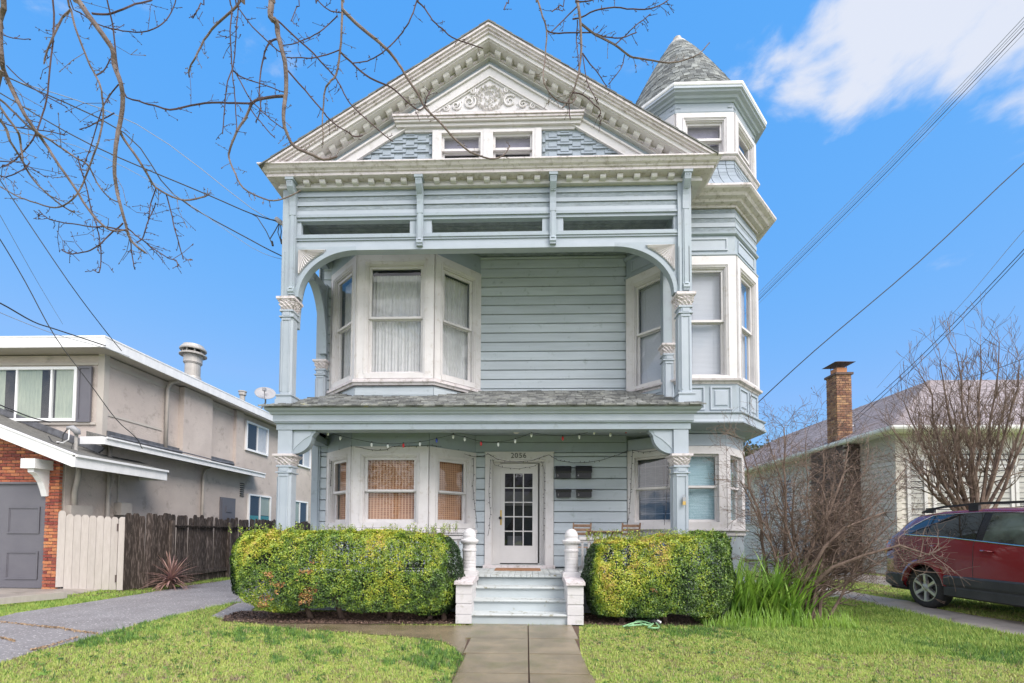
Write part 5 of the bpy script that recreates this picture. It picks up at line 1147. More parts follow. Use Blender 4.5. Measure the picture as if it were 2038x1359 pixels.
for sd in (-1, 1):
    glasspane(.62, 3.45, lambda l: (bot(l) - .02, max(bot(l), tt(l)) + .03), 'pillar', sd, 'window_surround', .004, 30)
    glasspane(.66, 1.10, lambda l: (bot(l), max(bot(l) + .01, tt(l))), 'carglass', sd)
    glasspane(1.14, 1.98, lambda l: (.03, tt(l)), 'carglass', sd); glasspane(2.10, 3.05, lambda l: (.03, tt(l)), 'carglass2', sd)
    pts = [side_pt(sd, .64 + i * .14, bot(.64 + i * .14) - .02, .012) for i in range(21)] ; top = [side_pt(sd, .64 + i * .14, max(bot(.64 + i * .14), tt(.64 + i * .14)) + .03, .012) for i in range(18)]
    q = MB(); q.tube(top[::-1] + pts, .0075, 5); q.build('chrome_trim', M['chrome'], K)
    for l in (1.98, 3.05):
        q = MB()
        for dl in (0,): 
            p = [carp(sd, w + .0015, l, z) for w, z in sect(l)[1:6]]; q.tube(p, .004, 4)
        q.build('door_gap', M['dark'], K)
    q = MB(); p = [carp(sd, w + .0015, 1.16 + (.0 if z > .8 else -.06 if z > .7 else .0), z) for w, z in sect(1.5)[3:6]]; q.tube(p, .004, 4); q.build('door_gap', M['dark'], K)
    for l in (1.36, 2.22):
        q = MB(); a = carp(sd, halfw(l) + .0, l, 1.06 if l < 2 else 1.01); s = sd
        q.tube([(a[0] - s * .01, a[1] + .09, a[2] + .012), (a[0] + s * .03, a[1] + .07, a[2] + .01), (a[0] + s * .034, a[1] - .05, a[2]), (a[0] - s * .01, a[1] - .08, a[2])], [.010, .016, .016, .010], 7); q.build('door_handle', M['car'], K, smooth=True)
        q = MB(); q.lathe([(.045, 0), (.04, .006)], 0, 0, 12); 
    q = MB(); a = carp(sd, .93, 3.05, 1.16); q.hull([(a[0], a[1] - .02, a[2] - .06), (a[0] + sd * .18, a[1] - .02, a[2] - .05), (a[0] + sd * .19, a[1] - .02, a[2] + .07), (a[0], a[1] - .02, a[2] + .08)], [(a[0], a[1] - .12, a[2] - .03), (a[0] + sd * .15, a[1] - .1, a[2] - .02), (a[0] + sd * .15, a[1] - .1, a[2] + .05), (a[0], a[1] - .12, a[2] + .05)]); mr_ = q.build('mirror', M['car'], K)
    b_ = mr_.modifiers.new('b', 'BEVEL'); b_.width = .02; b_.segments = 3
    # black cladding along the sill with step, and arches
    q = MB(); L_ = [RA + .42 + i * (FA_ - RA - .84) / 8 for i in range(9)]
    prof = lambda l: [(halfw(l) + .004, .60), (halfw(l) + .028, .575), (halfw(l) + .03, .46), (halfw(l) + .012, .42), (halfw(l) + .02, .40), (halfw(l) + .02, .28), (halfw(l) - .05, .25)]
    vs = []; [vs.extend([carp(sd, w, l, z) for w, z in prof(l)]) for l in L_]; q.add(vs, [(i * 7 + j, i * 7 + j + 1, (i + 1) * 7 + j + 1, (i + 1) * 7 + j) for i in range(8) for j in range(6)])
    L_ = [.03, .1, .2, .35, .55, RA - .40]; prof2 = lambda l: [(halfw(l) + .004, .56), (halfw(l) + .02, .54), (halfw(l) + .02, .36), (halfw(l) - .06, .30)]
    vs = []; [vs.extend([carp(sd, w, l, z) for w, z in prof2(l)]) for l in L_]; q.add(vs, [(i * 4 + j, i * 4 + j + 1, (i + 1) * 4 + j + 1, (i + 1) * 4 + j) for i in range(5) for j in range(3)])
    q.build('cladding', M['cladding'], K)
    for ra in (RA, FA_):                           # flared arch lip and liner
        q = MB(); n = 16; vs = []
        for i in range(n + 1):
            t = i / n * pi; 
            for r_, w_ in ((.50, -.004), (.46, .018), (.43, .028), (.405, .022), (.395, -.05)): vs.append(carp(sd, halfw(ra + r_ * cos(t)) + w_, ra + r_ * cos(t), max(.42, .35 + r_ * sin(t) * .98)))
        q.add(vs, [(i * 5 + j, i * 5 + j + 1, (i + 1) * 5 + j + 1, (i + 1) * 5 + j) for i in range(n) for j in range(4)]); q.build('wheel_arch', M['car'], K, smooth=True)
        q = MB(); vs = []
        for i in range(n + 1):
            t = i / n * pi
            for w_ in (.86, .55): vs.append(carp(sd, w_, ra + .41 * cos(t), .35 + .41 * sin(t)))
        q.add(vs, [(i * 2, i * 2 + 1, i * 2 + 3, i * 2 + 2) for i in range(n)]); q.build('wheel_liner', M['rubber'], K)
        # wheel
        wy = CYR - ra; q = MB(); wx = 7.76 + sd * .885
        def TW(p, wy=wy, wx=wx, sd=sd): return (wx + sd * (p[2]), wy + p[0], GZ + .345 + p[1])
        q.T = TW
        q.lathe([(.22, -.22), (.30, -.22), (.335, -.20), (.345, -.17), (.345, -.04), (.335, -.012), (.30, .0), (.245, -.004), (.232, -.012)], 0, 0, 48, cap=False); wh = q.build('tyre', M['rubber'], K, smooth=True)
        q = MB(); q.T = TW; q.lathe([(.236, -.012), (.236, -.004), (.222, -.004), (.216, -.03), (.20, -.15)], 0, 0, 48, cap=False)
        for s_ in range(6):
            a = s_ * pi / 3 + .5
            def sp(r_, wd, dz): return [(r_ * cos(a) - wd * sin(a), r_ * sin(a) + wd * cos(a), dz), (r_ * cos(a) + wd * sin(a), r_ * sin(a) - wd * cos(a), dz)]
            A1, A2, B1, B2 = *sp(.045, .030, -.03), *sp(.225, .032, -.008); C1, C2, D1, D2 = *sp(.045, .02, -.012), *sp(.225, .024, -.002)
            lo = [(x, y, z - .03) for x, y, z in (A1, A2, B2, B1)]; q.hull(lo, [C1, C2, D2, D1])
        q.lathe([(.075, -.04), (.072, -.012), (.035, -.006), (.033, .002), (.005, .003)], 0, 0, 20); q.build('rim', M['alloy'], K)
        q = MB(); q.T = TW; q.lathe([(.15, -.10), (.148, -.07), (.02, -.07)], 0, 0, 24); q.lathe([(.215, -.16), (.02, -.158)], 0, 0, 24); q.build('brake_disc', M['cladding'], K)
    # roof rail
    q = MB(); pts = [carp(sd, roofw(l) - .035, l, z) for l, z in ((.78, 1.655), (.92, 1.70), (1.2, 1.735), (1.9, 1.755), (2.5, 1.735), (2.75, 1.70), (2.9, 1.655))]
    vs = []
    for p in pts: vs += [(p[0] - .018, p[1], p[2] - .02), (p[0] + .018, p[1], p[2] - .02), (p[0] + .015, p[1], p[2] + .016), (p[0] - .015, p[1], p[2] + .016)]
    q.add(vs, [(i * 4 + j, i * 4 + (j + 1) % 4, (i + 1) * 4 + (j + 1) % 4, (i + 1) * 4 + j) for i in range(6) for j in range(4)])
    for l in (.95, 1.75, 2.6): p = carp(sd, roofw(l) - .035, l, 1.69); q.box(p[0] - .02, p[0] + .02, p[1] - .08, p[1] + .08, p[2] - .05, p[2] + .04)
    q.build('roof_rail', M['black'], K)
    # tail lamp wraps the corner
    q = MB(); vs = []
    for i, l in enumerate((.02, .06, .14, .24, .34)):
        for t in (0, .33, .66, 1): z = .90 + .02 * i + (.24 - .035 * i) * t; vs.append(carp(sd, halfw(l) + .022 - .05 * t, l - .02, z))
    q.add(vs, [(i * 4 + j, i * 4 + j + 1, (i + 1) * 4 + j + 1, (i + 1) * 4 + j) for i in range(4) for j in range(3)]); q.build('tail_lamp', M['redlamp'], K, smooth=True)
    q = MB(); q.box(7.76 + sd * .35, 7.76 + sd * .72, CYR - 4.79, CYR - 4.60, GZ + .68, GZ + .80); q.build('headlight', M['chrome'], K)
q = MB(); q.add([(7.2, CYR - .235, GZ + 1.16), (8.32, CYR - .235, GZ + 1.16), (8.28, CYR - .50, GZ + 1.54), (7.24, CYR - .50, GZ + 1.54)], [(0, 1, 2, 3)]); q.T = None
rg = q.build('rear_window', M['carglass'], K); rg.location = (0, .03, .02)
q = MB(); q.add([(7.1, CYR - 3.66, GZ + 1.13), (8.42, CYR - 3.66, GZ + 1.13), (8.36, CYR - 3.06, GZ + 1.57), (7.16, CYR - 3.06, GZ + 1.57)], [(0, 1, 2, 3)]); q.build('windscreen', M['carglass'], K).location = (0, -.02, .03)
q = MB(); q.box(7.55, 7.97, CYR - .0, CYR + .012, GZ + .66, GZ + .80); q.build('number_plate', M['white'], K)

# ================================================================= THINGS ON THE PORCH
def mailbox(x0, x1, z0, z1, lab, num, hood):
    m_ = thing('mailbox', ((x0 + x1) / 2, 9.38, z0), lab, 'mailbox', 'mailboxes beside the door')
    q = MB(); q.box(x0 + .01, x1 - .01, 9.31, 9.425, z0, z1 - hood); q.build('box_body', M['black'], m_)
    q = MB(); pr = [(9.425, z1 - hood)] + [(9.30 + .0 + .06 * (1 - sin(t)), z1 - hood + (hood) * (1 - cos(t)) ) for t in [i / 6 * pi / 2 for i in range(7)]] + [(9.425, z1)]
    q.prism_yz([(9.425, z1 - hood - .03), (9.295, z1 - hood - .03), (9.29, z1 - hood), (9.31, z1 - hood * .35), (9.35, z1 - .005), (9.425, z1)], x0, x1); q.build('lid', M['black'], m_)
    text_obj(num, .055, (x0 + .045, 9.306, z0 + .05), 'white', m_, .001, 'box_number')
mailbox(.585, .905, 2.53, 2.785, 'black mailbox marked 3, upper one nearer the door', '3', .12)
mailbox(1.0, 1.32, 2.53, 2.79, 'black mailbox marked 4, upper one farther from the door', '4', .12)
mailbox(.595, .905, 2.14, 2.31, 'flat black mailbox marked 1, lower one nearer the door', '1', .03)
mailbox(1.005, 1.32, 2.14, 2.315, 'flat black mailbox marked 2, lower one farther from the door', '2', .03)
L = thing('ceiling_lamp', (-.2, 8.75, 3.42), 'round frosted lamp on the porch ceiling above the door', 'lamp')
q = MB(); q.lathe([(.11, 3.40), (.11, 3.425)], -.2, 8.75, 20); q.build('lamp_base', M['white'], L)
q = MB(); q.lathe([(.004, 3.315), (.04, 3.32), (.075, 3.345), (.10, 3.385), (.105, 3.40)], -.2, 8.75, 20); q.build('lamp_shade', M['lampglass'], L, smooth=True)
def chair(x, y, lab):
    c_ = thing('folding_chair', (x, y, .70), lab, 'chair', 'folding chairs on the porch')
    for s in (-1, 1):
        q = MB(); q.hull([(x + s * .16 - .012, y + .14, .70), (x + s * .16 + .012, y + .14, .70), (x + s * .16 + .012, y + .18, .70), (x + s * .16 - .012, y + .18, .70)], [(x + s * .16 - .012, y - .20, 1.61), (x + s * .16 + .012, y - .20, 1.61), (x + s * .16 + .012, y - .16, 1.61), (x + s * .16 - .012, y - .16, 1.61)]); q.build('back_post', M['wood'], c_)
        q = MB(); q.hull([(x + s * .13 - .012, y - .2, .70), (x + s * .13 + .012, y - .2, .70), (x + s * .13 + .012, y - .16, .70), (x + s * .13 - .012, y - .16, .70)], [(x + s * .13 - .012, y + .16, 1.16), (x + s * .13 + .012, y + .16, 1.16), (x + s * .13 + .012, y + .2, 1.16), (x + s * .13 - .012, y + .2, 1.16)]); q.build('leg', M['wood'], c_)
    sl_ = MB(); sl_.box(-.15, .15, -.008, .008, 0, .05); sl_ = sl_.mesh('back_slat', M['wood'])
    for k in range(3): inst('back_slat', sl_, c_, (x, y - .175 + .028 * k + .01, 1.53 - .075 * k), rot=(.35, 0, 0))
    ss = MB(); ss.box(-.17, .17, 0, .045, 0, .015); ss = ss.mesh('seat_slat', M['wood'])
    for k in range(6): inst('seat_slat', ss, c_, (x, y - .12 + k * .055, 1.145))
chair(1.03, 8.72, 'folding wooden chair on the porch beside the left end of the small table'); chair(1.93, 8.72, 'folding wooden chair on the porch nearer the turret window')
T_ = thing('bistro_table', (1.48, 8.75, .70), 'small slatted wooden folding table between two porch chairs', 'table')
ts = MB(); ts.box(0, .034, 0, .5, 0, .018); ts = ts.mesh('table_slat', M['wood'])
for k in range(14): inst('table_slat', ts, T_, (1.18 + k * .043, 8.5, 1.445))
for y in (8.56, 8.92): 
    for s in (-1, 1): q = MB(); q.hull([(1.48 - s * .26 - .02, y, .70), (1.48 - s * .26 + .02, y, .70), (1.48 - s * .26 + .02, y + .02, .70), (1.48 - s * .26 - .02, y + .02, .70)], [(1.48 + s * .2 - .02, y, 1.44), (1.48 + s * .2 + .02, y, 1.44), (1.48 + s * .2 + .02, y + .02, 1.44), (1.48 + s * .2 - .02, y + .02, 1.44)]); q.build('leg', M['wood'], T_)
q = MB(); q.box(1.17, 1.79, 8.58, 8.60, 1.415, 1.445); q.box(1.17, 1.79, 8.88, 8.90, 1.415, 1.445); q.build('table_frame', M['wood'], T_)
q = MB(); q.box(-.60, .27, 8.72, 9.18, .702, .722); single('door_mat', q, M['mat'], (-.165, 8.95, .70), 'brown coir doormat on the porch before the door', 'doormat')
# lock box and bracket on the right porch column
LB = thing('lock_box', (2.66, 7.88, 1.95), 'small lock box with yellow tag hanging on the right porch column', 'lock box')
q = MB(); q.box(2.64, 2.69, 7.85, 7.88, 1.96, 2.03); q.tube([(2.645, 7.865, 2.03), (2.65, 7.865, 2.07), (2.68, 7.865, 2.07), (2.685, 7.865, 2.03)], .005, 5); q.build('box_body', M['grey'], LB)
q = MB(); q.box(2.635, 2.685, 7.846, 7.86, 1.90, 1.96); q.build('yellow_tag', M['brass'], LB)
# hanging bulb string under the porch roof
def sag(a, b, s, n=8):
    a, b = Vector(a), Vector(b); return [a.lerp(b, i / n) - Vector((0, 0, s * 4 * (i / n) * (1 - i / n))) for i in range(n + 1)]
S = thing('bulb_string', (-1.0, 8.2, 3.3), 'string of large white and red bulbs hung under the porch beam', 'string lights')
KN = [(650, 860), (730, 888), (790, 889), (855, 884), (912, 861), (960, 885), (1025, 874), (1060, 861), (1120, 869), (1180, 858), (1235, 858), (1290, 858)]
bul = [(653, 864, 'w'), (677.5, 873, 'w'), (739.7, 886, 'w'), (772, 889, 'w'), (803, 887.6, 'r'), (836, 885, 'w'), (869, 878, 'b'), (902, 870, 'w'), (925, 875, 'w'), (957.5, 884, 'r'), (991.6, 885.5, 'w'), (1025.5, 879, 'w'), (1057.5, 867, 'w'), (1120, 873.5, 'r'), (1153, 870.5, 'w'), (1182.6, 862, 'w'), (1214.7, 866, 'w'), (1246, 859, 'r'), (1274, 858, 'w')]
YS = 8.35
q = MB(); pl = []
up = [at(x, y - 6 if i % 1 == 0 else y, YS) for i, (x, y, c_) in enumerate(bul)]
hooks = {0, 6, 7, 12, 15, 18}
for i in range(len(up) - 1): pl += sag(up[i], up[i + 1], .008, 3)[:-1]
pl.append(up[-1]); q.tube(pl, .004, 4); 
for i in (7, 12, 18): q.tube([up[i], (up[i].x, YS, 3.42)], .004, 4)
q.build('cord', M['cable'], S)
bm_w = {}
for i, (x, y, c_) in enumerate(bul):
    if c_ not in bm_w:
        b_ = MB(); b_.lathe([(.003, -.085), (.014, -.075), (.021, -.055), (.022, -.035), (.014, -.012)], 0, 0, 10); bm_w[c_] = b_.mesh('bulb', M['bulb_' + c_], smooth=True)
        b_ = MB(); b_.lathe([(.012, -.014), (.012, .012)], 0, 0, 8); bm_w['s'] = b_.mesh('socket', M['cable'])
    inst('bulb', bm_w[c_], S, up[i]); inst('socket', bm_w['s'], S, up[i])
# mini light strings round windows and door
def ministring(px, Y, lab, every=.10, seed=1):
    pts = []
    for k, p in enumerate(px):
        yy_ = p[2] if len(p) > 2 else Y; pts.append(at(p[0], p[1], yy_))
    t = thing('mini_light_string', pts[0], lab, 'string lights', 'dark mini light strings')
    q = MB(); q.tube(pts, .0045, 4); rn = random.Random(seed)
    for a, b in zip(pts, pts[1:]):
        n = max(1, int((b - a).length / every))
        for i in range(n):
            p = a.lerp(b, (i + rn.random() * .5) / n); d = Vector((rn.uniform(-1, 1), -.3, rn.uniform(-1, .8))).normalized(); q.tube([p, p + d * .022, p + d * .04], [.004, .006, .002], 4)
    q.build('cord', M['cable'], t)
ministring([(657, 968, 9.3), (660, 905, 9.32), (668, 896, 9.2), (700, 889, 8.72), (716, 890, 8.66), (733, 894, 8.66), (750, 896, 8.66), (768, 895, 8.66), (782, 888, 8.66), (815, 888, 8.66), (850, 886, 8.66), (856, 886, 8.68), (890, 890, 9.0), (905, 893, 9.1), (918, 901, 9.2), (935, 907, 9.3), (947, 909, 9.38), (962, 907, 9.36), (972, 903, 9.36)], 8.6, 'dark mini light string along the top of the left bay window')
ministring([(942, 911, 9.34), (943, 940, 9.34), (941, 965, 9.34), (944, 1000, 9.34), (948, 1030, 9.34), (950, 1050, 9.34)], 9.34, 'dark mini light string down the right edge of the left bay window', seed=4)
ministring([(970, 902), (990, 914), (1012, 918), (1030, 919), (1060, 916), (1083, 908), (1093, 905), (1110, 916), (1140, 921), (1170, 920), (1200, 915), (1230, 905), (1249, 897)], 9.34, 'dark mini light string sagging from door head to the turret window', seed=2)
ministring([(976, 914), (975, 940), (973, 980), (976, 1020), (974, 1050), (971, 1066)], 9.33, 'dark mini light string hanging down the left door casing', seed=3)
ministring([(980, 914, 9.36), (984, 925, 9.42), (1000, 930, 9.5), (1033, 933, 9.52), (1062, 928, 9.5), (1078, 919, 9.42), (1083, 935, 9.4), (1083, 980, 9.4), (1082, 1040, 9.4), (1083, 1075, 9.4)], 9.36, 'dark mini light string across the top of the door glass', seed=5)
ministring([(1259, 896, 9.25), (1257, 930, 9.25), (1256, 960, 9.25), (1254, 1000, 9.25), (1251, 1030, 9.25), (1248, 1045, 9.25)], 9.25, 'dark mini light string down the left edge of the turret window', seed=6)
ministring([(1259, 896, 9.22), (1280, 900, 9.1), (1305, 897, 8.95), (1322, 890, 8.84), (1330, 905, 8.82), (1330, 940, 8.82), (1327, 980, 8.82), (1325, 1020, 8.82), (1322, 1045, 8.82)], 9.2, 'dark mini light string over and down the right edge of the turret window', seed=7)
# service entrance on the left corner of the house
SV = thing('service_entrance', (-4.5, 8.2, 6.6), 'grey weatherhead with drop wires on the left upper corner of the Victorian', 'weatherhead')
p0 = at(553, 438, 8.5); q = MB(); q.tube([p0 + Vector((-.03, 0, .02)), p0 + Vector((.06, 0, -.05)), at(563, 447, 8.5), at(575, 470, 8.55)], [.05, .045, .03, .03], 8); q.build('weatherhead', M['grey'], SV, smooth=True)
q = MB()
for L_ in ([(555, 445), (548, 458), (537, 476), (541, 484)], [(556, 446), (553, 462), (557, 474), (560, 480)], [(500, 425), (512, 432), (530, 460), (541, 484)], [(558, 446), (560, 460), (558, 476)]): q.tube([at(x, y, 8.5) for x, y in L_], .009, 5)
for x, y in ((541, 484), (559, 480)): q.tube([at(x, y - 4, 8.5), at(x + 2, y + 5, 8.5)], .02, 6)
q.build('drop_wires', M['cable'], SV)
# garden hose
hs_ = [(1240, 1251), (1256, 1247), (1270, 1246), (1285, 1240), (1296, 1236), (1303, 1240), (1298, 1247), (1288, 1250), (1277, 1249), (1276, 1244), (1288, 1240), (1300, 1243), (1311, 1250), (1309, 1256), (1298, 1258), (1290, 1253), (1296, 1248), (1270, 1243), (1258, 1248), (1250, 1252), (1266, 1252), (1284, 1246), (1290, 1236), (1300, 1234)]
q = MB(); pts = [Vector((*atg(x, y), .03 + .015 * (i % 3))) for i, (x, y) in enumerate(hs_)]
sm = []
for i in range(len(pts) - 1):
    a = pts[max(0, i - 1)]; b = pts[i]; c_ = pts[i + 1]; d_ = pts[min(len(pts) - 1, i + 2)]
    for t in (0, .25, .5, .75): sm.append(.5 * ((2 * b) + (c_ - a) * t + (2 * a - 5 * b + 4 * c_ - d_) * t * t + (3 * b - a - 3 * c_ + d_) * t ** 3))
q.tube(sm, .013, 6); hz = thing('garden_hose', (sm[0].x, sm[0].y, 0), 'tangled green garden hose lying on lawn before the right hedge', 'hose')
q.build('hose', M['hose'], hz, smooth=True)
g_ = atg(1302, 1245); q = MB(); q.tube([(g_[0] - .06, g_[1] + .05, .05), (g_[0], g_[1], .07), (g_[0] + .07, g_[1] - .03, .04)], [.02, .035, .025], 8); q.build('nozzle', M['cable'], hz)
q = MB(); q.tube([(g_[0] + .04, g_[1], .07), (g_[0] + .10, g_[1] - .02, .05)], [.03, .02], 8); q.build('nozzle_tip', M['vinyl'], hz)
# ================================================================= PLANTS
def leaf_cloud(pts, nrm, size, val, name, m, parent=None, flat=.35, fold=.25, asp=.55):
    """numpy leaf quads at pts; nrm preferred normal; returns object"""
    n = len(pts); rng = np.random.default_rng(len(pts))
    d = rng.normal(size=(n, 3)); nn = nrm + d * (1 - flat); nn /= np.linalg.norm(nn, axis=1)[:, None]
    t = rng.normal(size=(n, 3)); t -= nn * (t * nn).sum(1)[:, None]; t /= np.linalg.norm(t, axis=1)[:, None]; b = np.cross(nn, t)
    s = size * rng.uniform(.65, 1.25, size=(n, 1))
    V = np.empty((n, 4, 3)); V[:, 0] = pts - t * s; V[:, 2] = pts + t * s; V[:, 1] = pts + b * s * asp + nn * s * fold; V[:, 3] = pts - b * s * asp + nn * s * fold
    me = bpy.data.meshes.new(name); me.vertices.add(n * 4); me.loops.add(n * 4); me.polygons.add(n)
    o = np.array(ORG[parent]) if parent is not None else np.zeros(3)
    me.vertices.foreach_set('co', (V.reshape(-1, 3) - o).astype(np.float32).ravel()); me.loops.foreach_set('vertex_index', np.arange(n * 4, dtype=np.int32))
    me.polygons.foreach_set('loop_start', np.arange(0, n * 4, 4, dtype=np.int32)); me.polygons.foreach_set('loop_total', np.full(n, 4, dtype=np.int32))
    me.update(); a = me.attributes.new('rnd', 'FLOAT', 'FACE'); a.data.foreach_set('value', val.astype(np.float32)); me.materials.append(M[m])
    ob = bpy.data.objects.new(name, me); COL.objects.link(ob)
    if parent is not None: ob.parent = parent; ORG[ob] = ORG[parent]
    else: ORG[ob] = Vector((0, 0, 0))
    ob['kind'] = 'stuff'; return ob
def vnoise(p, f, seed):                            # smooth pseudo noise from sines, -1..1
    r = np.random.default_rng(seed); out = 0
    for k in range(5):
        w = r.normal(size=3) * f * (1 + .5 * k); out = out + np.sin(p @ w + r.uniform(0, 6.28)) / (1 + .4 * k)
    return out / 2.9
def hedge(name, x0, x1, y0, y1, z0, z1, label, n, cut, yel, seed, trunks):
    h = thing(name, ((x0 + x1) / 2, (y0 + y1) / 2, 0), label, 'hedge', 'clipped hedges beside the steps')
    r = np.random.default_rng(seed)
    P = []; Nn = []
    A = [('f', (x1 - x0) * (z1 - z0) * .95), ('t', (x1 - x0) * (y1 - y0) * 1.3), ('l', (y1 - y0) * (z1 - z0)), ('r', (y1 - y0) * (z1 - z0)), ('u', (x1 - x0) * (y1 - y0) * .5), ('i', (x1 - x0) * (z1 - z0) * .8), ('b', (x1 - x0) * (z1 - z0) * .4)]
    tot = sum(a for _, a in A)
    for k, a in A:
        m_ = int(n * a / tot); u = r.random(m_); v = r.random(m_); dp = np.abs(r.normal(size=m_)) * .035 - .01
        X = x0 + (x1 - x0) * u; 
        if k == 'f': p = np.c_[X, y0 + dp, z0 + (z1 - z0) * v]; nn = np.tile([0, -1, .35], (m_, 1))
        elif k == 't': p = np.c_[X, y0 + (y1 - y0) * v, z1 - dp]; nn = np.tile([0, -.15, 1], (m_, 1))
        elif k == 'u': p = np.c_[X, y0 + (y1 - y0) * v, z0 + dp]; nn = np.tile([0, -.3, -.6], (m_, 1))
        elif k == 'i': p = np.c_[X, y0 + .05 + .25 * r.random(m_), z0 + (z1 - z0) * v]; nn = np.tile([0, -1, .3], (m_, 1))
        elif k == 'b': p = np.c_[X, y1 - dp, z0 + (z1 - z0) * v]; nn = np.tile([0, 1, .3], (m_, 1))
        else: xx = x0 + dp if k == 'l' else x1 - dp; p = np.c_[xx, y0 + (y1 - y0) * u, z0 + (z1 - z0) * v]; nn = np.tile([-1 if k == 'l' else 1, -.2, .3], (m_, 1))
        P.append(p); Nn.append(nn)
    P = np.concatenate(P); Nn = np.concatenate(Nn).astype(float)
    # soft outline: lumps, rounded corners, undercut belly
    lump = vnoise(P, 2.0, seed) * .075 + vnoise(P, 6, seed + 1) * .055 + vnoise(P, 14, seed + 4) * .035
    c_ = np.array([(x0 + x1) / 2, (y0 + y1) / 2, (z0 + z1) / 2]); ex_ = np.array([(x1 - x0) / 2, (y1 - y0) / 2, (z1 - z0) / 2])
    q_ = (P - c_) / ex_; k6 = (np.abs(q_) ** np.array([6, 3.0, 3.2])).sum(1)
    sc_ = np.where(k6 > 1, k6 ** (-1 / 6.0), 1)[:, None]; P = c_ + q_ * sc_ * ex_
    P += Nn / np.linalg.norm(Nn, axis=1)[:, None] * lump[:, None]; P[:, 2] += np.clip((P[:, 2] - .3) / 1.1, 0, 1) * np.clip(P[:, 0] - 1.6, 0, 2) * .07 * (seed == 23)
    zr_ = (P[:, 2] - z0) / (z1 - z0); bott = cut(P[:, 0]); keep = P[:, 2] > bott + vnoise(P, 6, seed + 9) * .06
    end = np.minimum(P[:, 0] - x0, x1 - P[:, 0]); under = np.clip(.45 - zr_, 0, 1) * .28; P[:, 1] += under * (P[:, 1] < c_[1] + .1)
    hf = vnoise(P, 4.5, seed + 2) + .8 * vnoise(P, 11, seed + 3); holes = hf > .62; inner = r.random(len(P)) < np.clip(.55 + (hf - .62), 0, .92)
    keep &= ~(holes & inner & (P[:, 1] < c_[1])); P = P[keep]; Nn = Nn[keep]
    hgt = (P[:, 2] - z0) / (z1 - z0)
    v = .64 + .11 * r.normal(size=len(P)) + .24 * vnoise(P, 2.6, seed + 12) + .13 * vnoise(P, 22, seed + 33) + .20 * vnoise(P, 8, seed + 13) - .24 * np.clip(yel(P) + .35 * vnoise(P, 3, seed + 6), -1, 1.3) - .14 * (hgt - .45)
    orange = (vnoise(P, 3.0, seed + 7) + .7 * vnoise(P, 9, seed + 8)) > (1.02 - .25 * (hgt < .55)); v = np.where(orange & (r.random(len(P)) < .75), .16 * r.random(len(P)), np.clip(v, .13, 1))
    depth = np.clip((P[:, 1] - y0 - .06 - under[keep]) / .16, 0, 1); v = np.where(hgt < .93, np.clip(v + .75 * depth, 0, 1), v)  # deeper leaves coloured darker, standing in for shade inside the hedge
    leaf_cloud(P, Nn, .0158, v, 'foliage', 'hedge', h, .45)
    m_ = int(n * .012); tp = np.c_[r.uniform(x0 + .05, x1 - .05, m_), r.uniform(y0 + .02, y1 - .02, m_), np.full(m_, z1)]; tp[:, 2] += vnoise(tp, 2.6, seed) * .06
    q = MB(); rr_ = random.Random(seed); lp = []
    for p in tp[:220]:
        hh = rr_.uniform(.03, .13); a = Vector(p) - Vector((0, 0, .06)); b = a + Vector((rr_.uniform(-.04, .04), rr_.uniform(-.04, .02), hh + .06)); q.tube([a, b], [.003, .0015], 3)
        for i in range(7): t_ = .3 + .7 * i / 6; lp.append(a.lerp(b, t_) + Vector((rr_.uniform(-.02, .02), rr_.uniform(-.02, .02), 0)))
    lp = np.array(lp); leaf_cloud(lp, np.tile([0, -.3, 1.], (len(lp), 1)), .016, r.uniform(.35, .8, len(lp)), 'shoots', 'hedge', h, .3)
    q.build('shoot_stems', M['shrubbark'], h, kind='stuff')
    for tx, ty, lean in trunks:
        q = MB(); pts = [(tx, ty, -.03), (tx + lean * .3, ty - .02, .12), (tx + lean * .7, ty + .02, .28), (tx + lean, ty, .55)]; q.tube(pts, [.05, .04, .045, .03], 7)
        for k in range(4): a = Vector((tx + lean * .6, ty, .25)); q.tube([a, a + Vector((rr_.uniform(-.2, .2), rr_.uniform(-.1, .1), .2)), a + Vector((rr_.uniform(-.35, .35), rr_.uniform(-.15, .15), .5))], [.022, .015, .008], 5)
        q.build('trunk', M['shrubbark'], h, smooth=True)
    q = MB()                                       # twiggy core
    for i in range(420):
        a = Vector((rr_.uniform(x0 + .1, x1 - .1), rr_.uniform(y0 + .14, y1 - .1), rr_.uniform(max(z0 + .1, .3), z1 - .15))); q.tube([a, a + Vector((rr_.uniform(-.12, .12), rr_.uniform(-.14, .02), rr_.uniform(-.02, .2)))], [.004, .002], 3)
    q.build('twigs', M['shrubbark'], h, kind='stuff')
    return h
gauss = lambda P, x, z, sx, sz: np.exp(-((P[:, 0] - x) / sx) ** 2 - ((P[:, 2] - z) / sz) ** 2)
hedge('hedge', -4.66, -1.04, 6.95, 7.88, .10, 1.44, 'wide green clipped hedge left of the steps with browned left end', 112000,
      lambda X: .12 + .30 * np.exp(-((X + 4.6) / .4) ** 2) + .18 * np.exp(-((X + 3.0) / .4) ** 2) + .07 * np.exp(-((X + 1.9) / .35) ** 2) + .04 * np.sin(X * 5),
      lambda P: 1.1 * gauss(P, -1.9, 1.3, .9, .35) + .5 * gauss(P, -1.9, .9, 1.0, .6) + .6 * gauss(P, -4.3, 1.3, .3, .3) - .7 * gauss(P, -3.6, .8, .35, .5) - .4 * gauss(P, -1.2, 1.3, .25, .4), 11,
      ((-3.45, 7.4, -.2), (-2.95, 7.42, -.18), (-2.2, 7.4, .05), (-1.55, 7.42, .08), (-1.3, 7.4, -.06)))
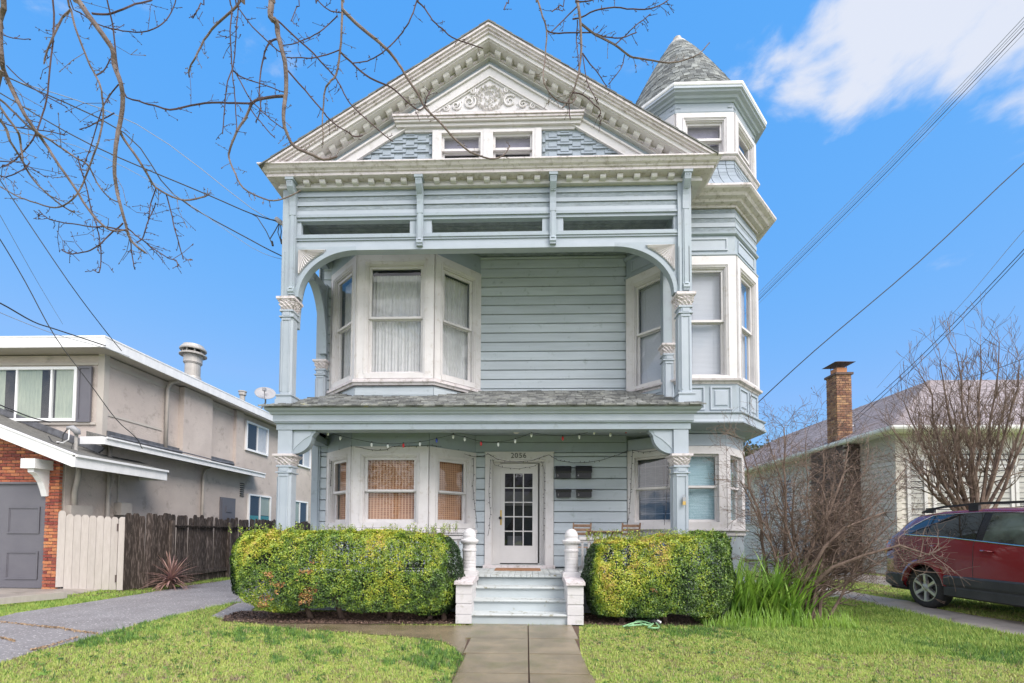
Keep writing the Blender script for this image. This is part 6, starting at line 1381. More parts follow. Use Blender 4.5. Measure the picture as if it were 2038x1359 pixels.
hedge('hedge', .92, 3.2, 6.98, 7.86, .08, 1.34, 'yellow tinged clipped hedge to the right of the steps', 78000,
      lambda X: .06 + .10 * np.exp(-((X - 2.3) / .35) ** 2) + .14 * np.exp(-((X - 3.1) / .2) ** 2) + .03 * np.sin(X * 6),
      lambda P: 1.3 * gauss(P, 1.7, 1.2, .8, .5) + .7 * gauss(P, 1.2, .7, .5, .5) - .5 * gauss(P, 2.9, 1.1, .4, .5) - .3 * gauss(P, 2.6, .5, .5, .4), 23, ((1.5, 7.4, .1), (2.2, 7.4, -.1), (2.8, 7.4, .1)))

# ---- lawn blades
def inpoly(X, Y, poly):
    c_ = np.zeros(len(X), bool); j = len(poly) - 1
    for i in range(len(poly)):
        xi, yi = poly[i]; xj, yj = poly[j]
        m_ = ((yi > Y) != (yj > Y)) & (X < (xj - xi) * (Y - yi) / (yj - yi + 1e-12) + xi); c_ ^= m_; j = i
    return c_
tzv = lambda X: np.vectorize(tz)(X)
block = [drive, side_path, bedL, [(.87, 7.2), (1.5, 7.12), (2.6, 7.2), (3.6, 7.25), (3.8, 8.2), (.87, 8.05)], s1, s2, [(-.62, 0), (-.70, 4.3), (-.69, 5.2), (-.84, 5.6), (-.84, 7.1), (.84, 7.1), (.70, 6), (.64, 4.9), (.67, 4.3), (.62, 0)], [(-9.75, 9.85), (-9.9, 8.9), (-10.3, 7.9), (-10.9, 6.6), (-11.2, -3), (-16, -3), (-16, 12)]]
def blades(name, n, box, hmin, hmax, fn, label, seed, w=.004, blk=block, extra=None, parent=None):
    r = np.random.default_rng(seed); X = r.uniform(box[0], box[1], n); Y = box[2] + (box[3] - box[2]) * r.random(n) ** 1.0
    k = (np.abs(X) < 1.22 * Y + .4) & (Y > 2.8)
    for b_ in blk: k &= ~inpoly(X + r.normal(size=n) * .018, Y + r.normal(size=n) * .018, b_)
    X, Y = X[k], Y[k]; P = np.c_[X, Y, np.zeros(len(X))]; Z = tzv(X); n = len(X)
    v, hs = fn(P, r); h = (hmin + (hmax - hmin) * r.random(n)) * hs; a = r.random(n) * 2 * pi; l = r.uniform(.1, .9, n) * h
    ww = w * r.uniform(.7, 1.5, n) * (.6 + .09 * Y)
    B = np.c_[X, Y, Z]; dx = np.c_[np.cos(a), np.sin(a), np.zeros(n)]; dw = np.c_[-np.sin(a), np.cos(a), np.zeros(n)]
    V = np.empty((n, 3, 3)); V[:, 0] = B - dw * ww[:, None]; V[:, 1] = B + dw * ww[:, None]; V[:, 2] = B + dx * l[:, None] + np.c_[np.zeros(n), np.zeros(n), h]
    me = bpy.data.meshes.new(name); me.vertices.add(n * 3); me.loops.add(n * 3); me.polygons.add(n)
    me.vertices.foreach_set('co', V.astype(np.float32).ravel()); me.loops.foreach_set('vertex_index', np.arange(n * 3, dtype=np.int32)); me.polygons.foreach_set('loop_start', np.arange(0, n * 3, 3, dtype=np.int32)); me.polygons.foreach_set('loop_total', np.full(n, 3, dtype=np.int32))
    me.update(); at_ = me.attributes.new('rnd', 'FLOAT', 'FACE'); at_.data.foreach_set('value', v.astype(np.float32)); me.materials.append(M['blade'])
    ob = bpy.data.objects.new(name, me); COL.objects.link(ob); ob['kind'] = 'stuff'; tag(ob, label, 'grass'); ORG[ob] = Vector((0, 0, 0)); return ob
def fn_lawn(P, r):
    a = vnoise(P, 2.2, 1); b = vnoise(P, 6, 2); c_ = vnoise(P, 15, 3)
    v = .45 + .14 * a + .18 * b + .16 * c_ + .2 * r.normal(size=len(P)); v = np.where(b + .8 * c_ > .68, .06 + .16 * r.random(len(P)), v); tall = (a + .6 * b - .3 * c_) > .55
    v = np.where(tall, .78 + .12 * r.random(len(P)), v); hf = vnoise(P, 42, 5); h2 = vnoise(P, 24, 15); v = v + .20 * hf + .12 * h2; v = np.where((h2 > .62) & (hf > 0), .9 + .1 * r.random(len(P)), v); v = np.where((h2 < -.62), .02 + .2 * r.random(len(P)), v)
    return np.clip(v, 0, 1), np.where(tall, 1.5, np.where(b + .7 * c_ > .85, .5, .8 + .3 * (c_ > .5))) * (1 + 1.1 * np.clip(hf, 0, 1) + .8 * (h2 > .62))
blades('lawn_grass', 420000, (-8, 9, 3.3, 8.2), .008, .036, fn_lawn, 'short mossy yellow green lawn grass on both sides of the walk', 5)
def fn_lush(P, r):
    v = .66 + .12 * vnoise(P, 5, 8) + .1 * r.normal(size=len(P)); return np.clip(v, .3, 1), 1 + .5 * vnoise(P, 5, 9)
blades('edge_grass', 70000, (3.0, 6.6, 5.6, 9.5), .02, .075, fn_lush, 'longer lush grass at the upper right of the lawn', 6, blk=[s1, s2, drive] + [[(.87, 7.35), (3.6, 7.45), (3.8, 8.6), (.87, 8.05)]])
blades('verge_grass', 60000, (-9.8, -4.8, 6.2, 14), .02, .06, fn_lush, 'green verge grass between dark fence and asphalt driveway', 7, blk=[drive, bedL, side_path, block[-1]])
blades('median_grass', 50000, (6.3, 9.9, 3.4, 13.2), .02, .07, lambda P, r: (np.clip(.4 + .35 * r.random(len(P)) - .3 * (vnoise(P, 3, 4) > .2), 0, 1), np.ones(len(P))), 'grass strip growing between the two concrete wheel strips', 9, blk=[s1, s2])
CRK = thing('driveway_crack', (-6.8, 6.8, 0), 'tan dry grass growing in the driveway crack', 'grass')
cp_ = []; rk = np.random.default_rng(3)
for L_ in ([(-30, 1236), (40, 1243), (90, 1249), (118, 1251), (150, 1257), (195, 1263)], [(0, 1270), (30, 1278)], [(60, 1296), (90, 1290), (160, 1268)]):
    for (xa, ya), (xb, yb) in zip(L_, L_[1:]):
        for k in range(120): t = rk.random(); g_ = atg(xa + (xb - xa) * t, ya + (yb - ya) * t + rk.normal() * .9); cp_.append((g_[0], g_[1], tz(g_[0]) + .012 + .01 * rk.random()))
leaf_cloud(np.array(cp_), np.tile([0, 0, 1.], (len(cp_), 1)), .014, rk.random(len(cp_)), 'dry_tufts', 'tan', CRK, .5)
# broadleaf weeds dotted over the lawn
r = np.random.default_rng(44); pts = []; vals = []; nr = []
for _ in range(520):
    x, y = r.uniform(-7.5, 6.0), r.uniform(3.6, 7.0)
    if abs(x) > 1.2 * y or any(inpoly(np.array([x]), np.array([y]), b_)[0] for b_ in block): continue
    k = r.integers(6, 16); s = r.uniform(.02, .06); dk = r.uniform(.75, 1)
    for i in range(k): a = r.uniform(0, 6.28); rr_ = s * r.uniform(.3, 1); pts.append((x + rr_ * cos(a), y + rr_ * sin(a), tz(x) + .012 + .02 * r.random())); nr.append((cos(a) * .5, sin(a) * .5, 1)); vals.append(dk)
o = leaf_cloud(np.array(pts), np.array(nr), .016, np.array(vals), 'lawn_weeds', 'blade', None, .7); tag(o, 'small dark broadleaf weeds dotted over the lawn', 'weeds')
# leaf litter
def litter(name, n, box, label, seed, size=.018, test=None, zoff=.02):
    r = np.random.default_rng(seed); X = r.uniform(box[0], box[1], n); Y = r.uniform(box[2], box[3], n)
    if test is not None: k = test(X, Y); X, Y = X[k], Y[k]
    P = np.c_[X, Y, tzv(X) + zoff + .012 * r.random(len(X))]; o = leaf_cloud(P, np.tile([0, 0, 1.], (len(X), 1)), size, r.random(len(X)), name, 'litter', None, .65); tag(o, label, 'leaf litter')
litter('leaf_litter', 5200, (-5, -1.08, 6.98, 7.95), 'brown leaf litter under the left hedge', 3, test=lambda X, Y: inpoly(X, Y, bedL))
litter('fallen_leaves', 2600, (.87, 4.8, 6.95, 8.2), 'brown leaf litter under the right hedge', 4, test=lambda X, Y: inpoly(X, Y, bedR))
litter('median_leaves', 3600, (6.3, 10.2, 8.6, 13.6), 'reddish leaf litter between drive and bungalow', 8, test=lambda X, Y: ~inpoly(X, Y, s1))
litter('lawn_leaves', 1100, (-6, 6.2, 3.6, 7.2), 'scattered dark fallen leaves on the lawn', 10, .013, test=lambda X, Y: ~(inpoly(X, Y, block[6]) | inpoly(X, Y, side_path)), zoff=.022)
litter('verge_leaves', 900, (-9.6, -8.6, 9.5, 13), 'dry leaf litter at the foot of the dark fence', 12, .02)

# ---- sword leaves clump and spiky bronze plant
def strap(L_, w, bend, n=5, fold=.3):
    q = MB(); vs = []
    for i in range(n + 1):
        t = i / n; ww = w * (1 - t ** 2.2) * (.6 + .8 * min(1, t * 3)) * .6; x = bend * L_ * t * t; z = L_ * t * (1 - .35 * abs(bend) * t)
        vs += [(x, -ww, z), (x + ww * fold, 0, z), (x, ww, z)]
    q.add(vs, [f for i in range(n) for f in ((i * 3, i * 3 + 1, i * 3 + 4, i * 3 + 3), (i * 3 + 1, i * 3 + 2, i * 3 + 5, i * 3 + 4))]); return q
IR = thing('sword_leaf_clump', (3.7, 7.6, 0), 'bright green clump of upright sword leaves right of the hedge', 'plant')
lm = [strap(L_, w, b, 6).mesh('leaf', M['iris'], smooth=True) for L_, w, b in ((1.0, .022, .35), (.85, .025, .2), (1.1, .02, .55), (.7, .02, .8), (.5, .016, .3))]
rn = random.Random(9)
for i in range(290):
    t = rn.random(); x = 3.2 + 1.15 * rn.random(); y = 7.35 + .55 * rn.random() - .12 * (x - 3.2)
    small = y < 7.32 or x < 3.2
    inst('leaf', lm[rn.choice((3, 4)) if small else rn.choice((0, 1, 2, 0, 1))], IR, (x, y, tz(x) - .02), rot=(rn.uniform(-.12, .12), rn.uniform(-.05, .28), rn.choice((0, 0, pi, 0)) * .9 + rn.uniform(-1.3, 1.3)), scale=(1, 1.1, rn.uniform(.9, 1.45)))
q = MB()
for i in range(420):
    x = rn.uniform(2.7, 4.9); y = rn.uniform(6.98, 7.3) + .05 * sin(x * 5); h_ = rn.uniform(.12, .34) * (1 if x > 3.0 else .8); a = rn.uniform(0, 6.28); w = .008; l = rn.uniform(.02, .12)
    z = tz(x); q.add([(x - w, y, z), (x + w, y, z), (x + l * cos(a) * .4 + w * .6, y + l * sin(a) * .4, z + h_ * .6), (x + l * cos(a) * .4 - w * .6, y + l * sin(a) * .4, z + h_ * .6), (x + l * cos(a), y + l * sin(a), z + h_)], [(0, 1, 2, 3), (3, 2, 4)])
q.build('young_leaves', M['iris'], IR, kind='stuff')
cp = atg(340, 1172); CD = thing('spiky_cordyline', (cp[0], cp[1], 0), 'bronze spiky strap leaved plant in front of the dark fence', 'plant')
cl_ = [strap(L_, .018, b, 5).mesh('leaf', M['cordy'], smooth=True) for L_, b in ((.62, .15), (.68, .3), (.58, .5))]
for i in range(130):
    a = rn.uniform(0, 2 * pi); til = (rn.random() ** .7) * 1.65; inst('leaf', cl_[0 if til < .7 else rn.choice((1, 2))], CD, (cp[0], cp[1], .12 + .22 * (1 - til / 1.65)), rot=(0, til, a), scale=(rn.uniform(1., 1.5), 1.3, rn.uniform(.8, 1.3)))
q = MB(); q.tube([(cp[0], cp[1], -.02), (cp[0], cp[1], .36)], [.05, .04], 8); q.build('stem', M['shrubbark'], CD)

# ---- bare shrubs and trees, grown by recursion
def grow(q, p, d, r, L_, depth, rn, up=.15, spread=.55, twist=.25, buds=None, nmin=.0022, sides=5, drop=0):
    n = 4; pts = [p.copy()]; rs_ = [r]; dd = d.copy()
    for i in range(n):
        dd = (dd + Vector((rn.gauss(0, twist), rn.gauss(0, twist), rn.gauss(0, twist) + up * .3 - drop)) * .45).normalized(); pts.append(pts[-1] + dd * L_ / n); rs_.append(max(nmin, r * (1 - .42 * (i + 1) / n)))
    q.tube(pts, rs_, sides if r > .008 else 3, rn.random())
    if depth <= 0:
        if buds is not None and rn.random() < .5: buds.append(pts[-1])
        return
    for k in range(rn.choice((2, 2, 3)) if depth > 1 else rn.choice((2, 3))):
        i = rn.choice((2, 3, 4, 4)); ax_ = Vector((rn.gauss(0, 1), rn.gauss(0, 1), rn.gauss(0, 1))).normalized(); nd_ = (dd + ax_ * spread).normalized()
        grow(q, pts[i], nd_, max(nmin, rs_[i] * rn.uniform(.6, .85)), L_ * rn.uniform(.6, .9), depth - 1, rn, up, spread, twist, buds, nmin, sides, drop)
def buds_mesh(buds, name, m, parent, size):
    P = np.array([tuple(b) for b in buds]); leaf_cloud(P, np.tile([0, -.5, .3], (len(P), 1)), size, np.random.default_rng(1).random(len(P)), name, m, parent, .2)
rn = random.Random(21)
b0 = atg(1590, 1178); SB = thing('bare_shrub', (4.7, 7.75, tz(4.7)), 'large leafless tangled shrub between the turret and the bungalow', 'shrub')
buds = []
# stems aimed at points the shrub reaches: (px, py, depth)
aims = [(1500, 905, 7.9), (1530, 870, 8.0), (1560, 850, 8.1), (1475, 960, 7.6), (1600, 880, 8.2), (1640, 900, 8.3), (1690, 890, 8.2), (1730, 900, 8.4), (1760, 960, 8.3), (1800, 930, 8.6), (1700, 960, 8.0), (1740, 1020, 8.0), (1780, 1040, 7.9), (1640, 980, 7.8), (1580, 960, 7.8), (1540, 980, 7.6), (1720, 1080, 7.6), (1680, 1040, 7.7), (1510, 1010, 7.5), (1620, 1060, 7.6), (1765, 1110, 7.5), (1660, 930, 8.4), (1560, 920, 8.3), (1480, 900, 8.1)]
for k, (x, y, Y_) in enumerate(aims):
    tgt = at(x, y, Y_); s0 = Vector((4.35 + rn.uniform(-.25, .45), 7.7 + rn.uniform(-.2, .3), tz(4.5) - .03)); mid = s0.lerp(tgt, .45) + Vector((rn.uniform(-.1, .1) + .12, rn.uniform(-.1, .1), .16)); n = 9
    q = MB(); pts = []; rs_ = []; R0 = rn.uniform(.014, .03)
    for i in range(n + 1):
        t = i / n; p = s0.lerp(mid, t).lerp(mid.lerp(tgt, t), t) + Vector((rn.gauss(0, .018), rn.gauss(0, .018), rn.gauss(0, .012))) * (t > 0); pts.append(p); rs_.append(R0 * (1 - .75 * t) + .002)
    q.tube(pts, rs_, 6)
    for i in range(2, n + 1):
        for _ in range(3):
            d = (pts[i] - pts[i - 1]).normalized() + Vector((rn.gauss(0, .55), rn.gauss(0, .5), rn.gauss(0, .45))); grow(q, pts[i], d.normalized(), max(.0032, rs_[i] * .5), rn.uniform(.22, .45), 3 if i % 2 else 2, rn, .1, .75, .4, buds, .0021, 4)
    q.build('stem', M['shrubbark'], SB)
buds_mesh(buds, 'seed_heads', 'litter', SB, .012)
# heavy low limbs sweeping right
q = MB(); 
for L_ in ([(1590, 1175, 7.6), (1640, 1090, 7.5), (1680, 1050, 7.5), (1760, 1020, 7.6)], [(1600, 1180, 7.6), (1655, 1130, 7.4), (1720, 1105, 7.3), (1790, 1085, 7.2), (1850, 1105, 7.1)], [(1585, 1175, 7.7), (1610, 1100, 7.7), (1650, 1020, 7.8), (1680, 940, 7.9)], [(1780, 1090, 7.2), (1800, 1120, 7.15), (1820, 1135, 7.1)], [(1790, 1087, 7.2), (1830, 1108, 7.1), (1852, 1100, 7.1)]):
    pts = [at(*p) for p in L_]; m_ = len(pts); q.tube(pts, [.032 * (1 - .8 * i / m_) if L_[0][0] < 1700 else .006 for i in range(m_)], 7)
    for p in pts[1:]:
        for _ in range(3): grow(q, p, Vector((rn.uniform(.1, 1), rn.gauss(0, .4), rn.gauss(.1, .5))).normalized(), .007, rn.uniform(.25, .4), 2, rn, .1, .7, .3, None, .002, 4)
q.build('limb', M['shrubbark'], SB)
# tree behind the car
TR = thing('bare_tree', (10.0, 10.6, .25), 'leafless vase shaped tree in front of the bungalow windows', 'tree'); base = Vector((10.05, 10.7, .2)); fork = at(1945, 1056, 10.7)
q = MB(); q.tube([base, base.lerp(fork, .5) + Vector((.04, 0, 0)), fork], [.12, .10, .09], 9); q.build('trunk', M['shrubbark'], TR, smooth=True)
buds = []
for (x, y, Y_) in ((1850, 830, 10.6), (1830, 740, 10.8), (1870, 720, 10.4), (1905, 700, 11.0), (1950, 690, 10.6), (1990, 680, 10.8), (2030, 720, 10.5), (2060, 800, 10.6), (1800, 800, 10.9), (1780, 860, 10.4), (1930, 780, 10.2), (2000, 760, 11.2), (1890, 790, 11.2), (2080, 700, 11), (1810, 900, 10.5), (1860, 880, 10.9), (1835, 850, 10.2)):
    tgt = at(x, y, Y_); q = MB(); n = 8; mid = fork.lerp(tgt, .4) + Vector(((fork.x - tgt.x) * -.12, 0, -.15)); pts = []; rs_ = []
    for i in range(n + 1): t = i / n; pts.append(fork.lerp(mid, t).lerp(mid.lerp(tgt, t), t) + Vector((rn.gauss(0, .03), rn.gauss(0, .03), rn.gauss(0, .02))) * (t > 0)); rs_.append(.046 * (1 - .82 * t))
    q.tube(pts, rs_, 6)
    for i in range(3, n + 1):
        for _ in range(3): grow(q, pts[i], ((pts[i] - pts[i - 1]).normalized() + Vector((rn.gauss(0, .5), rn.gauss(0, .5), rn.gauss(.15, .4)))).normalized(), max(.006, rs_[i] * .5), rn.uniform(.3, .55), 3 if i < 7 else 2, rn, .5, .5, .22, buds, .0032, 4)
    q.build('branch', M['shrubbark'], TR)
# evergreen crowns beyond the bungalow
def crown_tree(name, c_, R_, H_, label, n, seed):
    t = thing(name, (c_[0], c_[1], 0), label, 'tree'); r = np.random.default_rng(seed)
    q = MB(); q.tube([(c_[0], c_[1], 0), (c_[0] + .2, c_[1], c_[2] * .6), (c_[0], c_[1], c_[2])], [.3, .22, .12], 8); q.build('trunk', M['bark'], t)
    cl = r.normal(size=(46, 3)); cl /= np.linalg.norm(cl, axis=1)[:, None]; cl *= r.uniform(.35, 1, (46, 1)) * [R_, R_, H_]; idx = r.integers(0, 46, n)
    P = cl[idx] + r.normal(size=(n, 3)) * R_ * .16 + np.array(c_); leaf_cloud(P, np.tile([0, -.3, .8], (n, 1)), .11, np.clip(r.random(n) * .6 + (idx % 5) * .1, 0, 1), 'crown', 'far_leaf', t, .2)
crown_tree('evergreen_tree', (14.5, 30, 5.6), 2.0, 1.6, 'dark evergreen crown showing above the bungalow roof left of the chimney', 9000, 2)
crown_tree('evergreen_tree', (18.3, 34, 6.6), 1.5, .9, 'small evergreen crown just left of the brick chimney top', 5000, 3)

# ---- overhanging street tree
TR = thing('overhanging_oak', (-3.4, -1.6, 0), 'bare oak whose twiggy branches hang across the sky at top left', 'tree')
q = MB(); q.tube([(-3.4, -1.6, 0), (-3.3, -1.5, 2.0), (-3.0, -1.2, 4.5), (-2.8, -.8, 7.0), (-2.6, -.2, 9.5)], [.34, .27, .23, .19, .14], 12); q.build('trunk', M['bark'], TR, smooth=True)
hub = Vector((-2.75, -.6, 7.6))
BR = [ # (depth near, depth end, r_px start, r_px end, pixels)
 (4.6, 5.0, 14, 4, [(148, -14), (155, 0), (190, 50), (222, 95), (228, 130), (240, 165), (245, 200), (238, 250), (230, 290), (228, 345), (232, 375), (240, 410), (250, 445), (258, 475), (275, 492), (290, 503)], 1),
 (4.8, 5.3, 6, 3, [(235, 255), (249, 280), (274, 315), (295, 350), (309, 371), (330, 385), (365, 398), (400, 393), (415, 387)], 0),
 (5.1, 5.2, 2.6, 2, [(330, 385), (340, 420), (348, 455), (358, 490), (364, 513)], 0),
 (4.2, 4.9, 12, 3, [(6, -14), (0, 40), (3, 110), (8, 140), (25, 180), (50, 230), (75, 265), (90, 285), (111, 319), (144, 366), (175, 416), (206, 449), (227, 459), (253, 457)], 2),
 (4.2, 4.5, 7, 3, [(3, 140), (-6, 190), (5, 220), (35, 262), (41, 285), (45, 320)], 0),
 (4.4, 5.0, 5, 2.2, [(-10, 190), (20, 215), (55, 250), (101, 280), (122, 294), (150, 313), (175, 328), (192, 362), (206, 382), (220, 395), (235, 402)], 0),
 (4.4, 5.0, 6, 2.4, [(-10, 225), (12, 255), (20, 280), (41, 313), (60, 348), (87, 379), (124, 410), (146, 422)], 0),
 (4.7, 4.6, 4, 2.4, [(104, -10), (106, 70), (100, 130), (95, 185), (85, 230), (70, 268), (55, 292), (30, 318), (10, 330)], 1),
 (4.6, 5.0, 4.6, 2.6, [(134, -10), (141, 20), (155, 70), (175, 120), (190, 150), (200, 170), (205, 205), (205, 240), (195, 285), (180, 325), (165, 365), (150, 390), (125, 410), (100, 412), (60, 400), (30, 388), (-10, 365)], 1),
 (4.7, 4.7, 4.5, 3, [(140, 20), (125, 35), (105, 75), (95, 98), (88, 124)], 0),
 (4.6, 4.8, 4, 3, [(183, 27), (215, 28), (245, 18), (270, 8), (300, 1)], 0),
 (4.7, 5.0, 2.6, 2, [(138, -4), (160, 25), (195, 48), (230, 58), (270, 64), (305, 58), (330, 40), (345, 15), (352, -8)], 1),
 (4.8, 5.2, 2.6, 4, [(240, 170), (275, 200), (305, 209), (338, 218), (380, 210), (422, 204), (470, 205), (499, 205), (514, 198), (540, 192), (563, 191)], 1),
 (4.9, 5.0, 3, 2, [(251, 458), (206, 451), (180, 451), (144, 445), (107, 439), (90, 431), (78, 419)], 0),
 (4.9, 5.0, 3, 2, [(245, 445), (216, 469), (200, 485), (179, 498), (160, 503), (144, 505), (132, 503), (124, 497)], 0),
 (4.9, 5.0, 2.6, 2, [(155, 310), (160, 335), (169, 362), (181, 414), (185, 428), (191, 445), (196, 465), (201, 506), (198, 541), (186, 537)], 0),
 (5.0, 5.0, 2.4, 2, [(259, 474), (261, 495), (266, 525), (268, 534)], 0),
 (4.9, 5.1, 2.8, 2, [(253, 453), (265, 464), (278, 474), (290, 482), (299, 490), (320, 504), (338, 515), (350, 518), (354, 528)], 0),
 (5.0, 5.1, 2.4, 1.8, [(272, 482), (284, 474), (290, 455), (297, 434), (305, 418), (309, 406)], 0),
 (4.9, 5.0, 2.4, 1.8, [(310, 375), (300, 405), (297, 425), (296, 435)], 0),
 (5.0, 5.2, 16, 4, [(541, -14), (541, 0), (539, 34), (550, 44), (553, 68), (562, 102), (569, 139), (569, 185), (564, 228), (570, 263), (586, 291), (617, 306), (643, 317), (669, 312)], 1),
 (5.2, 5.2, 6, 2.4, [(564, 191), (540, 193), (514, 198), (501, 207), (490, 232), (471, 263), (459, 294), (456, 315), (468, 346), (484, 374), (515, 391), (545, 399), (575, 391), (596, 380)], 0),
 (4.9, 5.1, 7, 2.4, [(485, -10), (479, 0), (465, 18), (431, 49), (406, 80), (389, 114), (378, 133), (376, 150)], 1),
 (4.9, 5.0, 3.6, 2, [(455, -10), (462, 15), (458, 62), (460, 100), (462, 136), (464, 160), (467, 185), (471, 247), (470, 260)], 1),
 (4.9, 5.0, 3, 2, [(474, 0), (474, 18), (470, 60), (468, 93), (463, 136), (453, 161), (447, 210), (443, 263)], 1),
 (5.0, 5.1, 3, 2.4, [(468, -8), (474, 15), (502, 52), (533, 83), (550, 98), (561, 105)], 1),
 (5.1, 5.3, 3.6, 2.2, [(552, 40), (582, 68), (623, 105), (640, 125), (654, 139), (672, 161), (691, 198), (709, 219), (740, 247), (765, 269), (780, 280)], 0),
 (5.2, 5.3, 3.6, 2.2, [(573, 141), (607, 179), (638, 216), (650, 231), (663, 244), (690, 262), (706, 272), (720, 270)], 0),
 (5.1, 5.2, 7, 2.2, [(682, -12), (681, 0), (680, 46), (677, 102), (669, 148), (655, 165), (647, 179), (643, 216), (642, 250), (643, 283)], 1),
 (5.1, 5.5, 7, 2.4, [(681, 18), (709, 46), (746, 77), (771, 99), (790, 122), (804, 145), (830, 185), (848, 216), (879, 247), (903, 274), (936, 302), (975, 316), (1000, 310), (1014, 292)], 0),
 (5.2, 5.3, 4, 2.2, [(678, 104), (709, 133), (737, 155), (777, 173), (795, 187), (808, 201), (833, 219), (845, 210), (848, 198), (858, 178)], 0),
 (5.1, 5.2, 3.4, 2, [(832, -10), (830, 0), (817, 37), (805, 58), (793, 74), (768, 99), (750, 112), (731, 121), (705, 125)], 1),
 (5.1, 5.2, 3.2, 2, [(830, 2), (845, 16), (861, 40), (880, 57), (900, 74), (930, 86), (958, 95)], 0),
 (5.0, 5.1, 3, 2, [(628, -10), (632, 0), (654, 19), (668, 24), (681, 25)], 1),
 (5.1, 5.1, 2.4, 1.8, [(672, 31), (655, 48), (638, 62), (620, 73), (601, 80), (585, 87), (565, 90)], 0),
 (5.1, 5.1, 2.4, 2, [(676, 99), (650, 109), (623, 115), (600, 115), (573, 114)], 0),
 (5.2, 5.1, 4, 2.2, [(555, 78), (542, 80), (530, 95), (525, 112), (518, 148), (516, 185), (519, 216), (510, 240)], 0),
 (5.0, 5.1, 2.8, 2, [(463, 140), (471, 148), (485, 175), (499, 198), (515, 216), (533, 232), (550, 246), (567, 257)], 0),
 (5.0, 5.1, 2.4, 1.8, [(466, 142), (485, 155), (521, 167), (545, 176), (561, 182)], 0),
 (5.1, 5.1, 2.6, 2, [(496, 210), (505, 226), (525, 250), (545, 272)], 0),
 (5.2, 5.2, 9, 2.6, [(1148, -12), (1149, 0), (1153, 25), (1156, 63), (1156, 113), (1151, 145), (1145, 170), (1133, 198), (1120, 213)], 1),
 (5.2, 5.4, 5, 2, [(1156, 46), (1185, 68), (1223, 88), (1245, 105), (1260, 114), (1298, 120), (1330, 125), (1360, 120), (1390, 108), (1411, 86)], 0),
 (5.2, 5.2, 5, 2.2, [(1068, -12), (1070, 0), (1080, 33), (1088, 60), (1085, 113), (1081, 155), (1093, 183), (1110, 200), (1135, 205), (1146, 194)], 1),
 (5.2, 5.3, 2.8, 2, [(1088, 60), (1103, 66), (1135, 65), (1178, 65), (1205, 73), (1235, 75), (1265, 65)], 0),
 (5.2, 5.3, 3, 2, [(1140, 38), (1158, 34), (1185, 20), (1223, 15), (1260, 18), (1293, 17), (1320, 7), (1336, -6)], 0),
 (5.3, 5.3, 2.4, 1.8, [(1225, 88), (1245, 70), (1260, 55), (1280, 40), (1293, 29)], 0),
 (5.2, 5.3, 2.8, 1.8, [(1159, 105), (1175, 128), (1190, 145), (1206, 170)], 0),
 (5.3, 5.3, 2.2, 1.6, [(1243, 108), (1240, 125), (1233, 140), (1213, 165)], 0),
 (5.2, 5.2, 3, 2, [(1140, 184), (1160, 188), (1183, 208), (1195, 220), (1193, 230)], 0),
 (5.2, 5.2, 3, 2, [(1133, 198), (1133, 225), (1135, 236)], 0),
 (5.2, 5.2, 2.6, 2, [(1149, 13), (1123, 38), (1098, 63)], 0),
 (5.2, 5.2, 2.6, 2, [(1149, 40), (1147, 75), (1149, 100), (1151, 128)], 0),
 (5.2, 5.2, 2.2, 1.8, [(1160, 108), (1168, 160), (1180, 186), (1190, 205)], 0),
 (5.2, 5.2, 2.6, 2, [(1013, -12), (1008, 5), (1004, 18)], 1), (5.2, 5.2, 2.2, 2, [(1123, -4), (1115, 10), (1100, 22)], 1), (5.1, 5.1, 2.6, 2, [(1145, 2), (1165, 3), (1180, 0), (1195, -6)], 0),
 (4.5, 4.6, 2.2, 1.6, [(5, 68), (25, 76), (58, 78)], 0), (4.6, 4.8, 2.6, 1.8, [(12, 130), (50, 165), (95, 193), (130, 212)], 0),
 (4.6, 4.7, 2.6, 1.8, [(-8, 240), (30, 252), (55, 256), (100, 262), (125, 268)], 0), (4.6, 4.7, 2.6, 1.8, [(-8, 345), (10, 352), (30, 345), (50, 334), (58, 325)], 0), (4.6, 4.7, 2.4, 1.8, [(-8, 320), (20, 322), (45, 325), (88, 350)], 0),
 (5.0, 5.0, 3, 2, [(405, -8), (400, 6), (392, 22), (385, 34)], 1), (5.0, 5.0, 2.4, 1.8, [(595, -8), (590, 14), (580, 40)], 1),
 (4.8, 4.9, 3, 2, [(190, 150), (206, 141), (218, 120)], 0), (4.8, 4.9, 2.6, 1.8, [(228, 225), (205, 237), (180, 250), (160, 257)], 0), (4.8, 4.9, 2.6, 1.8, [(236, 168), (218, 190), (204, 215), (190, 260), (178, 300), (165, 330)], 0),
]
rn = random.Random(77)
def cr(P, k=3):
    out = []
    for i in range(len(P) - 1):
        a = P[max(0, i - 1)]; b = P[i]; c_ = P[i + 1]; d_ = P[min(len(P) - 1, i + 2)]
        for j in range(k): t = j / k; out.append(.5 * ((2 * b) + (c_ - a) * t + (2 * a - 5 * b + 4 * c_ - d_) * t * t + (3 * b - a - 3 * c_ + d_) * t ** 3))
    return out + [P[-1]]
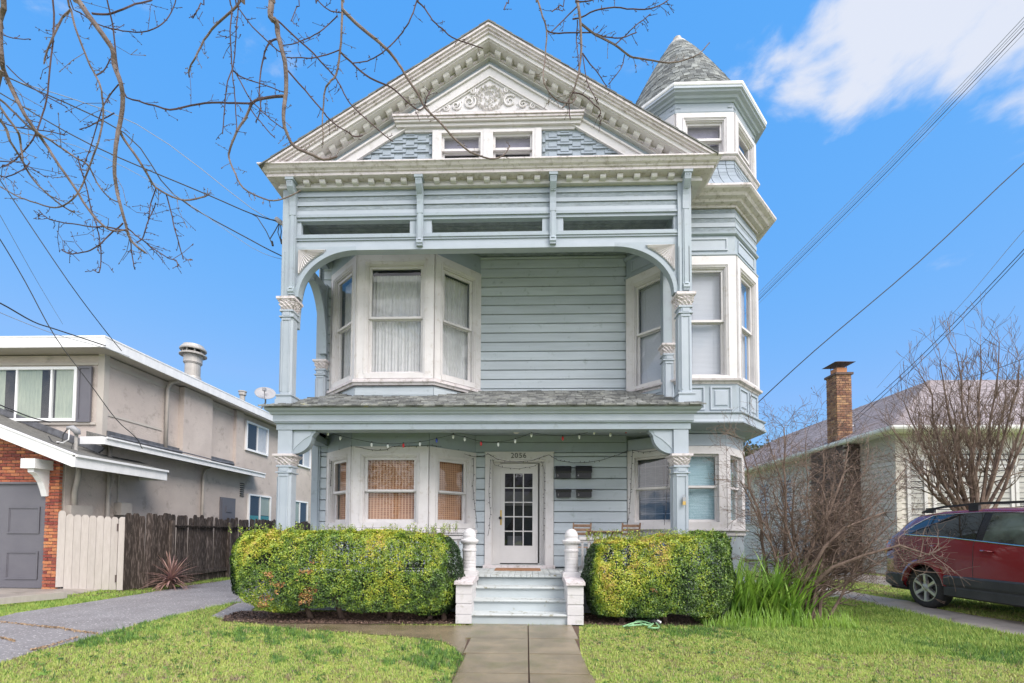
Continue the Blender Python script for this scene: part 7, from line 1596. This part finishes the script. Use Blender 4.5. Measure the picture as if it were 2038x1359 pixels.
for d0, d1, w0, w1, L_, top in BR:
    n = len(L_); pts = [at(x, y, d0 + (d1 - d0) * i / (n - 1) + .03 * sin(i * 2.1)) for i, (x, y) in enumerate(L_)]
    if top: s0 = pts[0]; nrm_ = (pts[0] - pts[1]).normalized(); e_ = s0 + Vector((.0, -.25, .9)); pts = [hub.lerp(e_, .35) + Vector((0, 0, .5)), hub.lerp(e_, .75) + Vector((0, 0, .4)), e_] + pts
    c3 = cr(pts, 3); m_ = len(c3); rs_ = []
    for i, p in enumerate(c3):
        t = i / (m_ - 1); rpx = (w0 + (w1 - w0) * t ** .8) * .5; rs_.append(rpx / FPX * p.y if p.y > 3 else max(rpx / FPX * 4.6, .008) * 1.2)
    q = MB(); q.tube([p + Vector((rn.gauss(0, .002), 0, rn.gauss(0, .002))) for p in c3], rs_, 8 if w0 > 6 else 5)
    for i in range(3, m_):                          # side twigs with knobbly buds
        p = c3[i]
        if p.y < 4.0 or (top and i < 12): continue
        if rn.random() < (.52 if L_[0][0] < 420 else .38):
            d = (c3[i] - c3[i - 1]).normalized(); s = rn.choice((-1, 1)); ax_ = Vector((d.z, 0, -d.x)) * s; dd = (d * rn.uniform(.2, .9) + ax_ * rn.uniform(.5, 1) + Vector((0, rn.gauss(0, .4), 0))).normalized(); Lt = rn.uniform(.05, .17) * (1 if rn.random() > .22 or L_[0][0] > 420 else 2.4)
            a = p; b = p + dd * Lt * .5 + Vector((0, 0, rn.uniform(-.01, .01))); e_ = b + (dd + Vector((rn.gauss(0, .3), rn.gauss(0, .2), rn.gauss(0, .3)))).normalized() * Lt * .5
            q.tube([a, b, e_], [.0032, .0028, .0024], 4); q.tube([e_, e_ + (e_ - b) * .12], [.006, .003], 4)
            for _ in range(3): t = rn.random(); c_ = a.lerp(e_, t); q.tube([c_, c_ + Vector((rn.gauss(0, .012), rn.gauss(0, .008), rn.gauss(0, .012)))], [.0042, .003], 4)
            if rn.random() < .5: c_ = b; q.tube([c_, c_ + Vector((rn.gauss(0, .04), rn.gauss(0, .02), rn.gauss(0, .04)))], [.0026, .0035], 4)
        elif rn.random() < .5: q.tube([p, p + Vector((rn.gauss(0, .014), rn.gauss(0, .01), rn.gauss(0, .014)))], [.006, .0035], 4)
    e_ = c3[-1]; q.tube([e_, e_ + (e_ - c3[-2]).normalized() * .02], [.007, .004], 5)
    q.build('branch', M['bark' if w0 > 4.3 else 'twig'], TR)
lp = at(376, 517, 5.2); q = MB(); out = [(0, 0), (.010, .012), (.018, .006), (.026, .018), (.034, .008), (.044, .018), (.052, .006), (.062, .010), (.068, 0)]
vs = [(lp.x - .022 + a, lp.y + .004 * sin(a * 90), lp.z + b * .9) for a, b in out] + [(lp.x - .022 + a, lp.y + .006 * cos(a * 90), lp.z - b * .9) for a, b in out[-2:0:-1]]
q.add(vs, [tuple(range(len(vs)))]); q.tube([at(365, 513, 5.2), (lp.x - .022, lp.y, lp.z)], .002, 4); q.build('dead_leaf', M['litter'], TR)

# ================================================================= OVERHEAD WIRES
def wire(pts, Y0, Y1, r_, lab, m='cable', grp='overhead wires on the left', nm='overhead_wire'):
    n = len(pts); P = []
    for i, (x, y) in enumerate(pts): t = i / (n - 1); P.append(at(x, y, 1 / ((1 - t) / Y0 + t / Y1)))
    c3 = cr(P, 4) if n > 2 else P; q = MB(); q.tube(c3, r_, 5); single(nm, q, M[m], P[0], lab, 'wire', grp)
gl_ = 'overhead wires on the left'; gr_ = 'overhead wires on the right'
wire([(-60, 105), (0, 150), (272, 247), (500, 414), (548, 438)], 6.5, 8.45, .006, 'thin pale wire, uppermost of those reaching the weatherhead', 'cable_grey')
wire([(-60, 150), (0, 185), (181, 288), (412, 387), (500, 425), (550, 440)], 6.5, 8.45, .010, 'dark wire running down through the bare branches to the weatherhead', 'cable')
wire([(-60, 105), (12, 152), (247, 264), (346, 387), (500, 478), (562, 510)], 6.5, 8.4, .010, 'dark wire ending below the weatherhead on the house corner', 'cable')
wire([(-60, 250), (150, 290), (346, 387), (500, 492), (565, 517)], 6.5, 8.5, .004, 'faint thin wire ending lowest on the house corner', 'cable_grey')
wire([(-40, 300), (0, 358), (136, 560), (215, 665), (242, 698)], 6.5, 10.4, .008, 'steep dark wire ending at the beige house eave', 'cable')
wire([(-40, 362), (0, 428), (74, 560), (125, 645)], 7, 15, .005, 'thin steep wire ending in the sky above the beige roof', 'cable_grey')
wire([(-40, 420), (0, 476), (50, 560), (110, 670), (178, 762), (232, 835), (270, 870), (283, 893)], 6.5, 10.0, .008, 'long dark wire crossing the upper window to the skirt roof', 'cable')
wire([(-60, 580), (0, 603), (66, 640), (110, 655), (210, 688)], 6.8, 10.3, .013, 'thick twisted cable running to the corner of the beige roof', 'cable')
wire([(-60, 592), (0, 622), (110, 665), (200, 690), (262, 712), (330, 745), (560, 850)], 7, 16, .006, 'thin grey wire following the long beige eave', 'cable_grey')
wire([(-60, 785), (0, 806), (60, 830), (100, 840)], 7.5, 10.05, .013, 'low dark cable running to the service mast', 'cable')
for i, (a, b, r_, lab) in enumerate(((34, 592, .011, 'uppermost of the five parallel wires at the upper right'), (42, 598, .011, 'second from top of the five parallel wires at the upper right'), (48, 603, .009, 'middle one of the five parallel wires at the upper right'), (56, 606, .014, 'thick black wire, fourth of the five parallel ones'), (66, 613, .008, 'lowest of the five parallel wires at the upper right'))):
    x1_ = 1400; s_y = b + (b - a) / (2038 - 1501) * 100
    wire([(2180, a - (b - a) / 537 * 142), (2038, a), (1770, (a + b) / 2 + 6), (1501, b), (x1_, s_y)], 9, 34, r_ * .72, lab, 'cable' if i == 3 else 'cable_grey', gr_)
wire([(2180, 215), (2038, 325), (1830, 520), (1622, 697), (1503, 806)], 7.5, 9.6, .010, 'single dark wire slanting to the right side of the turret', 'cable', gr_)
wire([(2120, 380), (2038, 458), (1900, 620), (1810, 700), (1745, 772)], 12, 28, .008, 'thin lone wire above the bare tree at right', 'cable_grey', gr_)
wire([(2120, 405), (2038, 496), (1845, 697), (1700, 832)], 10, 17, .010, 'upper one of the paired wires reaching the bungalow roof', 'cable', gr_)
wire([(2120, 412), (2038, 504), (1850, 702), (1702, 838)], 10, 17, .009, 'lower one of the paired wires reaching the bungalow roof', 'cable', gr_)
wire([(2120, 690), (2035, 715), (1960, 742), (1880, 763)], 9, 15, .008, 'short dark wire passing in front of the bungalow ridge', 'cable', gr_)

# ================================================================= ACROSS THE STREET (what the panes reflect)
street = MB(); street.add([(-60, -14, .012), (60, -14, .012), (60, -6, .012), (-60, -6, .012)], [(0, 1, 2, 3)]); struct(street.build('street', M['asphalt']), 'asphalt street behind the camera')
OH = thing('house_across_street', (1, -26, 0), 'plain grey house across the street behind the camera', 'house')
q = MB(); q.box(-6, 6, -30, -24, 0, 5); q.build('wall', M['stucco'], OH); q = MB(); q.prism_yz([(-30.5, 5), (-23.5, 5), (-27, 8)], -6.5, 6.5); q.build('roof', M['comp_roof'], OH)
for i, (x, y, h_, R_) in enumerate(((-11, -20, 7, 3.6), (9.5, -19, 6.5, 3.2), (-3, -18.5, 7.2, 2.6), (17, -22, 7, 4))): crown_tree('street_tree', (x, y, h_), R_, R_ * .9, ('broad', 'round', 'tall', 'spreading')[i] + ' street tree across the road behind the camera', 2600, 30 + i)
